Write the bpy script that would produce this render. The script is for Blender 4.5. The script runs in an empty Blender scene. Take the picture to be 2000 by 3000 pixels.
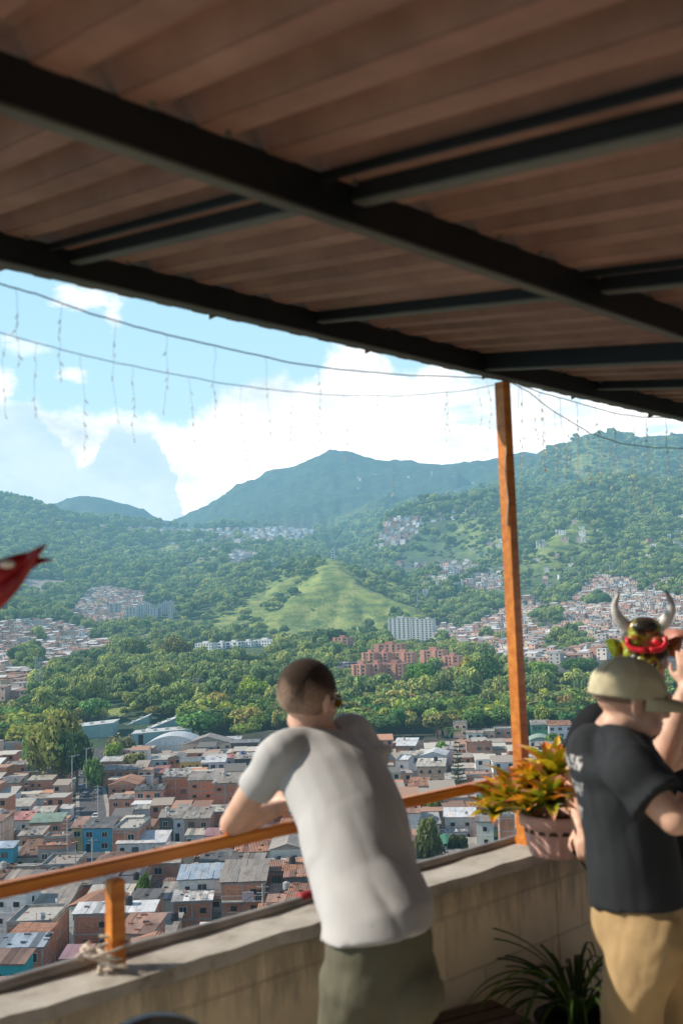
import bpy, bmesh, math, random
import numpy as np
from mathutils import Vector, Matrix, noise as mnoise
random.seed(11); rng = np.random.default_rng(5)
SC = bpy.context.scene; COL = SC.collection
# ------------------------------------------------------------------ camera model (photo pixels 2000 x 3000)
FP = 2917.0; PITCH = math.atan(.107); ROLL = .032; CZ = 1.85
_F = np.array([0, math.cos(PITCH), math.sin(PITCH)]); _U0 = np.array([0, -math.sin(PITCH), math.cos(PITCH)]); _R0 = np.array([1., 0, 0])
_U = math.cos(ROLL)*_U0 + math.sin(ROLL)*_R0; _R = math.cos(ROLL)*_R0 - math.sin(ROLL)*_U0
CAM = np.array([0, 0, CZ])
def ray(x, y): return (x-1000)*_R/FP - (y-1500)*_U/FP + _F
def onz(x, y, z):
    d = ray(x, y); return CAM + d*(z-CZ)/d[2]
def at(x, y, Y):
    d = ray(x, y); return CAM + d*Y/d[1]
def proj(P):
    v = np.asarray(P, float)-CAM; w = v@_F
    return 1000+FP*(v@_R)/w, 1500-FP*(v@_U)/w
def hor(x): return 1812-.032*(x-1000)
# ------------------------------------------------------------------ object helpers
def tag(o, label=None, cat=None, group=None, kind=None):
    if label: o['label'] = label
    if cat: o['category'] = cat
    if group: o['group'] = group
    if kind: o['kind'] = kind
    return o
def link(o, parent=None):
    COL.objects.link(o)
    if parent is not None: o.parent = parent
    return o
def empty(name, loc, rz=0, parent=None):
    o = bpy.data.objects.new(name, None); o.location = loc; o.rotation_euler = (0, 0, rz); o.empty_display_size = .2
    return link(o, parent)
def mobj(name, me, mats=(), parent=None, loc=(0, 0, 0), rot=(0, 0, 0), scale=None, color=None, smooth=False):
    o = bpy.data.objects.new(name, me)
    if mats is not None and len(me.materials) == 0:
        for m in (mats if isinstance(mats, (list, tuple)) else [mats]): me.materials.append(m)
    o.location = loc; o.rotation_euler = rot
    if scale is not None: o.scale = scale
    if color is not None: o.color = tuple(color)+(1,) if len(color) == 3 else color
    if smooth and len(me.polygons): me.polygons.foreach_set('use_smooth', [True]*len(me.polygons))
    return link(o, parent)
class MB:
    """collects faces for one mesh, with a material index and a colour for each face"""
    def __init__(s): s.v = []; s.f = []; s.m = []; s.c = []
    def add(s, vs, fs, m=0, c=(1, 1, 1)):
        b = len(s.v); s.v += [tuple(map(float, v)) for v in vs]
        for f in fs: s.f.append(tuple(i+b for i in f)); s.m.append(m); s.c.append(c)
    def box(s, x0, x1, y0, y1, z0, z1, m=0, c=(1, 1, 1), M=None, skip=()):
        vs = [(x0,y0,z0),(x1,y0,z0),(x1,y1,z0),(x0,y1,z0),(x0,y0,z1),(x1,y0,z1),(x1,y1,z1),(x0,y1,z1)]
        if M is not None: vs = [M @ Vector(v) for v in vs]
        F = {'b':(0,3,2,1),'t':(4,5,6,7),'f':(0,1,5,4),'r':(1,2,6,5),'k':(2,3,7,6),'l':(3,0,4,7)}
        s.add(vs, [F[k] for k in F if k not in skip], m, c)
    def quad(s, a, b, c_, d, m=0, c=(1, 1, 1)): s.add([a, b, c_, d], [(0, 1, 2, 3)], m, c)
    def prism(s, poly, a, b, axis='y', m=0, c=(1, 1, 1), M=None):
        def P(p, t): return {'y': (p[0], t, p[1]), 'x': (t, p[0], p[1]), 'z': (p[0], p[1], t)}[axis]
        n = len(poly); vs = [P(p, a) for p in poly]+[P(p, b) for p in poly]
        if M is not None: vs = [M @ Vector(v) for v in vs]
        s.add(vs, [tuple(range(n)), tuple(range(2*n-1, n-1, -1))]+[(i, i+n, (i+1) % n+n, (i+1) % n) for i in range(n)], m, c)
    def bar(s, p, q, r, n=6, m=0, c=(1, 1, 1), r2=None, cap=True):
        p = Vector(p); q = Vector(q); d = q-p
        if d.length < 1e-6: return
        d.normalize(); a = d.orthogonal().normalized(); b = d.cross(a); r2 = r if r2 is None else r2
        vs = []
        for P, R in ((p, r), (q, r2)):
            for i in range(n):
                t = 2*math.pi*(i+.5)/n; vs.append(P+(a*math.cos(t)+b*math.sin(t))*R)
        fs = [(i, (i+1) % n, (i+1) % n+n, i+n) for i in range(n)]
        if cap: fs += [tuple(range(n-1, -1, -1)), tuple(range(n, 2*n))]
        s.add(vs, fs, m, c)
    def path(s, pts, r, n=6, m=0, c=(1, 1, 1), r2=None):
        pts = [Vector(p) for p in pts]; k = len(pts); vs = []
        up = None
        for j, P in enumerate(pts):
            d = (pts[min(j+1, k-1)]-pts[max(j-1, 0)]).normalized()
            if up is None: a = d.orthogonal().normalized()
            else: a = (up-d*up.dot(d)).normalized()
            up = a; b = d.cross(a); R = r if r2 is None else r+(r2-r)*j/(k-1)
            for i in range(n):
                t = 2*math.pi*i/n; vs.append(P+(a*math.cos(t)+b*math.sin(t))*R)
        fs = [(j*n+i, j*n+(i+1) % n, (j+1)*n+(i+1) % n, (j+1)*n+i) for j in range(k-1) for i in range(n)]
        fs += [tuple(range(n-1, -1, -1)), tuple(range((k-1)*n, k*n))]
        s.add(vs, fs, m, c)
    def loft(s, rings, m=0, c=(1, 1, 1), n=20):
        """rings: (centre, side vector*rx, other vector*ry)"""
        vs = []; k = len(rings)
        for P, A, B in rings:
            P = Vector(P)
            for i in range(n):
                t = 2*math.pi*i/n; vs.append(P+Vector(A)*math.cos(t)+Vector(B)*math.sin(t))
        fs = [(j*n+i, j*n+(i+1) % n, (j+1)*n+(i+1) % n, (j+1)*n+i) for j in range(k-1) for i in range(n)]
        fs += [tuple(range(n-1, -1, -1)), tuple(range((k-1)*n, k*n))]
        s.add(vs, fs, m, c)
    def ball(s, P, r, M=None, nu=14, nv=9, m=0, c=(1, 1, 1)):
        P = Vector(P); rx, ry, rz = (r, r, r) if not hasattr(r, '__len__') else r
        vs = [];
        for j in range(nv+1):
            ph = math.pi*j/nv
            for i in range(nu):
                t = 2*math.pi*i/nu
                v = Vector((rx*math.sin(ph)*math.cos(t), ry*math.sin(ph)*math.sin(t), rz*math.cos(ph)))
                if M is not None: v = M @ v
                vs.append(P+v)
        fs = [(j*nu+i, (j+1)*nu+i, (j+1)*nu+(i+1) % nu, j*nu+(i+1) % nu) for j in range(nv) for i in range(nu)]
        s.add(vs, fs, m, c)
    def mesh(s, name='mesh', mats=(), smooth=False, merge=False):
        me = bpy.data.meshes.new(name); me.from_pydata(s.v, [], s.f)
        for mt in mats: me.materials.append(mt)
        if len(s.f):
            me.polygons.foreach_set('material_index', s.m)
            ca = me.color_attributes.new('Col', 'FLOAT_COLOR', 'CORNER')
            arr = np.repeat(np.array([tuple(c)+(1,) for c in s.c], dtype=np.float32), [len(f) for f in s.f], axis=0)
            ca.data.foreach_set('color', arr.ravel())
            if smooth: me.polygons.foreach_set('use_smooth', [True]*len(s.f))
        me.validate()
        if merge:
            bm = bmesh.new(); bm.from_mesh(me); bmesh.ops.remove_doubles(bm, verts=bm.verts, dist=1e-5)
            bmesh.ops.recalc_face_normals(bm, faces=bm.faces); bm.to_mesh(me); bm.free()
        me.update(); return me
    def obj(s, name, mats, parent=None, loc=(0, 0, 0), rot=(0, 0, 0), smooth=False, color=None, merge=False):
        mats = list(mats) if isinstance(mats, (list, tuple)) else [mats]
        return mobj(name, s.mesh(name, mats, smooth, merge), None, parent, loc, rot, color=color)
# ------------------------------------------------------------------ materials
class NT:
    def __init__(s, name, haze=False):
        s.mat = bpy.data.materials.new(name); s.mat.use_nodes = True; s.t = s.mat.node_tree; s.t.nodes.clear()
        s.out = s.n('ShaderNodeOutputMaterial'); s.haze = haze
    def n(s, typ, **kw):
        nd = s.t.nodes.new(typ)
        for k, v in kw.items():
            if hasattr(nd, k): setattr(nd, k, v)
            else: nd.inputs[k.replace('_', ' ')].default_value = v
        return nd
    def l(s, a, b): s.t.links.new(a, b)
    def coord(s, kind='Object'): return s.n('ShaderNodeTexCoord').outputs[kind]
    def mapping(s, src, scale=(1, 1, 1), rot=(0, 0, 0), loc=(0, 0, 0)):
        m = s.n('ShaderNodeMapping'); m.inputs['Scale'].default_value = scale; m.inputs['Rotation'].default_value = rot
        m.inputs['Location'].default_value = loc; s.l(src, m.inputs['Vector']); return m.outputs[0]
    def noise(s, src, scale, detail=4, rough=.55):
        t = s.n('ShaderNodeTexNoise'); t.inputs['Scale'].default_value = scale; t.inputs['Detail'].default_value = detail
        t.inputs['Roughness'].default_value = rough; s.l(src, t.inputs['Vector']); return t.outputs['Fac']
    def ramp(s, src, stops):
        r = s.n('ShaderNodeValToRGB'); e = r.color_ramp.elements
        while len(e) < len(stops): e.new(.5)
        for el, (p, c) in zip(e, stops): el.position = p; el.color = tuple(c)+(1,) if hasattr(c, '__len__') else (c, c, c, 1)
        s.l(src, r.inputs[0]); return r.outputs[0]
    def mix(s, a, b, fac=.5, mode='MIX'):
        m = s.n('ShaderNodeMix'); m.data_type = 'RGBA'; m.blend_type = mode
        for v, i in ((fac, 0), (a, 6), (b, 7)):
            if hasattr(v, 'links') or isinstance(v, bpy.types.NodeSocket): s.l(v, m.inputs[i])
            elif i == 0: m.inputs[0].default_value = v
            else: m.inputs[i].default_value = tuple(v)+(1,) if len(v) == 3 else v
        return m.outputs[2]
    def math(s, op, a, b=0, c=0, clamp=False):
        m = s.n('ShaderNodeMath'); m.operation = op; m.use_clamp = clamp
        for v, i in ((a, 0), (b, 1), (c, 2)):
            if isinstance(v, bpy.types.NodeSocket): s.l(v, m.inputs[i])
            else: m.inputs[i].default_value = v
        return m.outputs[0]
    def attr(s, name='Col'):
        a = s.n('ShaderNodeAttribute'); a.attribute_name = name; return a.outputs['Color']
    def objcol(s): return s.n('ShaderNodeObjectInfo').outputs['Color']
    def bump(s, h, strength=.3, dist=.02):
        b = s.n('ShaderNodeBump'); b.inputs['Strength'].default_value = strength; b.inputs['Distance'].default_value = dist
        s.l(h, b.inputs['Height']); return b.outputs[0]
    def done(s, color, rough=.8, bump=None, metal=0, emis=None, spec=None, sss=None, trans=None):
        b = s.n('ShaderNodeBsdfPrincipled')
        if isinstance(color, bpy.types.NodeSocket): s.l(color, b.inputs['Base Color'])
        else: b.inputs['Base Color'].default_value = tuple(color)+(1,)
        if isinstance(rough, bpy.types.NodeSocket): s.l(rough, b.inputs['Roughness'])
        else: b.inputs['Roughness'].default_value = rough
        b.inputs['Metallic'].default_value = metal
        if spec is not None: b.inputs['Specular IOR Level'].default_value = spec
        if bump is not None: s.l(bump, b.inputs['Normal'])
        if sss:
            b.inputs['Subsurface Weight'].default_value = sss[0]; b.inputs['Subsurface Radius'].default_value = sss[1]; b.inputs['Subsurface Scale'].default_value = sss[2]
        sh = b.outputs[0]
        if trans is not None:
            tr = s.n('ShaderNodeBsdfTranslucent')
            if isinstance(color, bpy.types.NodeSocket): s.l(color, tr.inputs['Color'])
            else: tr.inputs['Color'].default_value = tuple(color)+(1,)
            mx = s.n('ShaderNodeMixShader'); mx.inputs[0].default_value = trans; s.l(sh, mx.inputs[1]); s.l(tr.outputs[0], mx.inputs[2]); sh = mx.outputs[0]
        if s.haze:      # valley haze put in as glow, growing with distance from the terrace
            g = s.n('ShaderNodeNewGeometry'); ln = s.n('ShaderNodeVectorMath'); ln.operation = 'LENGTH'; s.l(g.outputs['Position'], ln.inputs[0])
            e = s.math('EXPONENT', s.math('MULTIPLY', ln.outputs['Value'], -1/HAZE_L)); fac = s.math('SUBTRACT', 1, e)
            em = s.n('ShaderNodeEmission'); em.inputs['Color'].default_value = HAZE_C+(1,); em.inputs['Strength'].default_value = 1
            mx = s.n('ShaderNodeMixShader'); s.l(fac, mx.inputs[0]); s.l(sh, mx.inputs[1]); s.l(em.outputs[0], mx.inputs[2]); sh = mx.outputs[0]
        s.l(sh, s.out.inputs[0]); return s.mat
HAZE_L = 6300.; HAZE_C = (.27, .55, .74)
def simple(name, col, rough=.7, haze=False, nscale=None, namp=.25, metal=0, bumps=None, **kw):
    t = NT(name, haze); c = col
    if nscale:
        f = t.noise(t.coord(), nscale, 5); lo = tuple(x*(1-namp) for x in col); hi = tuple(min(1, x*(1+namp)) for x in col)
        c = t.ramp(f, [(.3, lo), (.7, hi)])
    bp = t.bump(t.noise(t.coord(), bumps[0], 4), bumps[1], bumps[2]) if bumps else None
    return t.done(c, rough, bp, metal, **kw)
def mat_brick():
    t = NT('brick_wall', True); co = t.coord(); sp = t.n('ShaderNodeSeparateXYZ'); t.l(co, sp.inputs[0])
    cb = t.n('ShaderNodeCombineXYZ'); t.l(t.math('ADD', sp.outputs[0], sp.outputs[1]), cb.inputs[0]); t.l(sp.outputs[2], cb.inputs[1])
    br = t.n('ShaderNodeTexBrick'); t.l(cb.outputs[0], br.inputs['Vector'])
    br.inputs['Color1'].default_value = (1, 1, 1, 1); br.inputs['Color2'].default_value = (.72, .68, .66, 1); br.inputs['Mortar'].default_value = (1.35, 1.5, 1.6, 1)
    br.inputs['Scale'].default_value = 1; br.inputs['Mortar Size'].default_value = .018; br.inputs['Brick Width'].default_value = .42; br.inputs['Row Height'].default_value = .22
    c = t.mix(t.objcol(), br.outputs['Color'], 1, 'MULTIPLY')
    st = t.ramp(t.noise(t.mapping(co, (.5, .5, .22)), 1.6, 6, .65), [(.3, (.66, .66, .66)), (.55, (1.08, 1.06, 1.04)), (.75, (1.35, 1.28, 1.2))])
    return t.done(t.mix(c, st, .8, 'MULTIPLY'), .9)
def mat_plaster():
    t = NT('painted_plaster', True); co = t.coord()
    st = t.ramp(t.noise(t.mapping(co, (.6, .6, .25)), 2, 6, .65), [(.28, (.5, .5, .5)), (.5, (.95, .95, .95)), (.75, (1.08, 1.06, 1.02))])
    return t.done(t.mix(t.objcol(), st, .85, 'MULTIPLY'), .85)
def mat_tin():
    t = NT('corrugated_sheet', True); co = t.coord('UV'); g = t.coord()
    w = t.n('ShaderNodeTexWave'); w.wave_type = 'BANDS'; w.bands_direction = 'X'; w.inputs['Scale'].default_value = 1.3; t.l(g, w.inputs['Vector'])
    c = t.mix(t.objcol(), t.attr(), 1, 'MULTIPLY')
    c = t.mix(c, t.ramp(w.outputs['Fac'], [(.2, (.62, .62, .64)), (.8, (1.1, 1.1, 1.1))]), .7, 'MULTIPLY')
    c = t.mix(c, t.ramp(t.noise(t.mapping(g, (1, .35, 1)), 1.1, 7, .7), [(.3, (.45, .42, .4)), (.5, (1, 1, 1)), (.8, (1.15, 1.13, 1.1))]), .75, 'MULTIPLY')
    return t.done(c, .55, t.bump(w.outputs['Fac'], .4, .05))
def mat_tile():
    t = NT('clay_roof_tiles', True); g = t.coord()
    w = t.n('ShaderNodeTexWave'); w.bands_direction = 'X'; w.inputs['Scale'].default_value = .95; t.l(g, w.inputs['Vector'])
    c = t.mix(t.objcol(), t.attr(), 1, 'MULTIPLY')
    c = t.mix(c, t.ramp(w.outputs['Fac'], [(.15, (.35, .33, .33)), (.6, (1.1, 1.1, 1.1))]), .9, 'MULTIPLY')
    c = t.mix(c, t.ramp(t.noise(g, 1.5, 7, .75), [(.3, (.4, .38, .36)), (.5, (.95, .95, .95)), (.72, (1.35, 1.3, 1.2))]), .85, 'MULTIPLY')
    return t.done(c, .85, t.bump(w.outputs['Fac'], .8, .12))
def mat_objcol(name, rough=.7, haze=True, nscale=1.2):
    t = NT(name, haze); g = t.coord()
    c = t.mix(t.objcol(), t.attr(), 1, 'MULTIPLY')
    c = t.mix(c, t.ramp(t.noise(g, nscale, 6, .65), [(.3, (.6, .6, .6)), (.6, (1.05, 1.05, 1.05))]), .7, 'MULTIPLY')
    return t.done(c, rough)
def mat_leaf():
    t = NT('tree_leaves', True); oi = t.n('ShaderNodeObjectInfo')
    c = t.mix(t.objcol(), t.attr(), 1, 'MULTIPLY')
    v = t.ramp(oi.outputs['Random'], [(0, (.75, .9, .9)), (.2, (1.5, 1.4, 1.3)), (.45, (2.0, 1.65, 1.35)), (.6, (.85, .85, .9)), (.75, (2.3, 1.75, 1.35)), (.9, (2.8, 2.1, 1.6)), (1, (1.6, 1.5, 1.3))])
    c = t.mix(c, v, 1, 'MULTIPLY')
    return t.done(c, .75, trans=.3, spec=.2)
M = {}
def build_mats():
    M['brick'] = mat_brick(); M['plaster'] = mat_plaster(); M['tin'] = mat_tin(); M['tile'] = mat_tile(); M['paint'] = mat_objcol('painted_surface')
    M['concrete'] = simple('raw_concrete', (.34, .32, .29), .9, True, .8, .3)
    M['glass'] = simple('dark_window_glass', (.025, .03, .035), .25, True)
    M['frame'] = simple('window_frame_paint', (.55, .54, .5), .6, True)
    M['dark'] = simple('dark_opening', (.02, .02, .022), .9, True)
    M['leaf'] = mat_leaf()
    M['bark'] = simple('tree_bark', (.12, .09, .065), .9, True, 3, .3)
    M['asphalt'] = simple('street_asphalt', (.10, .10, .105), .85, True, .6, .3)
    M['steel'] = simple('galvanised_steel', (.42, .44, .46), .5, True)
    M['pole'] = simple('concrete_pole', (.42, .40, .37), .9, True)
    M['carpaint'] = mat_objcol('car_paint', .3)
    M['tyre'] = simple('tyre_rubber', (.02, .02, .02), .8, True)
build_mats()
# ------------------------------------------------------------------ terrain
def vnoise(x, y, seed=0):
    xi = np.floor(x).astype(np.int64); yi = np.floor(y).astype(np.int64); xf = x-xi; yf = y-yi
    def h(a, b):
        n = (a*374761393 + b*668265263 + seed*974634777) & 0xffffffff
        n = ((n ^ (n >> 13))*1274126177) & 0xffffffff
        return ((n ^ (n >> 16)) & 0xffff)/65535.
    u = xf*xf*(3-2*xf); v = yf*yf*(3-2*yf)
    return (h(xi, yi)*(1-u)+h(xi+1, yi)*u)*(1-v)+(h(xi, yi+1)*(1-u)+h(xi+1, yi+1)*u)*v
def fbm(x, y, o=5, seed=0, ridged=False):
    s = 0; a = .5
    for k in range(o):
        n = vnoise(x*2**k+17*k, y*2**k-9*k, seed+k)
        if ridged: n = 1-np.abs(2*n-1)
        s = s+a*n; a *= .5
    return s/(1-.5**o)
PX = [-900, 0, 250, 500, 750, 1000, 1250, 1500, 1750, 2000, 2900]
DY = [14, 40, 60, 100, 150, 200, 250, 330, 430, 500, 600, 800, 1000, 1300, 1700, 2200, 2700, 3300, 4000, 5000, 6500, 9000]
NEAR = [-6, -17, -26, -42, -49, -51, -52, -53, -53]
# for every column: photo height of the ground at each distance (y pixel), from 500 m outward
YPX = {
 0:    [2140, 2060, 1978, 1915, 1835, 1780, 1705, 1640, 1560, 1466, 1530, 1600, 1700],
 250:  [2125, 2045, 1985, 1930, 1868, 1815, 1735, 1655, 1590, 1524, 1560, 1447, 1600],
 500:  [2112, 2035, 1965, 1925, 1870, 1795, 1727, 1668, 1610, 1548, 1575, 1545, 1600],
 750:  [2110, 2030, 1958, 1915, 1850, 1760, 1690, 1640, 1590, 1549, 1510, 1410, 1500],
 1000: [2105, 2030, 1950, 1905, 1850, 1765, 1715, 1650, 1612, 1562, 1480, 1330, 1450],
 1250: [2100, 2025, 1950, 1905, 1865, 1800, 1722, 1640, 1560, 1500, 1448, 1350, 1450],
 1500: [2095, 2015, 1940, 1885, 1815, 1730, 1630, 1500, 1452, 1440, 1400, 1334, 1450],
 1750: [2090, 2005, 1915, 1850, 1755, 1685, 1555, 1416, 1440, 1330, 1272, 1400, 1500],
 2000: [2085, 1990, 1900, 1820, 1728, 1630, 1520, 1440, 1430, 1330, 1267, 1400, 1500]}
YPX[-900] = YPX[0]; YPX[2900] = YPX[2000]
TAB = np.array([NEAR+[CZ+(hor(min(max(p, 0), 2000))-y)*d/FP for y, d in zip(YPX[p], DY[9:])] for p in PX])
# right mountain crest at 4000-5000 m for px 1500-1750-2000 is in the table
def base_h(px, Y):
    fx = np.interp(px, PX, np.arange(len(PX))); fy = np.interp(np.log(np.clip(Y, 14, 9000)), np.log(DY), np.arange(len(DY)))
    ix = np.clip(fx.astype(int), 0, len(PX)-2); iy = np.clip(fy.astype(int), 0, len(DY)-2); u = fx-ix; v = fy-iy
    u = u*u*(3-2*u)*.55+u*.45; v = np.where(iy >= 8, v*v*(3-2*v)*.35+v*.65, v)
    return (TAB[ix, iy]*(1-u)+TAB[ix+1, iy]*u)*(1-v)+(TAB[ix, iy+1]*(1-u)+TAB[ix+1, iy+1]*u)*v
# fine skyline corrections (px, target y) for the ridges against the sky
SKY = [
 (6500, 700, [(60,1495),(102,1488),(140,1478),(190,1460),(236,1451),(274,1453),(320,1463),(383,1479),(420,1490),(450,1510),(497,1541),(560,1549),(600,1530),(645,1500),(700,1455),(740,1415),(780,1376),(800,1371),(850,1366),(900,1357),(950,1349),(985,1333),(1015,1327),(1050,1336),(1110,1349),(1160,1342),(1210,1345),(1260,1354),(1330,1361),(1380,1352),(1440,1350),(1500,1337),(1600,1330)]),
 (4600, 500, [(1380,1420),(1440,1380),(1500,1342),(1510,1337),(1574,1327),(1625,1299),(1702,1280),(1740,1268),(1791,1262),(1848,1269),(1893,1276),(1960,1272),(2000,1269),(2200,1280)]),
 (4000, 350, [(-200,1440),(0,1464),(40,1471),(70,1481),(120,1495),(160,1508),(200,1517),(250,1524),(300,1530),(350,1538),(400,1541),(450,1544),(510,1547),(600,1552),(700,1548),(800,1548),(900,1556),(950,1560)]),
 (2900, 260, [(1130,1520),(1180,1500),(1240,1478),(1300,1468),(1400,1455),(1510,1450),(1580,1448),(1638,1444),(1695,1425),(1765,1419),(1810,1430),(1848,1438),(1900,1442),(2000,1446)]),
]
RIDGES = []
for line in ([(958,1638,1850),(972,1688,1600)], [(972,1688,1600),(905,1735,1510),(830,1790,1420),(760,1850,1330)], [(972,1688,1600),(935,1760,1480),(905,1815,1400),(880,1868,1310)],
             [(972,1688,1600),(1005,1760,1490),(1010,1815,1400),(1005,1868,1310)], [(972,1688,1600),(1060,1730,1540),(1140,1765,1480),(1205,1800,1420)], [(958,1638,1850),(890,1680,1760),(820,1715,1680),(770,1765,1570),(700,1810,1480),(640,1860,1380)],
             [(958,1638,1850),(860,1655,1900),(780,1690,1880),(720,1740,1800)], [(958,1638,1850),(1050,1670,1820),(1140,1705,1760),(1230,1745,1700)], [(1060,1730,1540),(1085,1790,1450),(1095,1840,1370)], [(830,1790,1420),(840,1840,1350)],
             [(1740,1500,2150),(1690,1530,2060),(1640,1570,1960),(1590,1625,1850)], [(1690,1530,2060),(1720,1590,1920),(1710,1640,1820)], [(1400,1510,2550),(1450,1560,2350),(1500,1620,2150)], [(1300,1660,1900),(1290,1700,1780),(1270,1730,1700)],
             [(1880,1480,2450),(1900,1560,2200),(1880,1640,1950),(1850,1700,1750)], [(520,1590,3300),(480,1650,2900),(440,1710,2500)], [(130,1560,3400),(160,1640,2900),(200,1690,2500)], [(640,1600,2900),(600,1660,2500),(560,1730,2150)]):
    P3 = [np.array([(x-1000)/(FP*.995)*Y_, Y_, CZ+(hor(x)-y)*Y_/FP]) for x, y, Y_ in line]
    RIDGES += list(zip(P3, P3[1:]))
def ridge_dist(X, Y):
    """distance to the nearest spur line and the height a spur gives the ground"""
    best = np.full(np.shape(X), -1e9); dm = np.full(np.shape(X), 1e9)
    wob = 16*(fbm(X/60, Y/60, 3, 61)-.5)
    for a, b in RIDGES:
        d = b[:2]-a[:2]; L = d@d; t = np.clip(((X-a[0])*d[0]+(Y-a[1])*d[1])/L, 0, 1); ds = np.hypot(X-a[0]-t*d[0], Y-a[1]-t*d[1]); z = a[2]+(b[2]-a[2])*t
        dd = np.maximum(0, ds+wob); best = np.maximum(best, z-.72*(np.sqrt(dd*dd+700)-26)); dm = np.minimum(dm, ds)
    return dm, best
def height(X, Y):
    """ground height at world X, Y"""
    X = np.asarray(X, float); Y = np.asarray(Y, float); Yc = np.maximum(Y, 10)
    px = 1000+X/Yc*FP*.995
    px = px + (-.032)*0
    h = base_h(px, Yc)
    for D, Wd, pts in SKY:
        xs = [p[0] for p in pts]; inside = np.clip((px-xs[0]+60)/60, 0, 1)*np.clip((xs[-1]+60-px)/60, 0, 1)
        ty = np.interp(px, xs, [p[1] for p in pts]); Dv = D+.06*D*np.sin(px/170.+D)
        hc = CZ+(hor(px)-ty)*Dv/FP
        t = (Yc-Dv)/Wd
        cap = hc-(np.abs(t)**1.15)*Wd*.42
        bl = np.exp(-(t/1.1)**2)*inside
        h = h*(1-bl)+np.maximum(np.minimum(h, hc), cap)*bl
        lim = hc-np.maximum(0, np.abs(Yc-Dv)-30)*.02   # nothing just around the crest pokes above it
        h = np.where((np.abs(Yc-Dv) < Wd*1.3) & (inside > .5), np.minimum(h, lim), h)
    # gullies and spurs
    amp = np.clip((Yc-520)/700, 0, 1)*np.where(Yc > 4300, 125, np.minimum(Yc*.019, 66))
    crest = np.ones_like(h)
    for D, Wd, pts in SKY:
        Dv = D+.06*D*np.sin(px/170.+D)
        inside = (px > pts[0][0]-50) & (px < pts[-1][0]+50)
        crest = np.minimum(crest, np.where(inside, np.clip(np.abs(Yc-Dv)/(Wd*.5), .06, 1), 1))
    sc = np.where(Yc > 2600, 700., 260.)
    n = fbm(X/620+3, Y/620, 4, 3, True)*1.2+fbm(X/170, Y/170, 4, 9, True)*.45-.95
    h = h+amp*n*crest
    if np.max(Yc) > 1100:
        dm, rz = ridge_dist(X, Yc); h = np.maximum(h, rz+7*(fbm(X/32, Y/32, 4, 71, True)-.55)*np.clip(dm/20, .3, 1))
    return h
def inpoly(px, py, poly):
    px = np.asarray(px, float); py = np.asarray(py, float); r = np.zeros(px.shape, bool); n = len(poly)
    for i in range(n):
        x0, y0 = poly[i]; x1, y1 = poly[(i+1) % n]
        if y0 == y1: continue
        c = ((y0 > py) != (y1 > py)) & (px < (x1-x0)*(py-y0)/(y1-y0)+x0); r ^= c
    return r
GRASS = [[(590,1870),(640,1800),(720,1745),(790,1705),(840,1690),(905,1660),(960,1630),(1010,1640),(1080,1670),(1150,1710),(1230,1765),(1240,1810),(1140,1800),(1130,1880),(1000,1890),(800,1890),(690,1885)],
 [(1575,1625),(1610,1580),(1660,1535),(1700,1520),(1740,1560),(1700,1600),(1650,1620)], [(1530,1660),(1600,1650),(1650,1680),(1640,1720),(1560,1720)],
 [(1520,1500),(1600,1470),(1700,1430),(1800,1432),(1850,1445),(1770,1470),(1690,1480),(1600,1500)], [(1250,1700),(1300,1675),(1330,1690),(1320,1720),(1260,1722)],
 [(1700,1600),(1740,1600),(1730,1650),(1680,1655)], [(1660,1350),(1720,1345),(1740,1370),(1670,1380)], [(1960,1500),(2000,1480),(2000,1560),(1960,1570)],
 [(380,1600),(520,1590),(560,1650),(500,1640),(420,1640)], [(270,2040),(300,2060),(370,2070),(350,2100),(250,2090)], [(250,2000),(290,2000),(310,2030),(260,2030)], [(1890,1690),(2000,1670),(2000,1730),(1900,1740)]]
BARE = [[(40,1700),(60,1690),(200,1702),(190,1725),(60,1735)], [(1690,1570),(1720,1565),(1700,1590)]]
TOWNS = {'left': [(-40,1845),(60,1822),(150,1820),(240,1845),(335,1880),(335,1925),(240,1935),(140,1975),(95,2060),(-40,2090)],
 'leftmid': [(195,1805),(240,1755),(255,1725),(330,1722),(425,1740),(425,1775),(370,1800),(350,1835),(250,1835)],
 'crest': [(120,1525),(200,1530),(350,1545),(640,1552),(780,1545),(930,1548),(930,1580),(860,1600),(640,1580),(500,1575),(330,1565),(180,1550)],
 'knoll': [(655,1640),(690,1610),(740,1620),(770,1630),(740,1650),(670,1670)],
 'upmid': [(1100,1580),(1140,1520),(1240,1510),(1230,1560),(1180,1610),(1120,1610)],
 'mid': [(1120,1640),(1200,1650),(1300,1640),(1400,1650),(1400,1670),(1330,1700),(1270,1670),(1130,1660)],
 'mid2': [(1340,1720),(1400,1680),(1475,1690),(1475,1750),(1400,1745),(1350,1730)],
 'right': [(1400,1825),(1480,1790),(1560,1740),(1690,1735),(1740,1690),(1860,1700),(1880,1735),(2060,1760),(2060,2010),(1790,2010),(1690,2010),(1560,1990),(1540,1960),(1480,1955),(1380,1910),(1270,1900),(1265,1835),(1300,1820),(1350,1850)]}
GROVES = [[(1560,1800),(1620,1790),(1640,1830),(1580,1850)], [(1590,1880),(1700,1850),(1730,1890),(1650,1920),(1600,1910)], [(1700,1760),(1770,1745),(1780,1775),(1720,1785)],
 [(1400,1870),(1470,1850),(1480,1890)], [(1820,1900),(1900,1880),(1950,1920),(1850,1930)], [(1280,1870),(1330,1880),(1300,1900)], [(1540,1740),(1700,1735),(1660,1770),(1560,1775)],
 [(30,1950),(80,1900),(130,1930),(110,1990)], [(250,1880),(300,1860),(330,1880)], [(90,1870),(140,1860),(130,1890)]]
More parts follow.
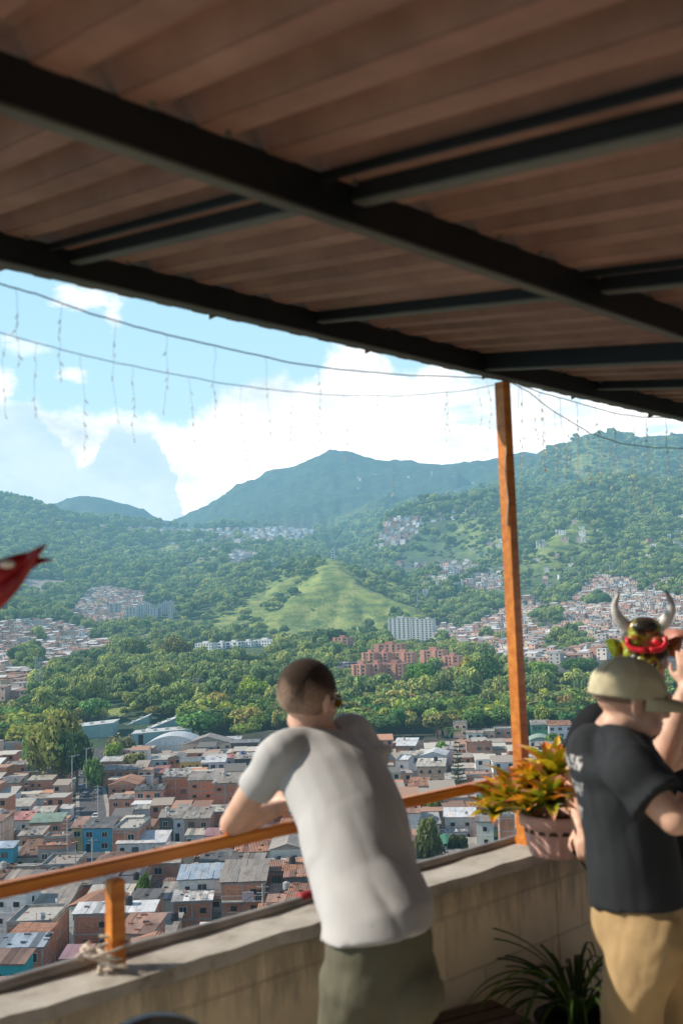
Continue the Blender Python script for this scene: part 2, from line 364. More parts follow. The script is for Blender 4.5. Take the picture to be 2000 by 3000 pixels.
def build_terrain():
    cols = np.linspace(-900, 2900, 620); rows = np.geomspace(14, 9000, 520)
    PXg, Yg = np.meshgrid(cols, rows); Xg = (PXg-1000)/(FP*.995)*Yg
    Z = height(Xg, Yg); P = np.stack([Xg, Yg, Z], -1).reshape(-1, 3)
    nr, nc = Z.shape; idx = np.arange(nr*nc).reshape(nr, nc)
    q = np.stack([idx[:-1, :-1], idx[:-1, 1:], idx[1:, 1:], idx[1:, :-1]], -1).reshape(-1, 4)
    me = bpy.data.meshes.new('ground'); me.vertices.add(len(P)); me.vertices.foreach_set('co', P.astype(np.float32).ravel())
    me.loops.add(q.size); me.loops.foreach_set('vertex_index', q.ravel().astype(np.int32))
    me.polygons.add(len(q)); me.polygons.foreach_set('loop_start', np.arange(0, q.size, 4, dtype=np.int32))
    me.update(calc_edges=True); me.polygons.foreach_set('use_smooth', np.ones(len(q), bool))
    px, py = proj(P); X, Y = P[:, 0], P[:, 1]
    g = np.zeros(len(P)); 
    jx = px+70*(fbm(X/90, Y/90, 4, 31)-.5); jy = py+46*(fbm(X/90+9, Y/90, 4, 37)-.5)
    for poly in GRASS: g = np.maximum(g, inpoly(jx, jy, poly)*1.)
    pat = fbm(X/(Y*.05+30), Y/(Y*.05+30), 4, 51)
    thr = np.where(px > 1350, .55, .595)
    g = np.maximum(g, np.where((Y > 1000), np.clip((pat-thr)*8, 0, .8)*np.clip((4600-Y)/600, .0, 1), 0))
    dm, _ = ridge_dist(X, Y); sh = fbm(X/30, Y/30, 4, 83)
    g = g*np.where(dm < 400, np.clip(1.15-(dm-30+60*(sh-.5))/75, .25, 1), 1); g = np.where((dm < 16) & (Y > 1200), np.maximum(g, .85), g)
    b = np.zeros(len(P))
    for poly in BARE: b = np.maximum(b, inpoly(jx, jy, poly)*1.)
    town = (Y < 450)*1.
    for poly in TOWNS.values(): town = np.maximum(town, inpoly(px, py, poly)*1.)
    col = np.zeros((len(P), 4)); col[:, 0] = g; col[:, 1] = b; col[:, 2] = town; col[:, 3] = 1
    ca = me.color_attributes.new('Col', 'FLOAT_COLOR', 'POINT'); ca.data.foreach_set('color', col.astype(np.float32).ravel())
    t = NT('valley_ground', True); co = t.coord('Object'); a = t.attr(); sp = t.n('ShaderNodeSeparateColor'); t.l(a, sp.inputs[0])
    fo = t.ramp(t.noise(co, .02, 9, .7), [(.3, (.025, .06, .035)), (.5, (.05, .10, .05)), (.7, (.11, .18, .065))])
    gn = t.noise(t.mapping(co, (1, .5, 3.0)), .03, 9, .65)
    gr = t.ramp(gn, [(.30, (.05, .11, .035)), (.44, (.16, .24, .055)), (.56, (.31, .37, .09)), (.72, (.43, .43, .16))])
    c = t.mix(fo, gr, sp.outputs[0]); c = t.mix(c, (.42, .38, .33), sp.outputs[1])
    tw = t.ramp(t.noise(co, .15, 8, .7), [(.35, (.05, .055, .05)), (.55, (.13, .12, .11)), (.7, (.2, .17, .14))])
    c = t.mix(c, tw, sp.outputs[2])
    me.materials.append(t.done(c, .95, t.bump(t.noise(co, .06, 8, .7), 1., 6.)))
    tag(mobj('ground', me, None), kind='structure', label=None)
    # a low plain sheet beyond and beside the modelled valley, out to the horizon
    m = MB(); m.quad((-60000, -60000, -420), (60000, -60000, -420), (60000, 60000, -420), (-60000, 60000, -420))
    tag(m.obj('far_ground', simple('far_ground_cover', (.05, .09, .04), .95, True, .001, .3)), kind='structure')
build_terrain()
def gz(x, y): return float(height(np.array([x]), np.array([y]))[0])
# ------------------------------------------------------------------ trees
def crown_mesh(name, seed, n=1300, leaf=.55, lobes=12, squat=.8, ragged=.25):
    """crown of unit-ish size: radius 5 m, many leaf clumps on overlapping lobes"""
    r = random.Random(seed); m = MB(); L = []
    for i in range(lobes):
        a = r.random()*6.28; rr = 3.1*math.sqrt(r.random()); z = r.uniform(-.9, 2.4)*(1-rr/5.5)
        L.append((Vector((rr*math.cos(a), rr*math.sin(a), z*squat+3.6)), r.uniform(1.4, 2.3)*(1-.3*rr/3.1), r.uniform(.7, 1.2)))
    for k in range(n):
        c, R, tint = L[k % lobes]
        d = Vector((r.gauss(0, 1), r.gauss(0, 1), r.gauss(.25, .9))).normalized()
        p = c+Vector((d.x*R, d.y*R, d.z*R*.8))*(1+r.gauss(0, ragged*.5))
        nrm = (d+Vector((r.uniform(-1, 1), r.uniform(-1, 1), r.uniform(-.6, 1)))*.9).normalized()
        u = nrm.orthogonal().normalized(); ang = r.random()*6.28; u = (Matrix.Rotation(ang, 3, nrm) @ u); w = nrm.cross(u)
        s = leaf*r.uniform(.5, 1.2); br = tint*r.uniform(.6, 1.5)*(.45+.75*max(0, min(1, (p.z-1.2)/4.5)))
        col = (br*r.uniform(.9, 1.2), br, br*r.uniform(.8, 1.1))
        m.quad(p-u*s-w*s*.5, p+u*s*.3-w*s*.7, p+u*s+w*s*.45, p-u*s*.35+w*s*.65, 0, col)
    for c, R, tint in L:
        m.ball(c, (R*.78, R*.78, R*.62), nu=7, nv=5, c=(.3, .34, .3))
    return m.mesh(name, [M['leaf']])
def trunk_mesh(name, seed, h=3.4):
    r = random.Random(seed); m = MB(); lean = Vector((r.uniform(-.3, .3), r.uniform(-.3, .3), 0))
    m.path([(0, 0, -.6), (0, 0, .3), tuple(lean*.5+Vector((0, 0, h*.5))), tuple(lean+Vector((0, 0, h)))], .38, 8, r2=.22)
    for i in range(5):
        a = i*1.26+r.random(); s = lean*.6+Vector((0, 0, h*r.uniform(.55, .95)))
        m.path([s, s+Vector((math.cos(a)*1.1, math.sin(a)*1.1, .9)), s+Vector((math.cos(a)*2.3, math.sin(a)*2.3, r.uniform(1.3, 2.2)))], .15, 5, r2=.05)
    return m.mesh(name, [M['bark']])
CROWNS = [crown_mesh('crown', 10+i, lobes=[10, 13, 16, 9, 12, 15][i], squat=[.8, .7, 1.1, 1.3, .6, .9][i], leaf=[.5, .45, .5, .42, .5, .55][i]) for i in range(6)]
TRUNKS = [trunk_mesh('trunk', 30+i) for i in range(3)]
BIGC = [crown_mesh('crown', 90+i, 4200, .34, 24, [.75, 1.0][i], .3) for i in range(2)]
def airy(name, seed):
    return crown_mesh(name, seed, 420, .4, 9, .5, .5)
AIRY = airy('crown', 77)
def tree(x, y, z, w, h, col=(.075, .15, .045), kind=None, name='broadleaf_tree', label='', group=None, rot=None):
    root = empty(name, (x, y, z), random.random()*6.28 if rot is None else rot); tag(root, label, 'tree', group)
    s = w/9.; sz = h/7.2
    cm = AIRY if kind == 'airy' else (random.choice(BIGC) if w > 12.5 and kind is not None else CROWNS[kind if kind is not None else random.randrange(6)])
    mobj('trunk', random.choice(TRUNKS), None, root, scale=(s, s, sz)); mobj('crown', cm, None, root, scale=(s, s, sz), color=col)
    return root
# ------------------------------------------------------------------ houses of the valley town
CR = {'A': (0, 2150, .319), 'B': (450, 2150, .319), 'C': (0, 2500, .319), 'D': (1150, 2100, .351)}
WALLC = {'brick': (.50, .215, .125), 'brick2': (.52, .27, .175), 'pale': (.62, .41, .31), 'white': (.66, .66, .64), 'concrete': (.32, .31, .29), 'cream': (.58, .50, .36),
         'turq': (.04, .42, .42), 'green': (.10, .33, .2), 'yellow': (.62, .42, .14), 'blue': (.06, .36, .50), 'lime': (.55, .62, .5), 'dark': (.10, .10, .10), 'pink': (.55, .25, .25)}
ROOFC = {'grey': (.37, .32, .27), 'dark': (.17, .16, .15), 'white': (.70, .70, .69), 'rust': (.42, .25, .18), 'blue': (.38, .45, .52), 'green': (.30, .40, .30), 'red': (.50, .22, .18),
         'pink': (.42, .24, .25), 'tile': (.54, .28, .18), 'oldtile': (.26, .16, .12), 'cement': (.44, .41, .36), 'emerald': (.05, .20, .10), 'cream': (.56, .52, .44)}
def win_mesh(w, h, style):
    m = MB()
    m.box(-w/2, w/2, -.05, .06, 0, h, 1, skip=('k',))
    if style == 0:
        fr = .09
        for a, b, c, d in ((-w/2-fr, w/2+fr, -fr, 0), (-w/2-fr, w/2+fr, h, h+fr), (-w/2-fr, -w/2, 0, h), (w/2, w/2+fr, 0, h), (-.03, .03, .002, h-.002)):
            m.box(a, b, -.1, -.02, c, d, 0)
    elif style == 2:
        for k in range(7): m.box(-w/2+w*k/6-.02, -w/2+w*k/6+.02, -.1, -.06, 0, h, 0)
    return m.mesh('window', [M['frame'], M['glass']])
WIN = [win_mesh(1.2, 1.1, 0), win_mesh(1.5, 1.2, 0), win_mesh(1.0, .8, 1), win_mesh(1.6, 1.2, 2), win_mesh(.8, .9, 1), win_mesh(2.3, 1.5, 0)]
DOOR = MB(); DOOR.box(-.5, .5, -.06, .05, 0, 2.1, 0, skip=('k',)); DOOR.box(-.58, .58, -.1, -.02, 2.1, 2.2, 1); DOOR = DOOR.mesh('door', [M['dark'], M['frame']])
TANK = MB(); TANK.bar((0, 0, 0), (0, 0, 1.1), .6, 12); TANK.bar((0, 0, 1.1), (0, 0, 1.3), .5, 12, r2=.2); TANK = TANK.mesh('water_tank', [M['paint']])
DISH = MB(); DISH.ball((0, -.1, .9), (.42, .12, .42), nu=10, nv=6); DISH.bar((0, 0, 0), (0, 0, .9), .04, 5); DISH = DISH.mesh('dish_antenna', [M['paint']])
def roof_mesh(w, dep, typ, r, slope=.16, scrap=.3, over=.35):
    """roof over a w x dep plan whose front left corner is the origin, eaves at z = 0; returns mesh, peak height"""
    m = MB(); o = over
    def sheets(x0, x1, y0, z0, y1, z1, sw=1.05, sl=3.0, lift=.02):
        L = math.hypot(y1-y0, z1-z0); nx = max(1, round((x1-x0)/sw)); ny = max(1, round(L/sl))
        m.quad((x0, y0, z0-.05), (x1, y0, z0-.05), (x1, y1, z1-.05), (x0, y1, z1-.05), 0, (.6, .6, .6))
        m.quad((x0, y0, z0-.13), (x1, y0, z0-.13), (x1, y0, z0-.05), (x0, y0, z0-.05), 0, (.7, .7, .7))
        for j in range(ny):
            rowc = r.uniform(.8, 1.1)
            for i in range(nx):
                a = x0+(x1-x0)*i/nx; b = x0+(x1-x0)*(i+1)/nx; u = j/ny; v = (j+1)/ny+.03
                z_ = lift*r.uniform(.5, 3)+.01*((i+j) % 2)
                g = rowc*(r.uniform(.9, 1.06) if r.random() > scrap else r.uniform(.45, 1.35)); t = 1+r.uniform(-.06, .1)*(r.random() < .4)
                c = (g*t, g, g*(2-t))
                P = lambda X, T, zz: (X, y0+(y1-y0)*T, z0+(z1-z0)*T+zz)
                m.quad(P(a, u, z_), P(b+.02, u, z_+.015), P(b+.02, v, z_+.03), P(a, v, z_+.015), 0, c)
        if scrap > .2:
            for k in range(int(w*dep*scrap*.35)):       # stones, bricks and tyres that hold the sheets down
                X = r.uniform(x0+.2, x1-.2); T = r.uniform(.05, .95); c = P = (X, y0+(y1-y0)*T, z0+(z1-z0)*T+.05)
                s = r.uniform(.1, .24); gcol = r.choice([(.25, .25, .25), (.9, .6, .5), (.2, .18, .17), (1.3, 1.3, 1.3)])
                m.box(c[0]-s*1.6, c[0]+s*1.6, c[1]-s, c[1]+s, c[2], c[2]+s*1.1, 0, gcol)
    if typ == 'shed':
        pk = slope*dep; sheets(-o, w+o, -o, -slope*o, dep+o*.3, pk+slope*o*.3)
        m.add([(0, 0, -.05), (0, dep, -.05), (0, dep, pk-.08)], [(0, 1, 2)], 1); m.add([(w, 0, -.05), (w, dep, -.05), (w, dep, pk-.08)], [(0, 2, 1)], 1)
        m.quad((0, dep, -.05), (w, dep, -.05), (w, dep, pk-.08), (0, dep, pk-.08), 1)
    elif typ == 'back':
        pk = slope*dep; sheets(-o, w+o, -o, pk+slope*o, dep+o, -slope*o)
        m.quad((0, 0, -.05), (w, 0, -.05), (w, 0, pk-.08), (0, 0, pk-.08), 1)
        m.add([(0, 0, -.05), (0, dep, -.05), (0, 0, pk-.08)], [(0, 1, 2)], 1); m.add([(w, 0, -.05), (w, dep, -.05), (w, 0, pk-.08)], [(0, 2, 1)], 1)
    elif typ == 'gable':      # ridge parallel to the front
        s = max(slope, .28); pk = s*dep/2; sheets(-o, w+o, -o, -s*o, dep/2, pk); sheets(-o, w+o, dep+o, -s*o, dep/2, pk)
        for X in (0, w): m.add([(X, 0, -.05), (X, dep, -.05), (X, dep/2, pk-.1)], [(0, 1, 2)], 1)
    elif typ == 'front':      # gable towards the street
        s = max(slope, .28); pk = s*w/2
        n0 = len(m.v)
        mm = MB(); mm.__dict__ = m.__dict__
        k0 = len(m.v)
        def sh2(xa, za, xb, zb):
            nx = max(1, round(dep/1.05)); m.quad((xa, -o, za-.05), (xb, -o, zb-.05), (xb, dep+o, zb-.05), (xa, dep+o, za-.05), 0, (.6, .6, .6))
            for i in range(nx):
                a = -o+(dep+2*o)*i/nx; b = -o+(dep+2*o)*(i+1)/nx; z_ = lift = .03*r.uniform(.5, 2); g = r.uniform(.85, 1.1) if r.random() > scrap else r.uniform(.5, 1.3)
                m.quad((xa, a, za+z_), (xb, a, zb+z_), (xb, b, zb+z_+.015), (xa, b, za+z_+.015), 0, (g, g, g))
        sh2(-o, -s*o, w/2, pk); sh2(w+o, -s*o, w/2, pk)
        for Y in (0, dep): m.add([(0, Y, -.05), (w, Y, -.05), (w/2, Y, pk-.1)], [(0, 1, 2)], 1)
    elif typ == 'hip':
        s = .42; i_ = min(w, dep)/2*.9; pk = s*i_; a = (-o, -o, -s*o); b = (w+o, -o, -s*o); c = (w+o, dep+o, -s*o); d = (-o, dep+o, -s*o)
        if w >= dep: e = (i_, dep/2, pk); f = (w-i_, dep/2, pk); fs = [(a, b, f, e), (c, d, e, f), (b, c, f), (d, a, e)]
        else: e = (w/2, i_, pk); f = (w/2, dep-i_, pk); fs = [(a, b, e), (b, c, f, e), (c, d, f), (d, a, e, f)]
        for k, q in enumerate(fs): g = r.uniform(.85, 1.1); m.add(q, [tuple(range(len(q)))], 0, (g, g, g))
        m.quad((-o, -o, -s*o-.06), (w+o, -o, -s*o-.06), (w+o, dep+o, -s*o-.06), (-o, dep+o, -s*o-.06), 0, (.5, .5, .5))
    elif typ == 'slab':
        pk = .5; m.box(.02, w-.02, .02, dep-.02, -.12, .02, 0)
        for bx in ((0, w, 0, .16), (0, w, dep-.16, dep), (0, .16, .162, dep-.162), (w-.16, w, .162, dep-.162)): m.box(bx[0], bx[1], bx[2], bx[3], -.1, .5, 1)
        for k in range(int(w*dep*.12)):
            X = r.uniform(.5, w-.8); Y = r.uniform(.5, dep-.8); s = r.uniform(.12, .4); m.box(X, X+s*1.6, Y, Y+s, .02, .02+s*r.uniform(.3, 1.5), 0, r.choice([(.4, .4, .4), (1.6, 1.6, 1.6), (1, .6, .5), (.7, .9, 1.2), (.2, .2, .2)]))
        for k in range(r.randint(0, 3)):
            X = r.uniform(.2, w-.3); m.bar((X, .1, .3), (X, .1, 1.6), .05, 5, 0, (.8, .8, .8))
    elif typ == 'arch':
        pk = w*.16; N = 12; last = None
        for i in range(N+1):
            t = i/N; X = -o+(w+2*o)*t; Z = pk*4*t*(1-t)
            if last: m.quad((last[0], -o, last[1]), (X, -o, Z), (X, dep+o, Z), (last[0], dep+o, last[1]), 0, (r.uniform(.9, 1.05),)*3)
            last = (X, Z)
        for Y in (0, dep): m.add([(-o+(w+2*o)*i/N, Y, pk*4*(i/N)*(1-i/N)-.08) for i in range(N+1)], [tuple(range(N+1))], 1)
    return m
NH = [0]; HERO = []; PLACED = []
def house(x, y, zg, w, dep, n, typ, wall, roofc, label, yaw=0, seed=0, h=None, wins=True, group=None, feats='', scrap=.3, detail=True, slope=None, root=None):
    """(x, y) front left corner; yaw turns it about that corner"""
    r = random.Random(seed*7+3); fh = 2.65; h = h or n*fh+.35
    root = empty('house', (x, y, zg), yaw); tag(root, label, 'house', group)
    wc = WALLC[wall]; j = r.uniform(.82, 1.15); wc = tuple(c*j*r.uniform(.95, 1.05) for c in wc)
    isb = wall in ('brick', 'brick2', 'pale'); wm = M['brick'] if isb else M['plaster']
    m = MB(); m.box(0, w, 0, dep, -3.5, h, 0, skip=('b',))
    if detail:
        for k in range(1, n+1):
            z = k*fh; m.box(-.03, w+.03, -.03, dep+.03, z-.12, z+.1, 1, skip=('b', 't') if 0 else ())
        if isb:
            npil = max(1, round(w/4.))
            for i in range(npil+1):
                X = min(w-.12, max(-.02, w*i/npil-.12)); m.box(X, X+.24, -.022, .1, -.5, h-.04, 1)
            for Y in (dep*.5, dep-.2):
                m.box(w-.1, w+.022, Y-.12, Y+.12, -.5, h-.04, 1); m.box(-.022, .1, Y-.12, Y+.12, -.5, h-.04, 1)
    wmesh = m.mesh('wall', [wm, M['concrete'] if isb else wm]); mobj('wall', wmesh, None, root, color=wc)
    rc = ROOFC[roofc]; j = r.uniform(.85, 1.12); rc = tuple(c*j for c in rc)
    sl = slope if slope is not None else r.uniform(.1, .2)
    rm = roof_mesh(w, dep, typ, r, sl, scrap)
    rmat = M['tile'] if roofc in ('tile', 'oldtile') else (M['paint'] if typ == 'slab' else M['tin'])
    ro = mobj('roof', rm.mesh('roof', [rmat, wm if typ != 'slab' else M['concrete']]), None, root, loc=(0, 0, h+.1), color=rc)
    if 'k' in feats or r.random() < .16 and typ in ('slab', 'shed') and detail:
        mobj('water_tank', TANK, None, root, loc=(w*r.uniform(.2, .8), dep*.7, h+.1+(sl*dep*.7 if typ == 'shed' else 0)), color=r.choice([(.03, .03, .035), (.05, .12, .35), (.45, .45, .43)]))
    if detail and r.random() < .25: mobj('dish_antenna', DISH, None, root, loc=(w*r.uniform(.2, .8), .3, h+.12), color=(.5, .5, .5), rot=(0, 0, r.uniform(-1, 1)))
    if wins:
        nc = max(1, round(w/3.0)); wi = r.randrange(5)
        for k in range(n):
            if 'b' in feats and k == 0 and n > 1: continue
            for i in range(nc):
                if 'b' in feats and r.random() < .35: continue
                q = r.random()
                me = WIN[wi] if q < .7 else WIN[r.randrange(6)]; X = w*(i+.5)/nc+r.uniform(-.35, .35)
                if k == 0 and i == 0: mobj('door', DOOR, None, root, loc=(max(.7, X-.4), 0, 0)); continue
                if q < .88: mobj('window', me, None, root, loc=(min(w-1.1, max(1.1, X)) if w > 3 else w/2, -.025, k*fh+.95))
            side = 1 if (x+w/2) < 0 else 0        # the flank turned to the valley road
            if r.random() < .6 and dep > 4:
                for t in ((.3, .7) if dep > 7 else (.45,)):
                    if r.random() < .6: mobj('window', WIN[4 if r.random() < .5 else 2], None, root, loc=(w+.025 if side else -.025, dep*t, k*fh+1.05), rot=(0, 0, math.pi/2 if side else -math.pi/2))
    if 'y' in feats and n > 1:                       # balconies with rails
        for k in range(1, n):
            bm_ = MB(); bm_.box(.15, w-.15, -1.15, -.035, k*fh-.14, k*fh+.04, 0); mobj('balcony', bm_.mesh('balcony', [M['concrete']]), None, root)
            rl = MB()
            for i in range(int(w/.32)): X = .2+i*.32; rl.bar((X, -1.1, k*fh+.04), (X, -1.1, k*fh+.98), .025, 4, cap=False)
            rl.box(.15, w-.15, -1.14, -1.06, k*fh+.98, k*fh+1.04); mobj('railing', rl.mesh('railing', [M['frame']]), None, root)
    if 'a' in feats:
        aw = MB(); z = (n-1)*fh+2.3; aw.quad((0, -.03, z+.35), (w, -.03, z+.35), (w, -1.8, z-.15), (0, -1.8, z-.15), 0); aw.quad((0, -1.8, z-.25), (w, -1.8, z-.25), (w, -1.8, z-.15), (0, -1.8, z-.15), 0)
        mobj('awning', aw.mesh('awning', [M['paint']]), None, root, color=(.45, .08, .06))
    cx = x+math.cos(yaw)*w/2-math.sin(yaw)*dep/2; cy = y+math.sin(yaw)*w/2+math.cos(yaw)*dep/2
    PLACED.append((cx, cy, w/2+.3, dep/2+.5)); NH[0] += 1
    return root
def hpx(crop, x0, x1, yb, ye, n, typ, wall, roofc, label, feats='', depmax=13, scrap=.3, yaw=None, slope=None, hh=None):
    ox, oy, s = CR[crop]; xa, xb = ox+x0*s, ox+x1*s; e = oy+ye*s; b = oy+yb*s; h = hh or n*2.65+.35
    Y = 250.
    for k in range(30):
        zg = float(height(np.array([(xa+xb)/2*Y/FP-1000*Y/FP]), np.array([Y]))[0]); drop = CZ-(zg+h); d_ = ray((xa+xb)/2, e); Y = .5*Y+.5*drop*d_[1]/(-d_[2])
    A = at(xa, e, Y); B = at(xb, e, Y); w = max(2.5, B[0]-A[0])
    sl = slope if slope is not None else {'shed': .15, 'back': .12, 'gable': .3, 'front': .3, 'hip': .4, 'slab': 0, 'arch': .1}[typ]
    per = drop/Y**2*FP + (sl*FP/Y if typ == 'shed' else (sl*.5*FP/Y if typ in ('gable', 'hip') else 0))
    dep = min(depmax, max(3.5, (e-b)/per))
    for f_ in (.25, .75): HERO.append((xa+(xb-xa)*f_, e+9, A[1]))
    sd = int(abs(x0)*3+ye); r = random.Random(sd)
    yw = yaw if yaw is not None else (r.uniform(-.05, .05) if xa < 1000 else r.uniform(-.22, -.04))
    return house(A[0], A[1], zg, w, dep, n, typ, wall, roofc, label, yw, sd, h, feats=feats, scrap=scrap, slope=None if typ in ('slab', 'arch', 'hip') else sl)
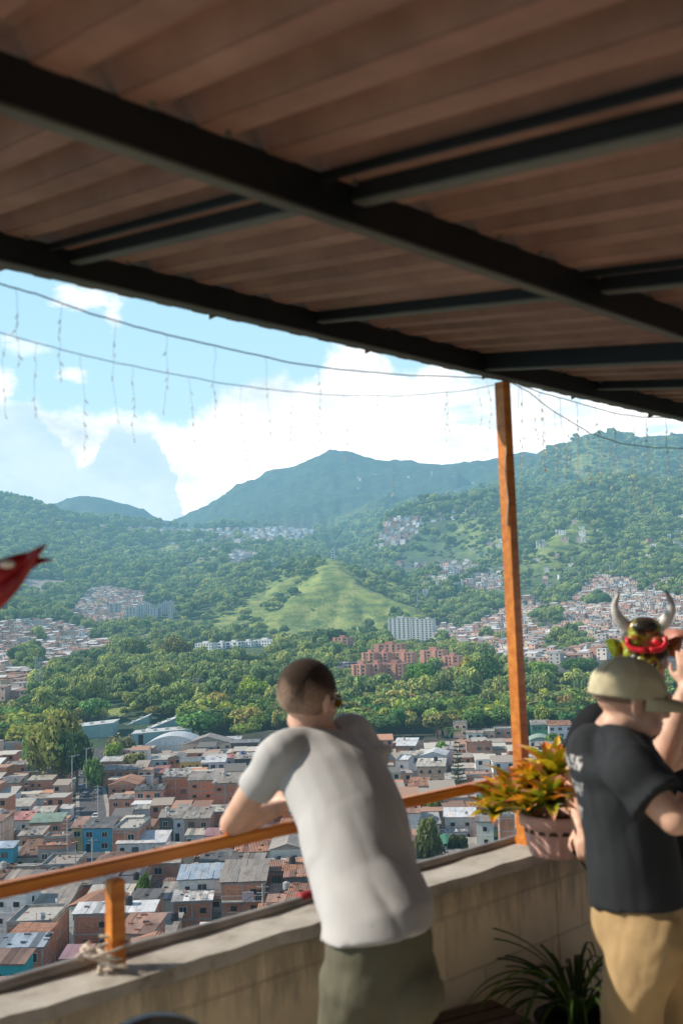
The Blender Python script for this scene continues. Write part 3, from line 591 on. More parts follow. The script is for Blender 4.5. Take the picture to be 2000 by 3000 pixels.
H = [
 ('A',-60,243,-75,-48,3,'slab','brick2','cement','tall brown brick block with white cornice at the left edge, behind the big street tree'),
 ('A',0,128,62,92,2,'slab','concrete','grey','grey concrete house at the left edge, below the tall brown block'),
 ('A',130,325,58,86,2,'slab','brick','cement','bare brick house with pale flat top left of the big dark tree'),
 ('A',165,380,160,190,1,'back','white','white','low white-walled yard house under the big dark tree'),
 ('A',50,245,255,285,2,'shed','brick','grey','brick house with grey sheet roof at far left, second row below the big tree'),
 ('A',245,430,222,258,2,'shed','brick','grey','brick house with pale cement band in the row left of the street top'),
 ('A',432,588,215,258,2,'shed','brick','cream','brick house with a diagonal white roof edge left of the street top'),
 ('A',590,662,235,262,2,'back','brick','rust','narrow brick house at the upper left corner of the car street'),
 ('A',202,432,292,352,1,'shed','brick2','dark','low house with dark patched scrap roof in the left rows'),
 ('A',385,625,330,362,2,'shed','brick','grey','long brick house with corrugated cement roof left of the car street','',13),
 ('A',0,170,398,455,2,'shed','brick','dark','brick house with dark tin roof at the left edge above the red awning house','b'),
 ('A',262,478,385,425,2,'shed','brick','cream','plain brick house with white corner posts left of the car street','b'),
 ('A',225,425,560,598,1,'shed','white','grey','low house with pale tin roof between the plain brick house and the corrugated white house'),
 ('A',22,272,600,672,1,'shed','white','cream','white house with yellowish corrugated cement roof at left','',12,.15),
 ('A',285,480,672,725,1,'shed','brick2','cream','low house with pale rubble roof left of the lower street end'),
 ('A',-20,272,722,795,2,'shed','white','red','white house with red sloping sheet roof and railed balcony at the left edge','y'),
 ('A',276,556,738,815,2,'shed','brick','green','brick house with pale green metal roof beside the red-roofed white one','b',12,.05),
 ('A',556,655,655,690,1,'shed','white','white','small white-roofed shop at the left kerb of the car street'),
 ('A',662,760,770,862,2,'shed','yellow','rust','ochre house with rusty roof joined to the turquoise one','',10),
 ('A',762,1028,775,865,2,'shed','blue','dark','turquoise house with yellow ground floor and dark tiled roof','',10),
 ('A',1030,1272,780,888,2,'slab','brick','cement','brick house with flat cement terrace roof right of the turquoise house','b'),
 ('A',1075,1515,900,1003,1,'shed','white','white','long white house with bright white ribbed metal roof','',12,.0),
 ('A',405,628,925,962,2,'slab','brick','tile','blind brick house with thin red roof edge below the green-roofed one','b'),
 ('A',150,405,965,1130,1,'shed','concrete','oldtile','house with worn wavy clay tile roof left of the blind brick house','',12,.3),
 ('A',-40,118,995,1052,2,'shed','blue','blue','house with pale blue sheet roof at the left edge'),
 ('A',-40,182,1052,1115,1,'shed','white','blue','low shed with blue-white sheet roof jutting from the left edge'),
 ('A',372,690,1120,1225,2,'slab','brick','grey','house with wide flat grey roof just above the handrail at left'),
 ('A',850,1250,1045,1190,1,'hip','brick','oldtile','house with broad brown clay tile roof above the handrail'),
 ('A',915,1290,288,330,2,'shed','brick','grey','long brick house with black picture window right of the car street','',10),
 ('A',925,1292,195,250,2,'shed','brick','white','brick house with bright white roof panels at the top right of the car street','b',12,.1),
 ('A',1000,1258,395,470,2,'front','brick','tile','brick gabled house with orange tiled roof right of the street','b'),
 ('A',1266,1386,385,400,2,'back','white','white','small white box of a house behind the rubble-roofed one','b'),
 ('A',1238,1498,470,518,3,'shed','brick','dark','three-storey brick house with torn scrap roof and open balcony','y',13,.8),
 ('A',1003,1238,560,598,2,'shed','brick','grey','brick house with fluted grey roof facing the parked white car'),
 ('A',1212,1362,655,695,2,'shed','white','cement','white house with crumbling roof under the scrap-roofed brick house'),
 ('A',1340,1555,190,240,1,'shed','white','cream','low building with a broad cream-white roof beside the arched hall','',14,.05),
 ('A',1392,1512,298,362,1,'shed','brick','red','small house with pinkish red roof right of the street top'),
 ('B',85,318,325,398,4,'shed','brick','cement','tall blind brick block with pale rubble on its roof, left of two similar blocks','b',12,.9),
 ('B',320,556,350,425,4,'shed','brick','grey','tall brick block with six small windows and corrugated roof, middle of three','b',12),
 ('B',548,762,365,452,4,'shed','brick','grey','tall brick block with a sloping grey sheet roof, nearest the leaning man’s arm','b'),
 ('B',240,440,192,258,2,'back','yellow','white','pale yellow house with two wide windows and white ribbed roof','',12,.0),
 ('B',442,652,205,262,2,'shed','white','white','white open-fronted house with pale roof right of the yellow one','y'),
 ('B',660,745,190,222,2,'shed','white','red','small house with a bright red sheet roof'),
 ('B',745,935,175,228,2,'shed','dark','cement','house with dark open upper floor and rubble roof near the man’s shoulder','',12,.8),
 ('B',132,270,190,222,2,'front','brick','grey','small brick gabled house left of the pale yellow one'),
 ('B',272,708,28,92,2,'front','cream','grey','long cream and brick building with grey gabled roof and four windows'),
 ('B',714,972,45,82,2,'back','dark','white','open shed with blue-white roof beside the long cream building','',12,.0),
 ('B',182,282,655,778,2,'shed','white','grey','narrow white house with steep grey fluted roof'),
 ('B',284,512,680,776,2,'shed','brick2','grey','brown house with wide dark window below the tall brick blocks'),
 ('B',55,180,700,770,2,'shed','dark','grey','dark little house with grey tent-like roof below the blind brick block'),
 ('B',520,672,660,715,2,'shed','brick2','cream','brick house with cream roof left of the man’s elbow','',12,.6),
 ('B',475,612,872,935,1,'shed','white','pink','low house with smooth pink roof under the man’s elbow','',12,.0),
 ('B',296,470,878,930,1,'shed','white','cream','small house with fine ribbed cream roof above the handrail'),
 ('B',750,1065,955,1085,1,'shed','concrete','tile','grey house with orange pantile roof and white gutters below the handrail'),
 ('B',1068,1380,950,1062,2,'front','white','grey','white and grey house with low grey gable and three windows'),
 ('B',430,742,1095,1170,1,'shed','concrete','dark','low shed with dark ribbed roof and small skylights'),
 ('B',228,632,1210,1335,3,'shed','white','blue','white three-storey house with broad bluish white roof','y',13,.05),
 ('B',1022,1206,1180,1262,3,'shed','brick','tile','brick house with wavy orange tile roof and a brick balcony','y'),
 ('B',1208,1395,1150,1312,3,'shed','dark','tile','dark-fronted house with half tile, half weathered board roof'),
 ('B',1392,1480,1170,1262,2,'shed','brick','tile','narrow house with striped tile roof beside the man’s shirt'),
 ('B',-20,232,1130,1188,2,'shed','brick2','cream','brick house with a blue-curtained window right of the handrail post'),
 ('B',0,282,1290,1412,1,'hip','brick','oldtile','house with dark brown hipped tile roof'),
 ('B',180,524,1445,1535,2,'shed','brick','white','brick house with a chaotic patched white and black scrap roof','b',12,1.),
 ('B',962,1212,1598,1655,2,'shed','brick','tile','low house with bright red tile roof below the for-sale building'),
 ('B',12,172,1660,1790,2,'shed','brick2','grey','narrow house with steep grey sheet roof behind the parapet'),
 ('B',420,740,1745,1850,1,'shed','white','white','house with plain white roof just above the parapet','',12,.0),
 ('C',140,662,250,392,2,'shed','brick','grey','long house with wide pale grey roof with dark skylights, under the handrail','b',13,.12),
 ('C',842,1340,225,308,2,'shed','brick','dark','brick house with fine ribbed dark roof behind the handrail post','b',13,.1),
 ('C',62,480,505,655,2,'slab','brick','cement','brick house with a cluttered flat cement terrace at lower left','b'),
 ('C',682,1405,455,545,3,'shed','brick','white','large blind brick building with bluish tin roof behind the handrail post','b',9,.4),
 ('C',-60,392,752,862,2,'shed','brick','blue','house with bluish tin roof weighted with dark blocks at lower left','b',12,1.),
 ('C',-120,218,895,1015,2,'shed','turq','rust','turquoise walled house with brown ribbed roof at the lower left edge'),
 ('C',568,786,862,965,2,'shed','brick','pink','small brick house with smooth dusty pink roof','b',12,.0),
 ('C',788,1060,850,1000,1,'shed','brick','dark','shack with jumbled dark sheets next to the pink-roofed house','',12,1.),
 ('C',1425,1520,570,760,2,'shed','brick2','grey','steep grey roofed house squeezed right of the big blind brick building'),
 ('C',195,560,1135,1225,1,'shed','white','blue','low house with pale bluish roof touching the parapet at lower left'),
 ('C',-20,140,1080,1200,1,'shed','brick','dark','shack with broken dark roof boards in the lower left corner','',12,1.),
 ('D',5,185,178,240,1,'shed','brick2','white','low brick house with gleaming white roof right of the man’s shoulder','',13,.0),
 ('D',376,456,82,97,1,'slab','pale','cement','small pinkish brick cube at the edge of the trees'),
 ('D',500,616,42,54,3,'slab','pale','cement','pale three-storey tower house left of the palms'),
 ('D',756,866,5,22,2,'slab','pale','cement','brick house with two big dark openings at the wood’s edge, left of the orange post'),
 ('D',866,990,8,26,2,'slab','brick2','cement','brick house with small windows touching the tall orange post'),
 ('D',748,846,108,128,2,'slab','pale','cream','pinkish brick house in the second row left of the orange post'),
 ('D',848,990,90,106,2,'slab','brick2','cream','wide brick house in the second row touching the orange post'),
 ('D',612,745,118,134,2,'shed','white','grey','house with grey roof and hanging washing right of the palms','y'),
 ('D',1152,1302,28,66,2,'shed','green','cement','pale green walled old house right of the orange post'),
 ('D',1300,1492,32,72,2,'shed','white','tile','white colonial house with long spiky clay tile roof'),
 ('D',1142,1312,150,198,1,'arch','white','green','hall with arched pale green roof right of the orange post'),
 ('D',1312,1400,168,198,1,'shed','white','grey','low grey-roofed annex beside the green arched hall'),
 ('D',1192,1392,208,242,2,'shed','dark','grey','open-sided house with faded grey roof below the green hall'),
 ('D',612,826,205,232,3,'back','brick','tile','three-storey brick house with open balcony right of the pine','y'),
 ('D',822,946,252,272,2,'shed','pale','grey','salmon brick house with twin windows left of the orange post'),
 ('D',420,530,235,272,2,'shed','white','cement','white house with weathered roof left of the pine'),
 ('D',235,436,285,322,2,'front','white','white','white house with blue-edged roofs in the middle rows'),
 ('D',62,235,290,322,2,'shed','white','cream','white house with cream roof panels behind the yellow-window house'),
 ('D',22,130,318,372,3,'slab','white','white','white house with yellow framed window beside the man’s shirt'),
 ('D',202,430,350,412,3,'shed','pale','cream','salmon brick house with a cream gabled roof and a small window'),
 ('D',442,604,475,522,2,'shed','brick','cream','brick house with stony cream roof above the handrail'),
 ('D',300,438,450,480,2,'slab','dark','dark','house draped in a dark tarpaulin beside the salmon brick house'),
 ('D',492,732,372,422,1,'hip','white','cream','low house with wide cream hipped roof below the pine'),
 ('D',132,286,508,575,2,'shed','lime','tile','pale green house with faded red roof and two windows'),
 ('D',582,822,455,492,2,'slab','brick','rust','long blind brick house above the handrail near the potted plant','b'),
 ('D',432,702,655,690,2,'slab','brick2','cement','brick house just below the handrail','b'),
 ('D',762,906,622,700,3,'shed','pale','tile','salmon walled house with pitched red tile roof below the handrail'),
 ('D',592,822,712,755,2,'shed','brick','tile','house with streaked orange tile roof'),
 ('D',432,686,762,835,2,'shed','white','white','house with dazzling white folded roof behind the round trees','',13,.0),
 ('D',692,834,792,872,3,'shed','white','grey','white house with grey ribbed roof left of the flower pot'),
 ('D',768,928,938,962,2,'slab','yellow','pink','house with pink parapet and yellow band left of the flower pot'),
 ('D',886,1010,790,834,4,'slab','brick','cement','tall plain brick block directly left of the flower pot','b'),
 ('D',362,528,1005,1082,1,'front','white','emerald','house with steep emerald green tent roof below the round trees','',13,.0),
 ('D',612,958,1010,1095,1,'shed','concrete','grey','low building with striped grey corrugated roof above the parapet','',13,.25),
 ('D',215,412,1080,1140,1,'shed','white','white','white roofed annex left of the green tent roof','',13,.1),
 ('D',930,1012,938,1000,2,'shed','turq','dark','teal house squeezed against the flower pot'),
]
for hs in H: hpx(*hs)
# ---- the building with the for-sale banner
ve = hpx('B', 620, 1020, 1168, 1358, 3, 'shed', 'brick', 'grey', 'three-storey brick building with balconies and the SE VENDE banner', 'y', 12, .08, 0.0)
_d = [c for c in ve.children if c.name.startswith('wall')][0]; vw = max(v.co.x for v in _d.data.vertices)
bn = MB(); bn.box(vw*.49, vw*.74, -1.2, -1.16, 5.4, 6.95); bo = bn.obj('banner', simple('banner_cloth', (.88, .74, .72), .8, True), None)
bo.parent = ve
def text_mesh(txt, size, mat, name='lettering'):
    cu = bpy.data.curves.new('t', 'FONT'); cu.body = txt; cu.size = size; cu.align_x = 'CENTER'; cu.extrude = .004
    to = bpy.data.objects.new('t', cu); COL.objects.link(to); dg = bpy.context.evaluated_depsgraph_get(); me = bpy.data.meshes.new_from_object(to.evaluated_get(dg))
    bpy.data.objects.remove(to); me.materials.clear(); me.materials.append(mat); me.name = name; return me
RED = simple('banner_lettering', (.16, .02, .02), .8, True)
for i, (tx, sz) in enumerate((('SE VENDE', .38), ('ESTE EDIFICIO', .25), ('(604) 235 279', .25), ('310 727 6708', .25))):
    lo = mobj('lettering', text_mesh(tx, sz, RED), None, bo, loc=(vw*.615, -1.23, 6.53-i*.33), rot=(math.pi/2, 0, 0))
# washing on the balcony
for k in range(4):
    cm = MB(); x = vw*(.78+.045*k); cm.quad((x, -1.0, 5.35+.1*k), (x+.33, -1.0, 5.35), (x+.3, -.95, 7.2), (x, -1.02, 7.2)); cm.obj('washing', M['paint'], ve, color=[(.02, .02, .03), (.03, .03, .05), (.02, .02, .02), (.05, .05, .09)][k])
# ---- infill houses on the gaps, in rows
def free(cx, cy, rw, rd):
    return all(abs(cx-a) > (rw+c)*.92 or abs(cy-b) > (rd+d)*.85 for a, b, c, d in PLACED)
def in_photo(x, y, z, m=60):
    px, py = proj((x, y, z)); return -m < px < 2000+m and py < 2990-.295*px+m+30
ROADC = [(250, 232), (262, 262), (268, 300), (262, 345), (246, 385), (232, 420)]       # centre of the street: photo column, distance
def roadx(Y): return (np.interp(Y, [q[1] for q in ROADC], [q[0] for q in ROADC])-1000)/(FP*.995)*Y
TREESPOT = [(-52, 340, 26), (-40, 360, 20)]
LM = [(60, 2190, 'the big dark street tree'), (250, 2340, 'the street with parked cars'), (270, 2430, 'the turquoise house'), (560, 2240, 'the pale yellow house'), (580, 2320, 'the three tall brick blocks'), (700, 2640, 'the for-sale banner building'),
      (420, 2440, 'the bright white ribbed roof'), (1340, 2200, 'the dark pine'), (1290, 2420, 'the round trees'), (1500, 2200, 'the tall orange post'), (1580, 2160, 'the green arched hall'), (1280, 2250, 'the salmon brick house'), (100, 2820, 'the cluttered cement terrace'), (420, 2180, 'the white arched hall'), (1200, 2160, 'the wall along the wood')]
print('for-sale', tuple(ve.location), ve.location.z, [round(float(v)) for v in proj(tuple(ve.location))])
for x_ in (655, 690, 730, 770):
    for y_ in (2600, 2630, 2660, 2690): HERO.append((x_, y_, ve.location.y))
late = []; fill = 0; rr = random.Random(99); used_labels = {}
rows = []
Yr = 118.; rowi = 0
while Yr < 425:
    x = -.36*Yr-6
    off = rr.uniform(0, 5)
    while x < .36*Yr+6:
        w = rr.uniform(4.2, 7.2); d = rr.uniform(5, 7.6); y = Yr+rr.uniform(-1.2, 1.2); cx, cy = x+w/2, y+d/2
        zg = gz(cx, cy); n = rr.choice([1, 1, 2, 2, 3, 3] if Yr > 175 else [2, 2, 3, 3]); h = n*2.65+.35
        def hides(h_):
            pa, pt = proj((x, y, zg+h_+1.2)); pb, pq = proj((x+w, y, zg)); return any(Yh > cy and pa-3 < hx < pb+3 and pt-4 < hy < pq for hx, hy, Yh in HERO)
        while n > 1 and hides(h): n -= 1; h = n*2.65+.35
        if hides(h): x += 2.2; continue
        ok = free(cx, cy, w/2, d/2) and in_photo(cx, cy, zg+h) and fill < 400
        if 226 < cy < 430 and abs(cx-float(roadx(cy))) < w/2+5: ok = False
        px, py = proj((cx, cy, zg+h))
        if cy > 300 and px < 350 and 100 < px and py < 2240: ok = False
        if py < 2170+.02*px-(px > 1000)*30: ok = False
        if ok:
            wl = rr.choice(['brick']*7+['brick2']*4+['pale']*3+['white']*2+['concrete', 'cream', 'cream', 'white']); ty = rr.choice(['shed']*5+['slab']*3+['back', 'gable', 'front'])
            rc = rr.choice(['grey']*3+['dark', 'white', 'cement', 'rust', 'rust', 'rust', 'cream', 'tile', 'tile', 'tile', 'oldtile'])
            if ty == 'slab': rc = rr.choice(['cement', 'grey', 'cream'])
            lm = min(LM, key=lambda q: (q[0]-px)**2+((q[1]-py)*1.5)**2); dx, dy = px-lm[0], py-lm[1]
            rel = ('just ' if abs(dx)+abs(dy) < 90 else '')+(('right of ' if dx > 0 else 'left of ') if abs(dx) > abs(dy)*1.5 else ('below ' if dy > 0 else 'behind '))
            wn = {'brick': 'red brick', 'brick2': 'brown brick', 'pale': 'salmon brick', 'white': 'white', 'concrete': 'grey block', 'cream': 'cream', 'lime': 'pale green', 'yellow': 'ochre', 'blue': 'blue-green'}[wl]
            rn = {'grey': 'grey tin roof', 'dark': 'dark tin roof', 'white': 'white roof', 'cement': 'cement roof', 'rust': 'rusty roof', 'blue': 'bluish roof', 'cream': 'cream roof', 'tile': 'orange tile roof', 'oldtile': 'brown tile roof', 'red': 'red roof'}[rc]
            lab = f"{['one', 'two', 'three'][n-1]}-storey {wn} house with {rn}, {rel}{lm[2]}"
            if cy > 355 or NH[0] >= 285: late.append((cx, cy, zg, w, d, n, rr.uniform(-.06, .06), WALLC[wl], ROOFC[rc])); PLACED.append((cx, cy, w/2+.3, d/2+.5)); x += w+.3; continue
            house(x, y, zg, w, d, n, ty, wl, rc, lab, rr.uniform(-.2, .02), int(x*31+y*7), group='houses packed into the valley town', scrap=rr.choice([.1, .25, .5, .9]), feats='b' if rr.random() < .3 else '')
            fill += 1
        x += w+rr.choice([0.3, .4, .5, 2.5])
    rowi += 1; Yr += rr.uniform(7.0, 7.8) if rowi % 2 else rr.uniform(9, 10.5)
print('houses', NH[0], 'infill', fill)
# ---- hillside settlements
def settle(poly, dmin, dmax, sp, seed):
    r = random.Random(seed); out = []
    xs = [p[0] for p in poly]; Y = dmin
    while Y < dmax:
        X = (min(xs)-1000)/FP*Y; X1 = (max(xs)-1000)/FP*Y
        while X < X1:
            x = X+r.uniform(-2, 2); y = Y+r.uniform(-2.5, 2.5); out.append((x, y)); X += sp*r.uniform(.75, 1.25)
        Y += sp*r.uniform(1.0, 1.4)
    a = np.array(out); z = height(a[:, 0], a[:, 1]); px, py = proj(np.stack([a[:, 0], a[:, 1], z+3], -1)); k = inpoly(px, py, poly)
    for g in GROVES: k &= ~inpoly(px, py, g)
    return [(float(a[i, 0]), float(a[i, 1]), float(z[i])) for i in np.nonzero(k)[0]]
FARH = []
FARH += [('left', p) for p in settle(TOWNS['left'], 620, 1500, 9.5, 1)]
FARH += [('leftmid', p) for p in settle(TOWNS['leftmid'], 1500, 2300, 11, 2)]
FARH += [('right', p) for p in settle(TOWNS['right'], 760, 1800, 9.8, 3)]
FARH += [('crest', p) for p in settle(TOWNS['crest'], 3000, 4100, 30, 4)]
FARH += [('knoll', p) for p in settle(TOWNS['knoll'], 2400, 3400, 19, 5)]
FARH += [('upmid', p) for p in settle(TOWNS['upmid'], 2200, 3400, 19, 6)]
FARH += [('mid', p) for p in settle(TOWNS['mid'], 1900, 2800, 21, 7)]
FARH += [('mid2', p) for p in settle(TOWNS['mid2'], 1300, 2400, 15, 8)]
FARH += [('mid2', p) for p in settle([(1690, 1700), (1700, 1660), (1900, 1650), (2060, 1690), (2060, 1760), (1880, 1735)], 1300, 2300, 17, 9)]
FARH += [('mid2', p) for p in settle([(930, 1560), (1120, 1560), (1110, 1640), (1010, 1630), (940, 1600)], 2000, 3300, 26, 10)]
for poly, sp, sd, d0, d1 in (([(150,1560),(500,1570),(900,1600),(880,1640),(600,1680),(300,1650)], 40, 31, 2300, 3900), ([(1100,1500),(1480,1470),(1480,1640),(1250,1660),(1100,1640)], 32, 32, 1900, 3300), ([(1520,1450),(2030,1450),(2030,1720),(1800,1690),(1560,1730)], 40, 33, 1500, 2700), ([(1130,1660),(1480,1660),(1480,1800),(1280,1790)], 20, 34, 1250, 2200), ([(1000,1360),(1500,1400),(2000,1310),(2000,1400),(1500,1470),(1100,1500)], 110, 35, 3300, 5600), ([(0,1500),(300,1540),(480,1560),(300,1600),(0,1590)], 60, 36, 2900, 4100), ([(300,1840),(560,1850),(540,1880),(330,1890)], 24, 37, 1050, 1700)):
    FARH += [('mid', p) for p in settle(poly, d0, d1, sp, sd) if float(fbm(np.array([p[0]/220.]), np.array([p[1]/220.]), 3, 91)[0]) > .44]
FARH.sort(key=lambda q: q[1][1])
print('far houses', len(FARH))
FW = MB(); FW.box(-.6, .6, -.05, .05, 0, 1.1, 0, skip=('k', 'b')); FW = FW.mesh('window', [M['glass']])
def far_house_faces(m, x, y, z, w, d, n, yaw, wc, rc, r, big=1., wnd=True):
    Mx = Matrix.Translation((x, y, z)) @ Matrix.Rotation(yaw, 4, 'Z'); h = n*2.7*big
    m.box(-w/2, w/2, -d/2, d/2, -5*big, h, 0, wc, Mx, skip=('b', 't')); 
    if r.random() < .5: m.box(-w/2-.2, w/2+.2, -d/2-.3, d/2+.2, h, h+.25, 1, rc, Mx)
    else:
        s = r.uniform(.6, 1.6); vs = [(-w/2-.3, -d/2-.3, h), (w/2+.3, -d/2-.3, h), (w/2+.3, d/2+.3, h+s), (-w/2-.3, d/2+.3, h+s), (-w/2, d/2, h-.2), (w/2, d/2, h-.2)]
        vs = [Mx @ Vector(v) for v in vs]; m.add(vs, [(0, 1, 2, 3), (3, 2, 5, 4)], 1, rc)
    if wnd:
        for k in range(n):
            for t in (-.27, .27):
                if r.random() < .8:
                    zz = k*2.7*big+.9*big; ww = .6*big; hh = 1.25*big
                    for (ax, ay, bx, by) in (((t*w-ww), -d/2-.04, (t*w+ww), -d/2-.04), (-w/2-.04, t*d+ww, -w/2-.04, t*d-ww)):
                        a = [Mx @ Vector(v) for v in ((ax, ay, zz), (bx, by, zz), (bx, by, zz+hh), (ax, ay, zz+hh))]
                        m.add(a, [(0, 1, 2, 3)], 2)
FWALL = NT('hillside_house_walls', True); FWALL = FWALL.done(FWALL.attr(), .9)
far = MB(); nind = 300-NH[0]; rf = random.Random(4)
NAMES = {'left': 'on the left slope above the tree belt', 'right': 'on the right hillside below the green hills'}
FC = [(.74, .50, .39)]*5+[(.66, .41, .31)]*5+[(.42, .22, .16)]*3+[(.68, .58, .50)]*3+[(.72, .71, .68)]*2+[(.45, .43, .40), (.60, .50, .3)]
FR = [(.42, .40, .38)]*3+[(.6, .58, .55)]*2+[(.36, .2, .14)]*2+[(.28, .27, .27), (.7, .7, .7)]
cnt = 0
for reg, (x, y, z) in FARH:
    big = {'crest': 2.0, 'knoll': 1.5, 'upmid': 1.5, 'mid': 1.4, 'mid2': 1.15, 'leftmid': 1.}.get(reg, 1.)
    w = rf.uniform(6, 10)*big; d = rf.uniform(6, 9)*big; n = rf.choice([1, 2, 2, 3, 3] if reg in ('left', 'right', 'leftmid') else [1, 2, 2]); yaw = rf.uniform(-.3, .3)-(.5 if reg == 'right' else .25)
    wc = rf.choice(FC); j = rf.uniform(.8, 1.15); wc = tuple(min(.8, c*j) for c in wc); rc = rf.choice(FR)
    if reg in ('crest', 'knoll', 'upmid', 'mid') and rf.random() < .5: wc = (.7, .66, .6)
    if reg in ('left', 'right') and cnt < nind:
        cnt += 1; root = empty('house', (x, y, z), yaw)
        tag(root, {'left': 'small brick house '+NAMES['left'], 'right': 'small brick house '+NAMES['right']}[reg], 'house', 'brick houses nearest the tree belt, '+reg+' side')
        m = MB(); h = n*2.7; m.box(-w/2, w/2, -d/2, d/2, -5, h, 0, (1, 1, 1), skip=('b',)); m.box(-w/2-.05, w/2+.05, -d/2-.05, d/2+.05, 2.6, 2.75, 1)
        mobj('wall', m.mesh('wall', [M['plaster'], M['concrete']]), None, root, color=wc)
        q = MB(); s = rf.uniform(.1, 1.5)
        q.add([(-w/2-.3, -d/2-.3, h+.05), (w/2+.3, -d/2-.3, h+.05), (w/2+.3, d/2+.3, h+s), (-w/2-.3, d/2+.3, h+s), (-w/2, d/2, h-.2), (w/2, d/2, h-.2)], [(0, 1, 2, 3), (3, 2, 5, 4)])
        mobj('roof', q.mesh('roof', [M['tin']]), None, root, color=rc)
        for k in range(n):
            for t in (-.28, .25):
                if rf.random() < .8: mobj('window', FW, None, root, loc=(t*w, -d/2-.02, k*2.7+1))
                if rf.random() < .5: mobj('window', FW, None, root, loc=(-w/2-.02, t*d, k*2.7+1), rot=(0, 0, -math.pi/2))
    else: far_house_faces(far, x, y, z, w, d, n, yaw, wc, rc, rf, big, wnd=reg != 'crest')
for (x, y, z, w, d, n, yaw, wc, rc) in late: far_house_faces(far, x, y, z, w, d, n, yaw, wc, rc, rf)
print('late', len(late))
fo = far.obj('hillside_houses', [FWALL, FWALL, M['glass']]); tag(fo, 'mass of small brick and white houses covering the far hillsides', 'houses', kind='stuff')
# ------------------------------------------------------------------ apartment blocks
def block(px0, px1, ytop, ybot, Y, dep, floors, wall, label, cat='apartment block', yaw=0, cols=4, roofcol=None, strips=None, side=2, group=None, name='apartment_block', real=True):
    A = at(px0, ybot, Y); B = at(px1, ybot, Y); T = at(px0, ytop, Y); w = B[0]-A[0]; h = T[2]-A[2]
    root = empty(name, tuple(A), yaw); tag(root, label, cat, group)
    m = MB(); m.box(0, w, 0, dep, -12, h, 0, skip=('b',))
    if strips: 
        for s0, s1 in strips: m.box(s0*w, s1*w, -.5, -.03, -2, h+.8, 0, (1.25, 1.25, 1.25))
    mobj('wall', m.mesh('wall', [M['paint']]), None, root, color=wall)
    q = MB(); q.box(-.15, w+.15, -.15, dep+.15, h+.004, h+.5, 0); q.box(w*.35, w*.65, dep*.3, dep*.7, h+.5, h+2.4, 0)
    mobj('roof', q.mesh('roof', [M['paint']]), None, root, color=roofcol or tuple(c*.85 for c in wall))
    fh = h/floors; ww = w/cols*.42
    wm_ = MB(); wm_.box(-ww/2, ww/2, -.06, .1, 0, fh*.5, 0, skip=('k',)); wm_.box(-ww/2-.1, ww/2+.1, -.2, -.06, -.2, 0, 1); wm_ = wm_.mesh('window', [M['glass'], M['frame']])
    k_ = 0
    for f in range(floors):
        for c in range(cols):
            if k_ < 90: mobj('window', wm_, None, root, loc=(w*(c+.5)/cols, -.02, f*fh+fh*.28)); k_ += 1
        for c in range(side):
            if k_ < 98:
                left = (px0 > 1000); mobj('window', wm_, None, root, loc=(-.02 if left else w+.02, dep*(c+.5)/side, f*fh+fh*.28), rot=(0, 0, -math.pi/2 if left else math.pi/2), scale=(min(1, dep/side*.5/ww), 1, 1)); k_ += 1
    return root
PK = (.62, .30, .22)
for i, (a, b, t, bo_, Y, dep, c, lab) in enumerate([
  (1030,1075,1950,2003,600,14,3,'pink brick block at the lower left end of the estate, behind the leaning man'),
  (1078,1112,1948,2003,606,16,2,'narrow pink block second in the lower row of the estate'),
  (1116,1185,1948,1998,610,13,4,'wide brown-windowed block in the middle of the pink estate'),
  (1060,1098,1915,1960,665,12,3,'pink block rising behind the lower left end of the estate'),
  (1100,1138,1915,1960,668,14,3,'second pink block in the upper left of the estate'),
  (1140,1210,1915,1960,672,12,4,'long pink block in the upper middle of the estate'),
  (1095,1180,1890,1925,740,12,5,'tall terracotta block at the back left of the estate'),
  (1230,1300,1908,1945,700,12,4,'pink block with grey windows at the back right of the estate'),
  (1296,1345,1925,1968,660,12,3,'low pink block in the right of the estate'),
  (1294,1370,1957,1990,640,12,4,'long low brown block half behind a tree at the estate’s right end'),
  (975,1022,1870,1905,880,14,3,'dark red block standing in the trees above the leaning man’s head')]):
    block(a, b, t, bo_, Y, dep, 5 if bo_-t > 40 else 4, tuple(v*(.8 if i in (2, 6, 9, 10) else 1.05) for v in PK), lab, cols=c, strips=[(.02, .2), (.55, .68)], group='pink brick apartment estate', yaw=-.38)
for i, (a, b, t, bo_, Y, dep, fl, c, lab) in enumerate([(1138,1205,1812,1872,1210,16,11,5,'left wing of the tall grey tower block beside the orange post'), (1206,1232,1815,1890,1195,14,12,2,'middle wing of the tall grey tower block'), (1233,1268,1814,1893,1180,18,12,3,'right wing of the tall grey tower block')]):
    block(a, b, t, bo_, Y, dep, fl, (.62, .61, .58), lab, 'tower block', cols=c, yaw=-.35, group='grey tower block wings')
for i, (a, b, t, bo_, c, lab) in enumerate([(430,470,1890,1912,4,'low cream wing at the left end of the white housing row'), (572,628,1886,1918,6,'white block with open galleries in the tree belt'), (632,656,1884,1932,1,'blank white stair tower at the centre of the white row'), (660,704,1882,1935,2,'tall white slab at the centre of the white row'), (705,740,1880,1908,4,'white block right of the tall slab'), (742,806,1876,1912,7,'long white gallery block at the right end of the row')]):
    block(a, b, t, bo_, 1060+i*8, 13, 6 if bo_-t > 40 else 4, (.84, .83, .79), lab, cols=c, yaw=-.42, group='white housing row among the trees')
gt = [(370,398,1780,1822),(399,420,1776,1815),(421,440,1768,1806),(432,458,1785,1826),(459,474,1783,1808),(475,492,1764,1806),(493,506,1762,1800),(462,470,1770,1800),(507,524,1782,1808)]
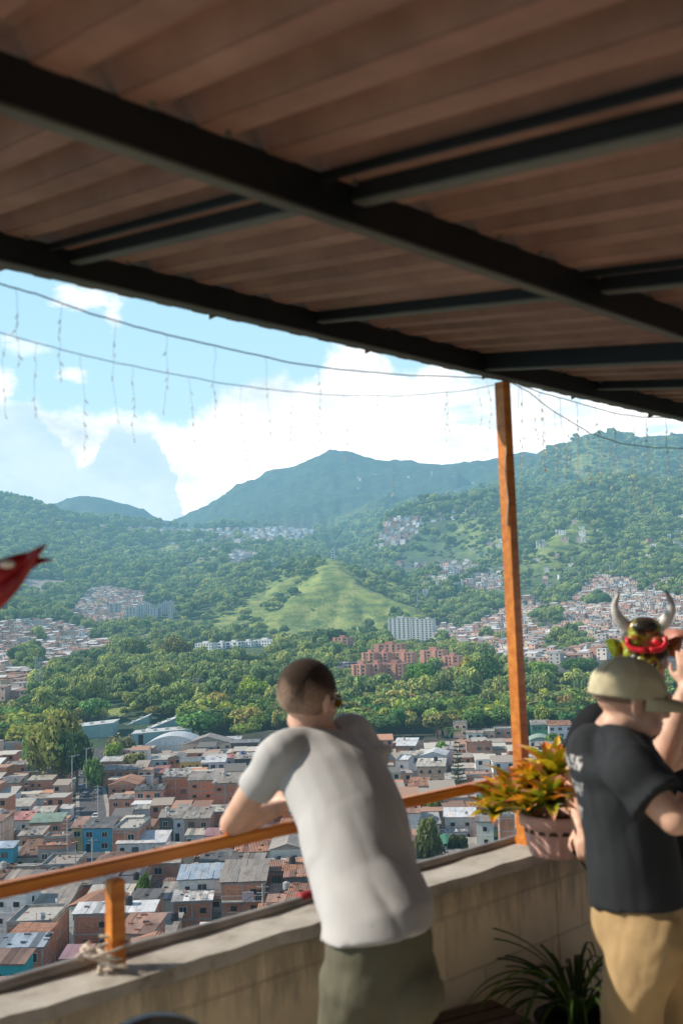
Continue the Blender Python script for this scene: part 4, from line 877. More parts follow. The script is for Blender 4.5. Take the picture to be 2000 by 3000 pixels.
for i, (a, b, t, bo_) in enumerate(gt):
    block(a, b, t, bo_+8, 1500+(i % 3)*25, 14, 12, (.55, .56, .57) if i % 2 else (.62, .58, .54), ['leftmost wide grey tower of the far cluster', 'second grey tower from the left in the far cluster', 'beige tower third from the left in the far cluster', 'broad front tower in the middle of the far cluster', 'low front tower right of the broad one in the far cluster', 'tallest tower at the back right of the far cluster', 'slim back tower second from the right in the far cluster', 'slim tower between the middle and back right of the far cluster', 'rightmost low tower of the far cluster'][i], 'tower block', cols=3 if b-a > 14 else 2, group='grey towers on the left hillside', side=1)
for i, (a, b, t, bo_) in enumerate([(28,62,1817,1842), (64,92,1820,1840), (95,122,1818,1840)]):
    block(a, b, t, bo_, 1330, 12, 5, (.6, .56, .5), ['cream apartment block at the left edge below the quarry', 'middle cream apartment block of three at left', 'rightmost cream apartment block of three at left'][i], cols=6, group='cream blocks at the left edge')
block(320, 350, 1772, 1800, 1560, 12, 6, (.45, .46, .47), 'grey panel block amid the hillside brick houses', cols=2)
block(970, 981, 1612, 1640, 1880, 6, 4, (.7, .7, .68), 'small white tower on top of the green hill', 'tower', cols=1, side=0)
# ------------------------------------------------------------------ library sheds (blue-green slabs), arched hall
LIB = simple('patinated_green_panels', (.22, .36, .36), .6, True, .4, .12)
LIBR = simple('pale_metal_roof', (.55, .56, .54), .6, True, .3, .15)
def slab_hall(px0, px1, yt0, yt1, yb, Y, dep, label, group, door=False):
    A = at(px0, yb, Y); w = at(px1, yb, Y)[0]-A[0]; z0 = at(px0, yt0, Y)[2]-A[2]; z1 = at(px1, yt1, Y)[2]-A[2]
    root = empty('culture_hall', tuple(A), .06); tag(root, label, 'building', group)
    m = MB(); m.prism([(0, -4), (w, -4), (w, z1), (0, z0)], 0, dep, 'y'); m.obj('wall', LIB, root)
    q = MB(); q.prism([(-.2, z0+.02), (w+.2, z1+.02), (w+.2, z1+.3), (-.2, z0+.3)], -.2, dep+3, 'y')
    for k in range(4):
        X = w*(.15+.2*k); zz = z0+(z1-z0)*X/w+.31; q.box(X, X+1.6, dep*.3, dep*.3+1.2, zz, zz+1.1)
    q.obj('roof', LIBR, root)
    if door:
        q = MB(); q.box(w*.12, w*.2, -.05, .05, -.5, z1*.75); q.obj('door', M['dark'], root)
    return root
slab_hall(318, 436, 2150, 2098, 2128, 500, 12, 'rearmost blue-green wedge-roofed library hall', 'blue-green library halls')
slab_hall(380, 521, 2160, 2103, 2150, 478, 14, 'middle blue-green library hall with the steepest roof edge', 'blue-green library halls')
slab_hall(385, 560, 2152, 2138, 2185, 452, 12, 'front blue-green library hall with a dark doorway', 'blue-green library halls', True)
slab_hall(165, 330, 2138, 2120, 2158, 470, 16, 'low pale-roofed library wing above the dark street tree', 'blue-green library halls')
rt = empty('arched_hall', tuple(at(425, 2208, 418)), .02); tag(rt, 'hall with shallow arched translucent white roof below the library', 'hall')
m = MB(); m.box(0, 22, 0, 18, -3, 3.2, 0); m.obj('wall', M['plaster'], rt, color=(.6, .6, .58))
q = roof_mesh(22, 18, 'arch', random.Random(3)); mobj('roof', q.mesh('roof', [M['tin'], M['plaster']]), None, rt, loc=(0, 0, 3.3), color=(.66, .7, .72))
rt = empty('market_shed', tuple(at(560, 2205, 425)), .02); tag(rt, 'flat white warehouse right of the arched hall', 'warehouse')
m = MB(); m.box(0, 20, 0, 14, -3, 3.4, 0); m.obj('wall', M['plaster'], rt, color=(.6, .6, .58))
q = roof_mesh(20, 14, 'shed', random.Random(3), .08, .1); mobj('roof', q.mesh('roof', [M['tin'], M['plaster']]), None, rt, loc=(0, 0, 3.4), color=(.62, .64, .64))
# boundary wall along the wood
bw = MB()
pts = [(560, 2178), (700, 2152), (790, 2140), (900, 2142), (1160, 2152), (1290, 2150), (1330, 2152)]
for (a, ya), (b, yb_) in zip(pts, pts[1:]):
    P = at(a, ya, 455); Q = at(b, yb_, 455); bw.add([tuple(P+[0, 0, -3.4]), tuple(Q+[0, 0, -3.4]), tuple(Q), tuple(P), tuple(P+[0, .5, 0]), tuple(Q+[0, .5, 0]), tuple(P+[0, .5, -3.4]), tuple(Q+[0, .5, -3.4])], [(0, 1, 2, 3), (3, 2, 5, 4), (4, 5, 7, 6)])
tag(bw.obj('boundary_wall', simple('ochre_wall', (.38, .31, .2), .9, True, .3, .2)), 'long ochre wall between the town and the wood', 'wall')
# ------------------------------------------------------------------ street, cars, poles
rd = MB(); N = 40; last = None
for i in range(N+1):
    Y = 232+(425-232)*i/N; X = float(roadx(Y)); L = (X-3.9, Y, gz(X-3.9, Y)+.12); R_ = (X+3.9, Y, gz(X+3.9, Y)+.12)
    if last: rd.quad(last[0], last[1], R_, L)
    last = (L, R_)
tag(rd.obj('street', M['asphalt']), kind='structure')
for sgn, nm in ((-1, 'pavement'), (1, 'pavement')):
    pv = MB(); last = None
    for i in range(N+1):
        Y = 232+(425-232)*i/N; X = float(roadx(Y)); a = X+sgn*3.9; b = X+sgn*5.1; z = max(gz(a, Y), gz(b, Y))+.26; P = [(a, Y, z-.3), (a, Y, z), (b, Y, z), (b, Y, z-.3)]
        if last:
            for k in range(3): pv.quad(last[k], last[k+1], P[k+1], P[k])
        last = P
    tag(pv.obj(nm, M['concrete']), kind='structure')
def car_proto():
    prof = [(-2.1, .35), (-2.15, .75), (-1.95, .95), (-1.2, 1.0), (-.75, 1.45), (1.0, 1.5), (1.75, 1.0), (2.1, .9), (2.15, .4)]
    root = empty('parked_car', (0, 0, 0)); b = MB(); b.prism([(p[0], p[1]) for p in prof], -.85, .85, 'y'); me = b.mesh('body', [M['carpaint']])
    bm = bmesh.new(); bm.from_mesh(me); bmesh.ops.bevel(bm, geom=[e for e in bm.edges], offset=.07, segments=2, affect='EDGES'); bm.to_mesh(me); bm.free(); mobj('body', me, None, root, color=(.75, .75, .75))
    for nm, poly in (('windscreen', [(-1.22, 1.02), (-.8, 1.4), (-.79, 1.42), (-1.24, 1.03)]),): 
        g = MB(); g.quad((-1.19, -.72, 1.04), (-1.19, .72, 1.04), (-.77, .66, 1.45), (-.77, -.66, 1.45)); g.obj(nm, M['glass'], root, loc=(-.03, 0, .02))
    g = MB(); g.quad((1.1, -.66, 1.48), (1.1, .66, 1.48), (1.72, .72, 1.06), (1.72, -.72, 1.06)); g.obj('rear_window', M['glass'], root, loc=(.04, 0, .02))
    for s in (-1, 1):
        g = MB(); g.quad((-1.05, .865*s, 1.05), (1.45, .865*s, 1.05), (.95, .862*s, 1.4), (-.7, .862*s, 1.4)); g.obj('side_window', M['glass'], root)
        for X in (-1.35, 1.35):
            wh = MB(); wh.bar((X, .7*s, .33), (X, .89*s, .33), .33, 14); w_ = wh.obj('wheel', M['tyre'], root); rm = MB(); rm.bar((X, .89*s, .33), (X, .905*s, .33), .19, 10); rm.obj('rim', M['steel'], w_)
    return root
def copytree(o, parent=None):
    c = o.copy(); COL.objects.link(c); c.parent = parent
    for ch in o.children: copytree(ch, c)
    return c
car = car_proto(); cars = []
CW = [(274, 277, 1.62, (.78, .78, .79), 'white hatchback parked nearest on the right kerb of the steep street'), (276, 290, 1.6, (.72, .73, .74), 'white car second on the right kerb, behind the nearest hatchback'), (277, 335, 1.7, (.75, .75, .75), 'white car further up the right kerb beyond the two close ones'),
      (232, 345, 1.5, (.35, .37, .4), 'grey car on the left kerb near the top of the street'), (245, 330, 1.4, (.10, .11, .13), 'dark car standing across the left lane'), (240, 372, .2, (.7, .7, .7), 'white car turned sideways at the top of the street'), (258, 390, .1, (.6, .62, .64), 'silver car turning at the top of the street'),
      (228, 392, .3, (.75, .75, .73), 'white car at the very top left end of the street'), (274, 350, 1.6, (.55, .12, .1), 'red car beside the right kerb in the upper street')]
for i, (px, Y, rz, c, lab) in enumerate(CW):
    o = car if i == 0 else copytree(car); X = (px-1000)/(FP*.995)*Y; o.location = (X, Y, gz(X, Y)+.14); o.rotation_euler = (0, 0, rz); tag(o, lab, 'car', 'cars in the steep street')
    for ch in o.children:
        if ch.name.startswith('body'): ch.color = c+(1,)
for i in range(14):
    o = copytree(car); px = 996+(i % 7)*8; Y = 690+(i//7)*14; X = (px-1000)/(FP*.995)*Y; z = CZ+(hor(px)-(1951-(i//7)*9))*Y/FP; o.location = (X, Y, z); o.rotation_euler = (0, 0, 1.3+.1*random.random())
    tag(o, 'pale car in the car park left of the pink estate', 'car', 'cars in the estate car park')
    g_ = random.choice([.7, .75, .4, .5, .2])
    for ch in o.children:
        if ch.name.startswith('body'): ch.color = (g_, g_, g_*1.02, 1)
cp = MB(); P = [tuple(at(a, b, Y)+[0, 0, -.3]) for a, b, Y in ((985, 1958, 684), (1060, 1958, 684), (1060, 1936, 712), (985, 1936, 712))]; cp.quad(*P); tag(cp.obj('car_park', M['asphalt']), kind='structure')
def pole(px, ytop, ybot, Y, label, arms=2, name='utility_pole', light=False):
    A = at(px, ybot, Y); h = at(px, ytop, Y)[2]-A[2]; root = empty(name, tuple(A)); tag(root, label, 'pole')
    m = MB(); m.bar((0, 0, -2), (0, 0, h), .17, 7, r2=.11); m.obj('shaft', M['pole'], root)
    for k in range(arms):
        q = MB(); q.box(-1.0, 1.0, -.06, .06, h-.5-k*.9, h-.38-k*.9); q.obj('crossarm', M['pole'], root)
    if light:
        q = MB(); q.path([(0, 0, h-.6), (.9, -.3, h-.1), (1.9, -.6, h)], .05, 5); q.box(1.8, 2.5, -.75, -.45, h-.06, h+.08); q.obj('lamp_arm', M['steel'], root)
    return root
for a in [(254, 2190, 2290, 318, 'concrete pole left of the big street tree', 1, True), (212, 2212, 2290, 310, 'concrete pole with lamp at the left corner of the street', 1, True), (288, 2300, 2405, 262, 'pole on the right kerb beside the nearest white car', 2, False),
          (198, 2395, 2500, 222, 'tall pole left of the ochre house', 3, False), (271, 2455, 2520, 205, 'pole in front of the turquoise house', 1, False), (222, 2490, 2545, 190, 'white pole with side bars below the turquoise house', 2, False), (940, 1940, 2020, 520, 'thin pole in the wood above the man', 0, False),
          (1105, 2025, 2075, 560, 'lamp pole rising from the wood left of the orange post', 1, True), (1404, 2040, 2090, 540, 'white lamp pole in the wood left of the orange post', 1, True), (770, 2590, 2665, 165, 'pole beside the for-sale building', 2, False), (263, 2035, 2120, 560, 'tall pale pole in the left of the tree belt', 1, False), (152, 2030, 2120, 560, 'tall pole near the left masts', 2, False)]:
    pole(a[0], a[1], a[2], a[3], a[4], a[5], light=a[6])
def mast(px, ytop, ybot, Y, wb, label, arms=(), wt=.35, name='lattice_mast'):
    A = at(px, ybot, Y); h = at(px, ytop, Y)[2]-A[2]; root = empty(name, tuple(A)); tag(root, label, 'pylon'); m = MB(); N = max(5, int(h/(wb*1.1)))
    def c(k): t = k/N; s = wb*(1-t)+wt*t; return [Vector((sx*s/2, sy*s/2, h*t)) for sx, sy in ((-1, -1), (1, -1), (1, 1), (-1, 1))]
    r = max(.06, Y*.00009)
    for k in range(N):
        a, b = c(k), c(k+1)
        for i in range(4): m.bar(a[i], b[i], r, 4, cap=False); m.bar(a[i], b[(i+1) % 4], r*.7, 3, cap=False); m.bar(b[i], b[(i+1) % 4], r*.6, 3, cap=False)
    m.obj('lattice', M['steel'], root)
    for z, L in arms:
        q = MB(); q.bar((-L, 0, h*z), (L, 0, h*z), r*1.2, 4); q.bar((-L, 0, h*z), (0, 0, h*z+L*.35), r, 4); q.bar((L, 0, h*z), (0, 0, h*z+L*.35), r, 4)
        for s in (-1, 1): q.bar((s*L, 0, h*z), (s*L, 0, h*z-1.2), r*1.3, 4)
        q.obj('crossarm', M['steel'], root)
    return root
mast(580, 1985, 2118, 560, 5.5, 'tall lattice power pylon in the middle of the tree belt', [(.94, 4.2), (.80, 5.2)])
mast(108, 1925, 2100, 600, 2.2, 'left one of the twin antenna masts at left', [(.97, 1.3), (.85, 1.2)], 1.2)
mast(121, 1925, 2100, 606, 2.2, 'right one of the twin antenna masts at left', [(.9, 1.3)], 1.2)
mast(1474, 1800, 1930, 900, 2.6, 'antenna mast rising beside the orange post', [(.97, 2.), (.9, 2.)], 1.6)
mast(1788, 1655, 1706, 1560, 7, 'distant pylon on the ridge above the right hillside', [(.97, 9), (.75, 5)])
mast(1225, 1728, 1782, 1560, 6, 'distant pylon at the foot of the green hill', [(.95, 5), (.8, 6)])
mast(1710, 1352, 1424, 2680, 4, 'red and white antenna mast on the right ridge', [])
for (px, py, Y) in ((985, 1331, 6500), (1004, 1328, 6500)): mast(px, py-16, py+4, Y, 6, ('left' if px < 990 else 'right')+' one of two thin aerials on the distant mountain top', [], name='summit_aerial')
# wires across the street and between the poles
wr = MB()
for i, (a, b) in enumerate([((198, 2400, 222), (288, 2305, 262)), ((198, 2404, 222), (271, 2458, 205)), ((271, 2458, 205), (330, 2480, 205)), ((288, 2305, 262), (212, 2216, 310)), ((580, 1995, 560), (263, 2040, 560)), ((212, 2216, 310), (254, 2194, 318)), ((770, 2600, 165), (650, 2680, 160))]):
    P = Vector(at(*a)); Q = Vector(at(*b)); n_ = 10
    w_ = MB(); w_.path([P.lerp(Q, t/n_)-Vector((0, 0, (P-Q).length*.03*4*(t/n_)*(1-t/n_))) for t in range(n_+1)], .035, 4)
    tag(w_.obj('overhead_wire', M['tyre']), ['wire from the tall pole to the kerb pole by the white car', 'wire from the tall pole down to the turquoise house pole', 'short wire in front of the turquoise house', 'wire running up the steep street', 'long wire strung from the power pylon to the left', 'wire between the two upper street poles', 'wire sagging past the for-sale building'][i], 'wire')
# ------------------------------------------------------------------ trees one can tell apart
def ttop(px, ytop, ybot, wpx, Y, col, kind, label, group=None, name='broadleaf_tree'):
    B = at(px, ybot, Y); T = at(px, ytop, Y); z = gz(B[0], Y); return tree(B[0], Y, z, wpx*Y/FP, T[2]-z, col, kind, name, label, group)
GD = (.075, .14, .05); GM = (.10, .20, .06); GL = (.18, .30, .06)
ttop(175, 2085, 2235, 190, 345, (.12, .17, .06), 2, 'big dark round tree above the steep street')
ttop(225, 2110, 2250, 120, 338, (.06, .11, .04), 0, 'tree merging with the right side of the big round street tree')
ttop(115, 2105, 2225, 90, 352, GM, 1, 'paler tree at the left of the big round street tree')
ttop(275, 2190, 2270, 62, 320, GM, 4, 'small bushy tree hanging over the parked cars')
ttop(335, 2160, 2215, 60, 380, GL, 1, 'small bright green tree by the white arched hall')
ttop(350, 2128, 2215, 120, 392, (.16, .17, .09), 'airy', 'thin flat-crowned tree in front of the library')
ttop(392, 2180, 2225, 70, 370, (.14, .17, .08), 'airy', 'sparse low tree at the left end of the arched hall')
ttop(420, 2530, 2580, 48, 185, (.09, .19, .03), 4, 'bush right of the short handrail post among the roofs')
ttop(892, 2588, 2670, 78, 150, (.16, .36, .03), 0, 'bright lime green tree top beside the leaning man')
ttop(1262, 2378, 2480, 108, 205, (.12, .14, .05), 2, 'large round olive green tree right of the leaning man')
ttop(1345, 2405, 2480, 78, 208, (.08, .10, .04), 0, 'darker round tree adjoining the olive green one')
ttop(1268, 2295, 2335, 62, 262, (.15, .25, .06), 4, 'low bright bush just above the handrail')
ttop(1415, 2312, 2345, 36, 262, (.08, .2, .05), 1, 'small tree under the handrail near the flower pot')
ttop(1290, 2160, 2200, 40, 380, GM, 1, 'small tree in front of the wall along the wood')
ttop(1625, 2135, 2170, 60, 400, GM, 4, 'hedge-like tree beside the green arched hall')
ttop(1180, 2205, 2235, 30, 360, GD, 3, 'small dark tree beside the man’s right shoulder')
# pine (araucaria)
A = at(1341, 2262, 300); zt = at(1341, 2150, 300)[2]; zg_ = gz(A[0], 300); root = empty('pine_tree', (A[0], 300, zg_)); tag(root, 'narrow dark pine with tiered branches among the houses', 'tree'); hh_ = zt-zg_
m = MB(); m.bar((0, 0, -.5), (0, 0, hh_), .2, 7, r2=.05); m.obj('trunk', M['bark'], root)
m = MB(); r = random.Random(2)
for k in range(13):
    z = hh_*(.22+.76*k/13); L = 2.3*(1-k/14.5)+.35
    for i in range(9):
        a = i*.7+k*.4; d = Vector((math.cos(a), math.sin(a), 0))
        for s in range(int(5+L*3)):
            t = (s+1)/(5+L*3); p = Vector((0, 0, z+.15*t*L))+d*L*t; u = Vector((-d.y, d.x, 0)); w_ = .3*(1.1-t*.6)+.08
            m.quad(p-u*w_-Vector((0, 0, .08)), p+d*.25+Vector((0, 0, r.uniform(-.1, .1))), p+u*w_-Vector((0, 0, .08)), p+Vector((0, 0, .2)), 0, (r.uniform(.6, 1.2),)*3)
m.obj('crown', M['leaf'], root, color=(.025, .07, .04))
# palms
def palm(px, ytop, ybot, Y, label):
    B = at(px, ybot, Y); z = gz(B[0], Y); h = at(px, ytop, Y)[2]-z; root = empty('palm_tree', (B[0], Y, z)); tag(root, label, 'tree', 'palms'); r = random.Random(px)
    m = MB(); m.path([(0, 0, -.5), (.15, 0, h*.5), (.1, .1, h-1)], .19, 7, r2=.12); m.obj('trunk', M['bark'], root)
    m = MB()
    for i in range(16):
        a = i*2.4; d = Vector((math.cos(a), math.sin(a), 0)); L = r.uniform(2, 3); up = r.uniform(.1, 1.1)
        for s in range(12):
            t = s/12; p = Vector((.1, .1, h-1))+d*L*t+Vector((0, 0, L*(up*t-1.0*t*t)))
            for q in (-1, 1):
                u = Vector((-d.y, d.x, 0))*q; m.quad(p, p+d*.16, p+d*.3+u*.65-Vector((0, 0, .35)), p+d*.16+u*.6-Vector((0, 0, .35)), 0, (r.uniform(.7, 1.3),)*3)
    m.obj('crown', M['leaf'], root, color=(.09, .19, .06))
palm(1318, 2125, 2190, 405, 'left palm beside the pale tower house'); palm(1332, 2132, 2195, 400, 'right palm beside the pale tower house')
palm(1245, 1885, 1905, 820, 'palm on the edge of the right town left of the orange post'); palm(1330, 1888, 1915, 800, 'palm with wide fronds behind the pink estate'); palm(1368, 1890, 1912, 805, 'palm nearest the orange post behind the pink estate')
# named trees in the belt
ttop(1235, 1925, 2000, 95, 590, (.08, .2, .04), 1, 'bright broad tree in front of the pink estate')
ttop(1425, 1915, 2020, 110, 580, (.06, .13, .04), 0, 'very large dark tree left of the orange post')
ttop(1370, 1925, 1960, 60, 640, (.45, .36, .03), 4, 'yellow flowering tree right of the pink estate')
ttop(1700, 1915, 2000, 110, 640, (.06, .13, .04), 2, 'broad dark tree right of the orange post')
ttop(1590, 1925, 2010, 110, 620, (.08, .17, .04), 0, 'round green tree right of the orange post')
ttop(1655, 2025, 2100, 60, 480, (.14, .15, .07), 3, 'pale brownish tree near the capped man')
ttop(645, 2080, 2160, 75, 470, (.19, .22, .05), 1, 'yellow-green tree right of the library halls')
ttop(810, 2060, 2150, 75, 480, (.08, .22, .04), 4, 'fresh green tree left of the leaning man’s head')
ttop(475, 2060, 2130, 100, 520, (.10, .12, .05), 0, 'brownish round tree above the library')
ttop(1205, 2015, 2070, 60, 520, (.2, .16, .12), 'airy', 'leafless greyish tree right of the leaning man’s head')
ttop(400, 1858, 1960, 90, 860, (.17, .2, .05), 3, 'tall pale olive tree left of the white housing')
ttop(512, 1865, 1975, 100, 840, (.19, .2, .05), 0, 'tall yellowish tree in front of the white housing')
ttop(740, 1985, 2040, 110, 560, (.17, .27, .04), 4, 'yellow-green spreading tree left of the leaning man’s head')
ttop(965, 1830, 1900, 110, 930, (.04, .09, .04), 2, 'dense dark tree below the green hill')
# ---- the tree belt: countable big ones first
def forest_points(n, ymin, ymax, seed, sel):
    g = np.random.default_rng(seed); Y = np.sqrt(g.uniform(ymin**2, ymax**2, n)); px = g.uniform(-60, 2060, n); X = (px-1000)/(FP*.995)*Y; Z = height(X, Y)
    P = np.stack([X, Y, Z], -1); qx, qy = proj(P+np.array([0, 0, 2])); k = np.ones(n, bool)
    for name, poly in TOWNS.items(): k &= ~inpoly(qx, qy, poly)
    for gr in GROVES: k |= inpoly(qx, qy, gr) & (g.random(n) < .8)
    ingr = np.zeros(n, bool)
    jx = qx+70*(fbm(X/90, Y/90, 4, 31)-.5); jy = qy+46*(fbm(X/90+9, Y/90, 4, 37)-.5)
    for poly in GRASS: ingr |= inpoly(jx, jy, poly)
    dm, _ = ridge_dist(X, Y); gul = fbm(X/50, Y/50, 3, 77); k &= (~ingr) | ((gul > .50) & (dm > 24) & (g.random(n) < .5)) | (g.random(n) < .01)
    for poly in BARE: k &= ~inpoly(qx, qy, poly)
    pat = fbm(X/(Y*.05+30), Y/(Y*.05+30), 4, 51); k &= ~((Y > 1000) & (pat > np.where(qx > 1350, .60, .64)) & (g.random(n) < .8))
    k &= ~((qx > 985) & (qx < 1062) & (qy > 1925) & (qy < 1962) & (Y > 640) & (Y < 730))
    k &= ~(inpoly(qx, qy, [(165, 2118), (330, 2105), (380, 2088), (565, 2088), (565, 2195), (165, 2195)]))
    k &= ~((qy > 2150) & (qx > 560)); k &= ~((qx < 600) & (qy > 2150) & (qx > 100)); 
    for (a, b, c, d, y0, y1) in ((1015, 1200, 1945, 2000, 560, 612), (1040, 1380, 1905, 1960, 612, 690), (1290, 1375, 1950, 1995, 560, 650), (555, 818, 1880, 1940, 860, 1100), (1130, 1275, 1810, 1905, 960, 1240), (425, 480, 1885, 1912, 1000, 1070), (1060, 1140, 1960, 2012, 540, 620)):
        k &= ~((qx > a) & (qx < b) & (qy > c-12) & (qy < d+14) & (Y > y0) & (Y < y1))
    k &= ~inpoly(qx, qy, [(365, 1775), (530, 1765), (530, 1832), (365, 1835)])
    return P[k], qx[k], qy[k]
P, qx, qy = forest_points(9000, 448, 1000, 8, None)
o_ = np.argsort(P[:, 1]); P = P[o_]; qx = qx[o_]; qy = qy[o_]
keep = []; cells = {}
for i in range(len(P)):
    cx, cy = int(P[i, 0]//8), int(P[i, 1]//8)
    if any((P[i, 0]-P[j, 0])**2+(P[i, 1]-P[j, 1])**2 < 38 for dx in (-1, 0, 1) for dy in (-1, 0, 1) for j in cells.get((cx+dx, cy+dy), [])): continue
    cells.setdefault((cx, cy), []).append(i); keep.append(i)
P = P[keep]; qx = qx[keep]; qy = qy[keep]; print('belt trees', len(P))
TC = [(.10, .19, .06), (.075, .15, .055), (.14, .22, .06), (.18, .21, .08), (.17, .24, .06), (.08, .20, .065)]
TCN = ['green', 'dark green', 'mid green', 'olive', 'yellow-green', 'deep green']
rt_ = random.Random(12); NIND = 250; near = sorted(range(len(P)), key=lambda i: P[i, 1])[:NIND]; rest = [i for i in range(len(P)) if i not in set(near)]
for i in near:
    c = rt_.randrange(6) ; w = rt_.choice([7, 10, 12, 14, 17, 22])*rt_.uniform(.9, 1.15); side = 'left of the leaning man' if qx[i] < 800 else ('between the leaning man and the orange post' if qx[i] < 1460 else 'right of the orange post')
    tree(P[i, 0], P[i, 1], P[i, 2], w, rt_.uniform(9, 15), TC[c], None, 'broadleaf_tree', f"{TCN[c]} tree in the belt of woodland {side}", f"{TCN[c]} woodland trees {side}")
# ---- the rest of the woods as one planted mass
PP = [P[rest]]; SS = [.75+1.2*np.random.default_rng(1).random(len(rest))**1.6]
for (n, a, b, sd, s0, s1) in ((15000, 1000, 2000, 21, 1.1, 1.8), (16000, 2000, 3200, 22, 1.7, 2.8), (9000, 3200, 4300, 23, 2.4, 4.0)):
    Q, _, _ = forest_points(n, a, b, sd, None); PP.append(Q); SS.append(s0*.6+(s1*1.25-s0*.6)*np.random.default_rng(sd).random(len(Q))**1.7)
PP = np.concatenate(PP); SS = np.concatenate(SS); print('forest', len(PP))
FMAT = M['leaf'].copy(); FMAT.name = 'woodland_leaves'
for nd in FMAT.node_tree.nodes:
    if nd.type == 'OBJECT_INFO': oi = nd
protos = []
def simple_crown(name, seed, n, leaf):
    return crown_mesh(name, seed, n, leaf, 9, random.Random(seed).uniform(.7, 1.2))
me = bpy.data.meshes.new('woodland'); me.vertices.add(len(PP)); me.vertices.foreach_set('co', PP.astype(np.float32).ravel())
g = np.random.default_rng(3); sc3 = np.stack([SS*g.uniform(.8, 1.2, len(PP)), SS*g.uniform(.8, 1.2, len(PP)), SS*g.uniform(.8, 1.5, len(PP))], -1)
a_ = me.attributes.new('scl', 'FLOAT_VECTOR', 'POINT'); a_.data.foreach_set('vector', sc3.astype(np.float32).ravel())
a_ = me.attributes.new('rot', 'FLOAT_VECTOR', 'POINT'); rz3 = np.zeros((len(PP), 3)); rz3[:, 2] = g.uniform(0, 6.28, len(PP)); a_.data.foreach_set('vector', rz3.astype(np.float32).ravel())
a_ = me.attributes.new('pick', 'INT', 'POINT'); a_.data.foreach_set('value', g.integers(0, 4, len(PP)).astype(np.int32))
fo = mobj('woodland', me, None); tag(fo, 'dense woods covering the far hills and valley', 'woods', kind='stuff')
ng = bpy.data.node_groups.new('plant_woods', 'GeometryNodeTree'); ng.interface.new_socket('Geometry', in_out='INPUT', socket_type='NodeSocketGeometry'); ng.interface.new_socket('Geometry', in_out='OUTPUT', socket_type='NodeSocketGeometry')
N_ = ng.nodes; gi = N_.new('NodeGroupInput'); go = N_.new('NodeGroupOutput'); iop = N_.new('GeometryNodeInstanceOnPoints'); m2p = N_.new('GeometryNodeMeshToPoints')
ng.links.new(gi.outputs[0], m2p.inputs['Mesh']); ng.links.new(m2p.outputs[0], iop.inputs['Points'])
jn = N_.new('GeometryNodeJoinGeometry')
src = [o for o in bpy.data.objects if o.name.startswith('crown') and o.data in CROWNS[:4]]; byd = {}
for o in src:
    if tuple(round(v, 2) for v in o.color[:3]) == (.14, .22, .06): byd.setdefault(o.data.name, o)
for o in src: byd.setdefault(o.data.name, o)
for k, o in enumerate(byd.values()):
    oi = N_.new('GeometryNodeObjectInfo'); oi.inputs['Object'].default_value = o; oi.inputs['As Instance'].default_value = True
    ng.links.new(oi.outputs['Geometry'], jn.inputs[0])
ng.links.new(jn.outputs[0], iop.inputs['Instance']); iop.inputs['Pick Instance'].default_value = True
for nm, ty, sock in (('scl', 'FLOAT_VECTOR', 'Scale'), ('rot', 'FLOAT_VECTOR', 'Rotation'), ('pick', 'INT', 'Instance Index')):
    na = N_.new('GeometryNodeInputNamedAttribute'); na.data_type = ty; na.inputs['Name'].default_value = nm; ng.links.new(na.outputs[0], iop.inputs[sock])
ng.links.new(iop.outputs[0], go.inputs[0]); md = fo.modifiers.new('plant', 'NODES'); md.node_group = ng; fo.color = (.14, .21, .085, 1)
# ------------------------------------------------------------------ terrace: frame (s along the parapet, o outward from the camera, z up)
Dv = Vector((.72733, .68629, 0)); Nv = Vector((-.68629, .72733, 0))
def T(s, o, z): return Dv*s+Nv*o+Vector((0, 0, z))
TM = Matrix(((Dv.x, Nv.x, 0, 0), (Dv.y, Nv.y, 0, 0), (0, 0, 1, 0), (0, 0, 0, 1)))     # local (s, o, z) -> world
TROT = math.atan2(Dv.y, Dv.x)
def s_at(px_, py_, o): d = Vector(ray(px_, py_)); return (Vector(CAM)+d*(o/d.dot(Nv))).dot(Dv)
PS = s_at(1524, 2200, 2.80); print('PS', PS, s_at(1476, 1112, 2.80)); 
def wood_mat(name, c0, c1, rough=.35):
    t = NT(name); g = t.coord(); n = t.noise(t.mapping(g, (1.2, 14, 14)), 2.2, 6, .6); n2 = t.noise(g, 1.3, 4)
    c = t.ramp(n, [(.3, c0), (.7, c1)]); c = t.mix(c, t.ramp(n2, [(.3, (.6, .55, .5)), (.7, (1.1, 1.1, 1.1))]), .7, 'MULTIPLY')
    return t.done(c, rough, t.bump(n, .25, .004))
M['rust'] = wood_mat('orange_varnished_wood', (.56, .15, .025), (.86, .34, .06))
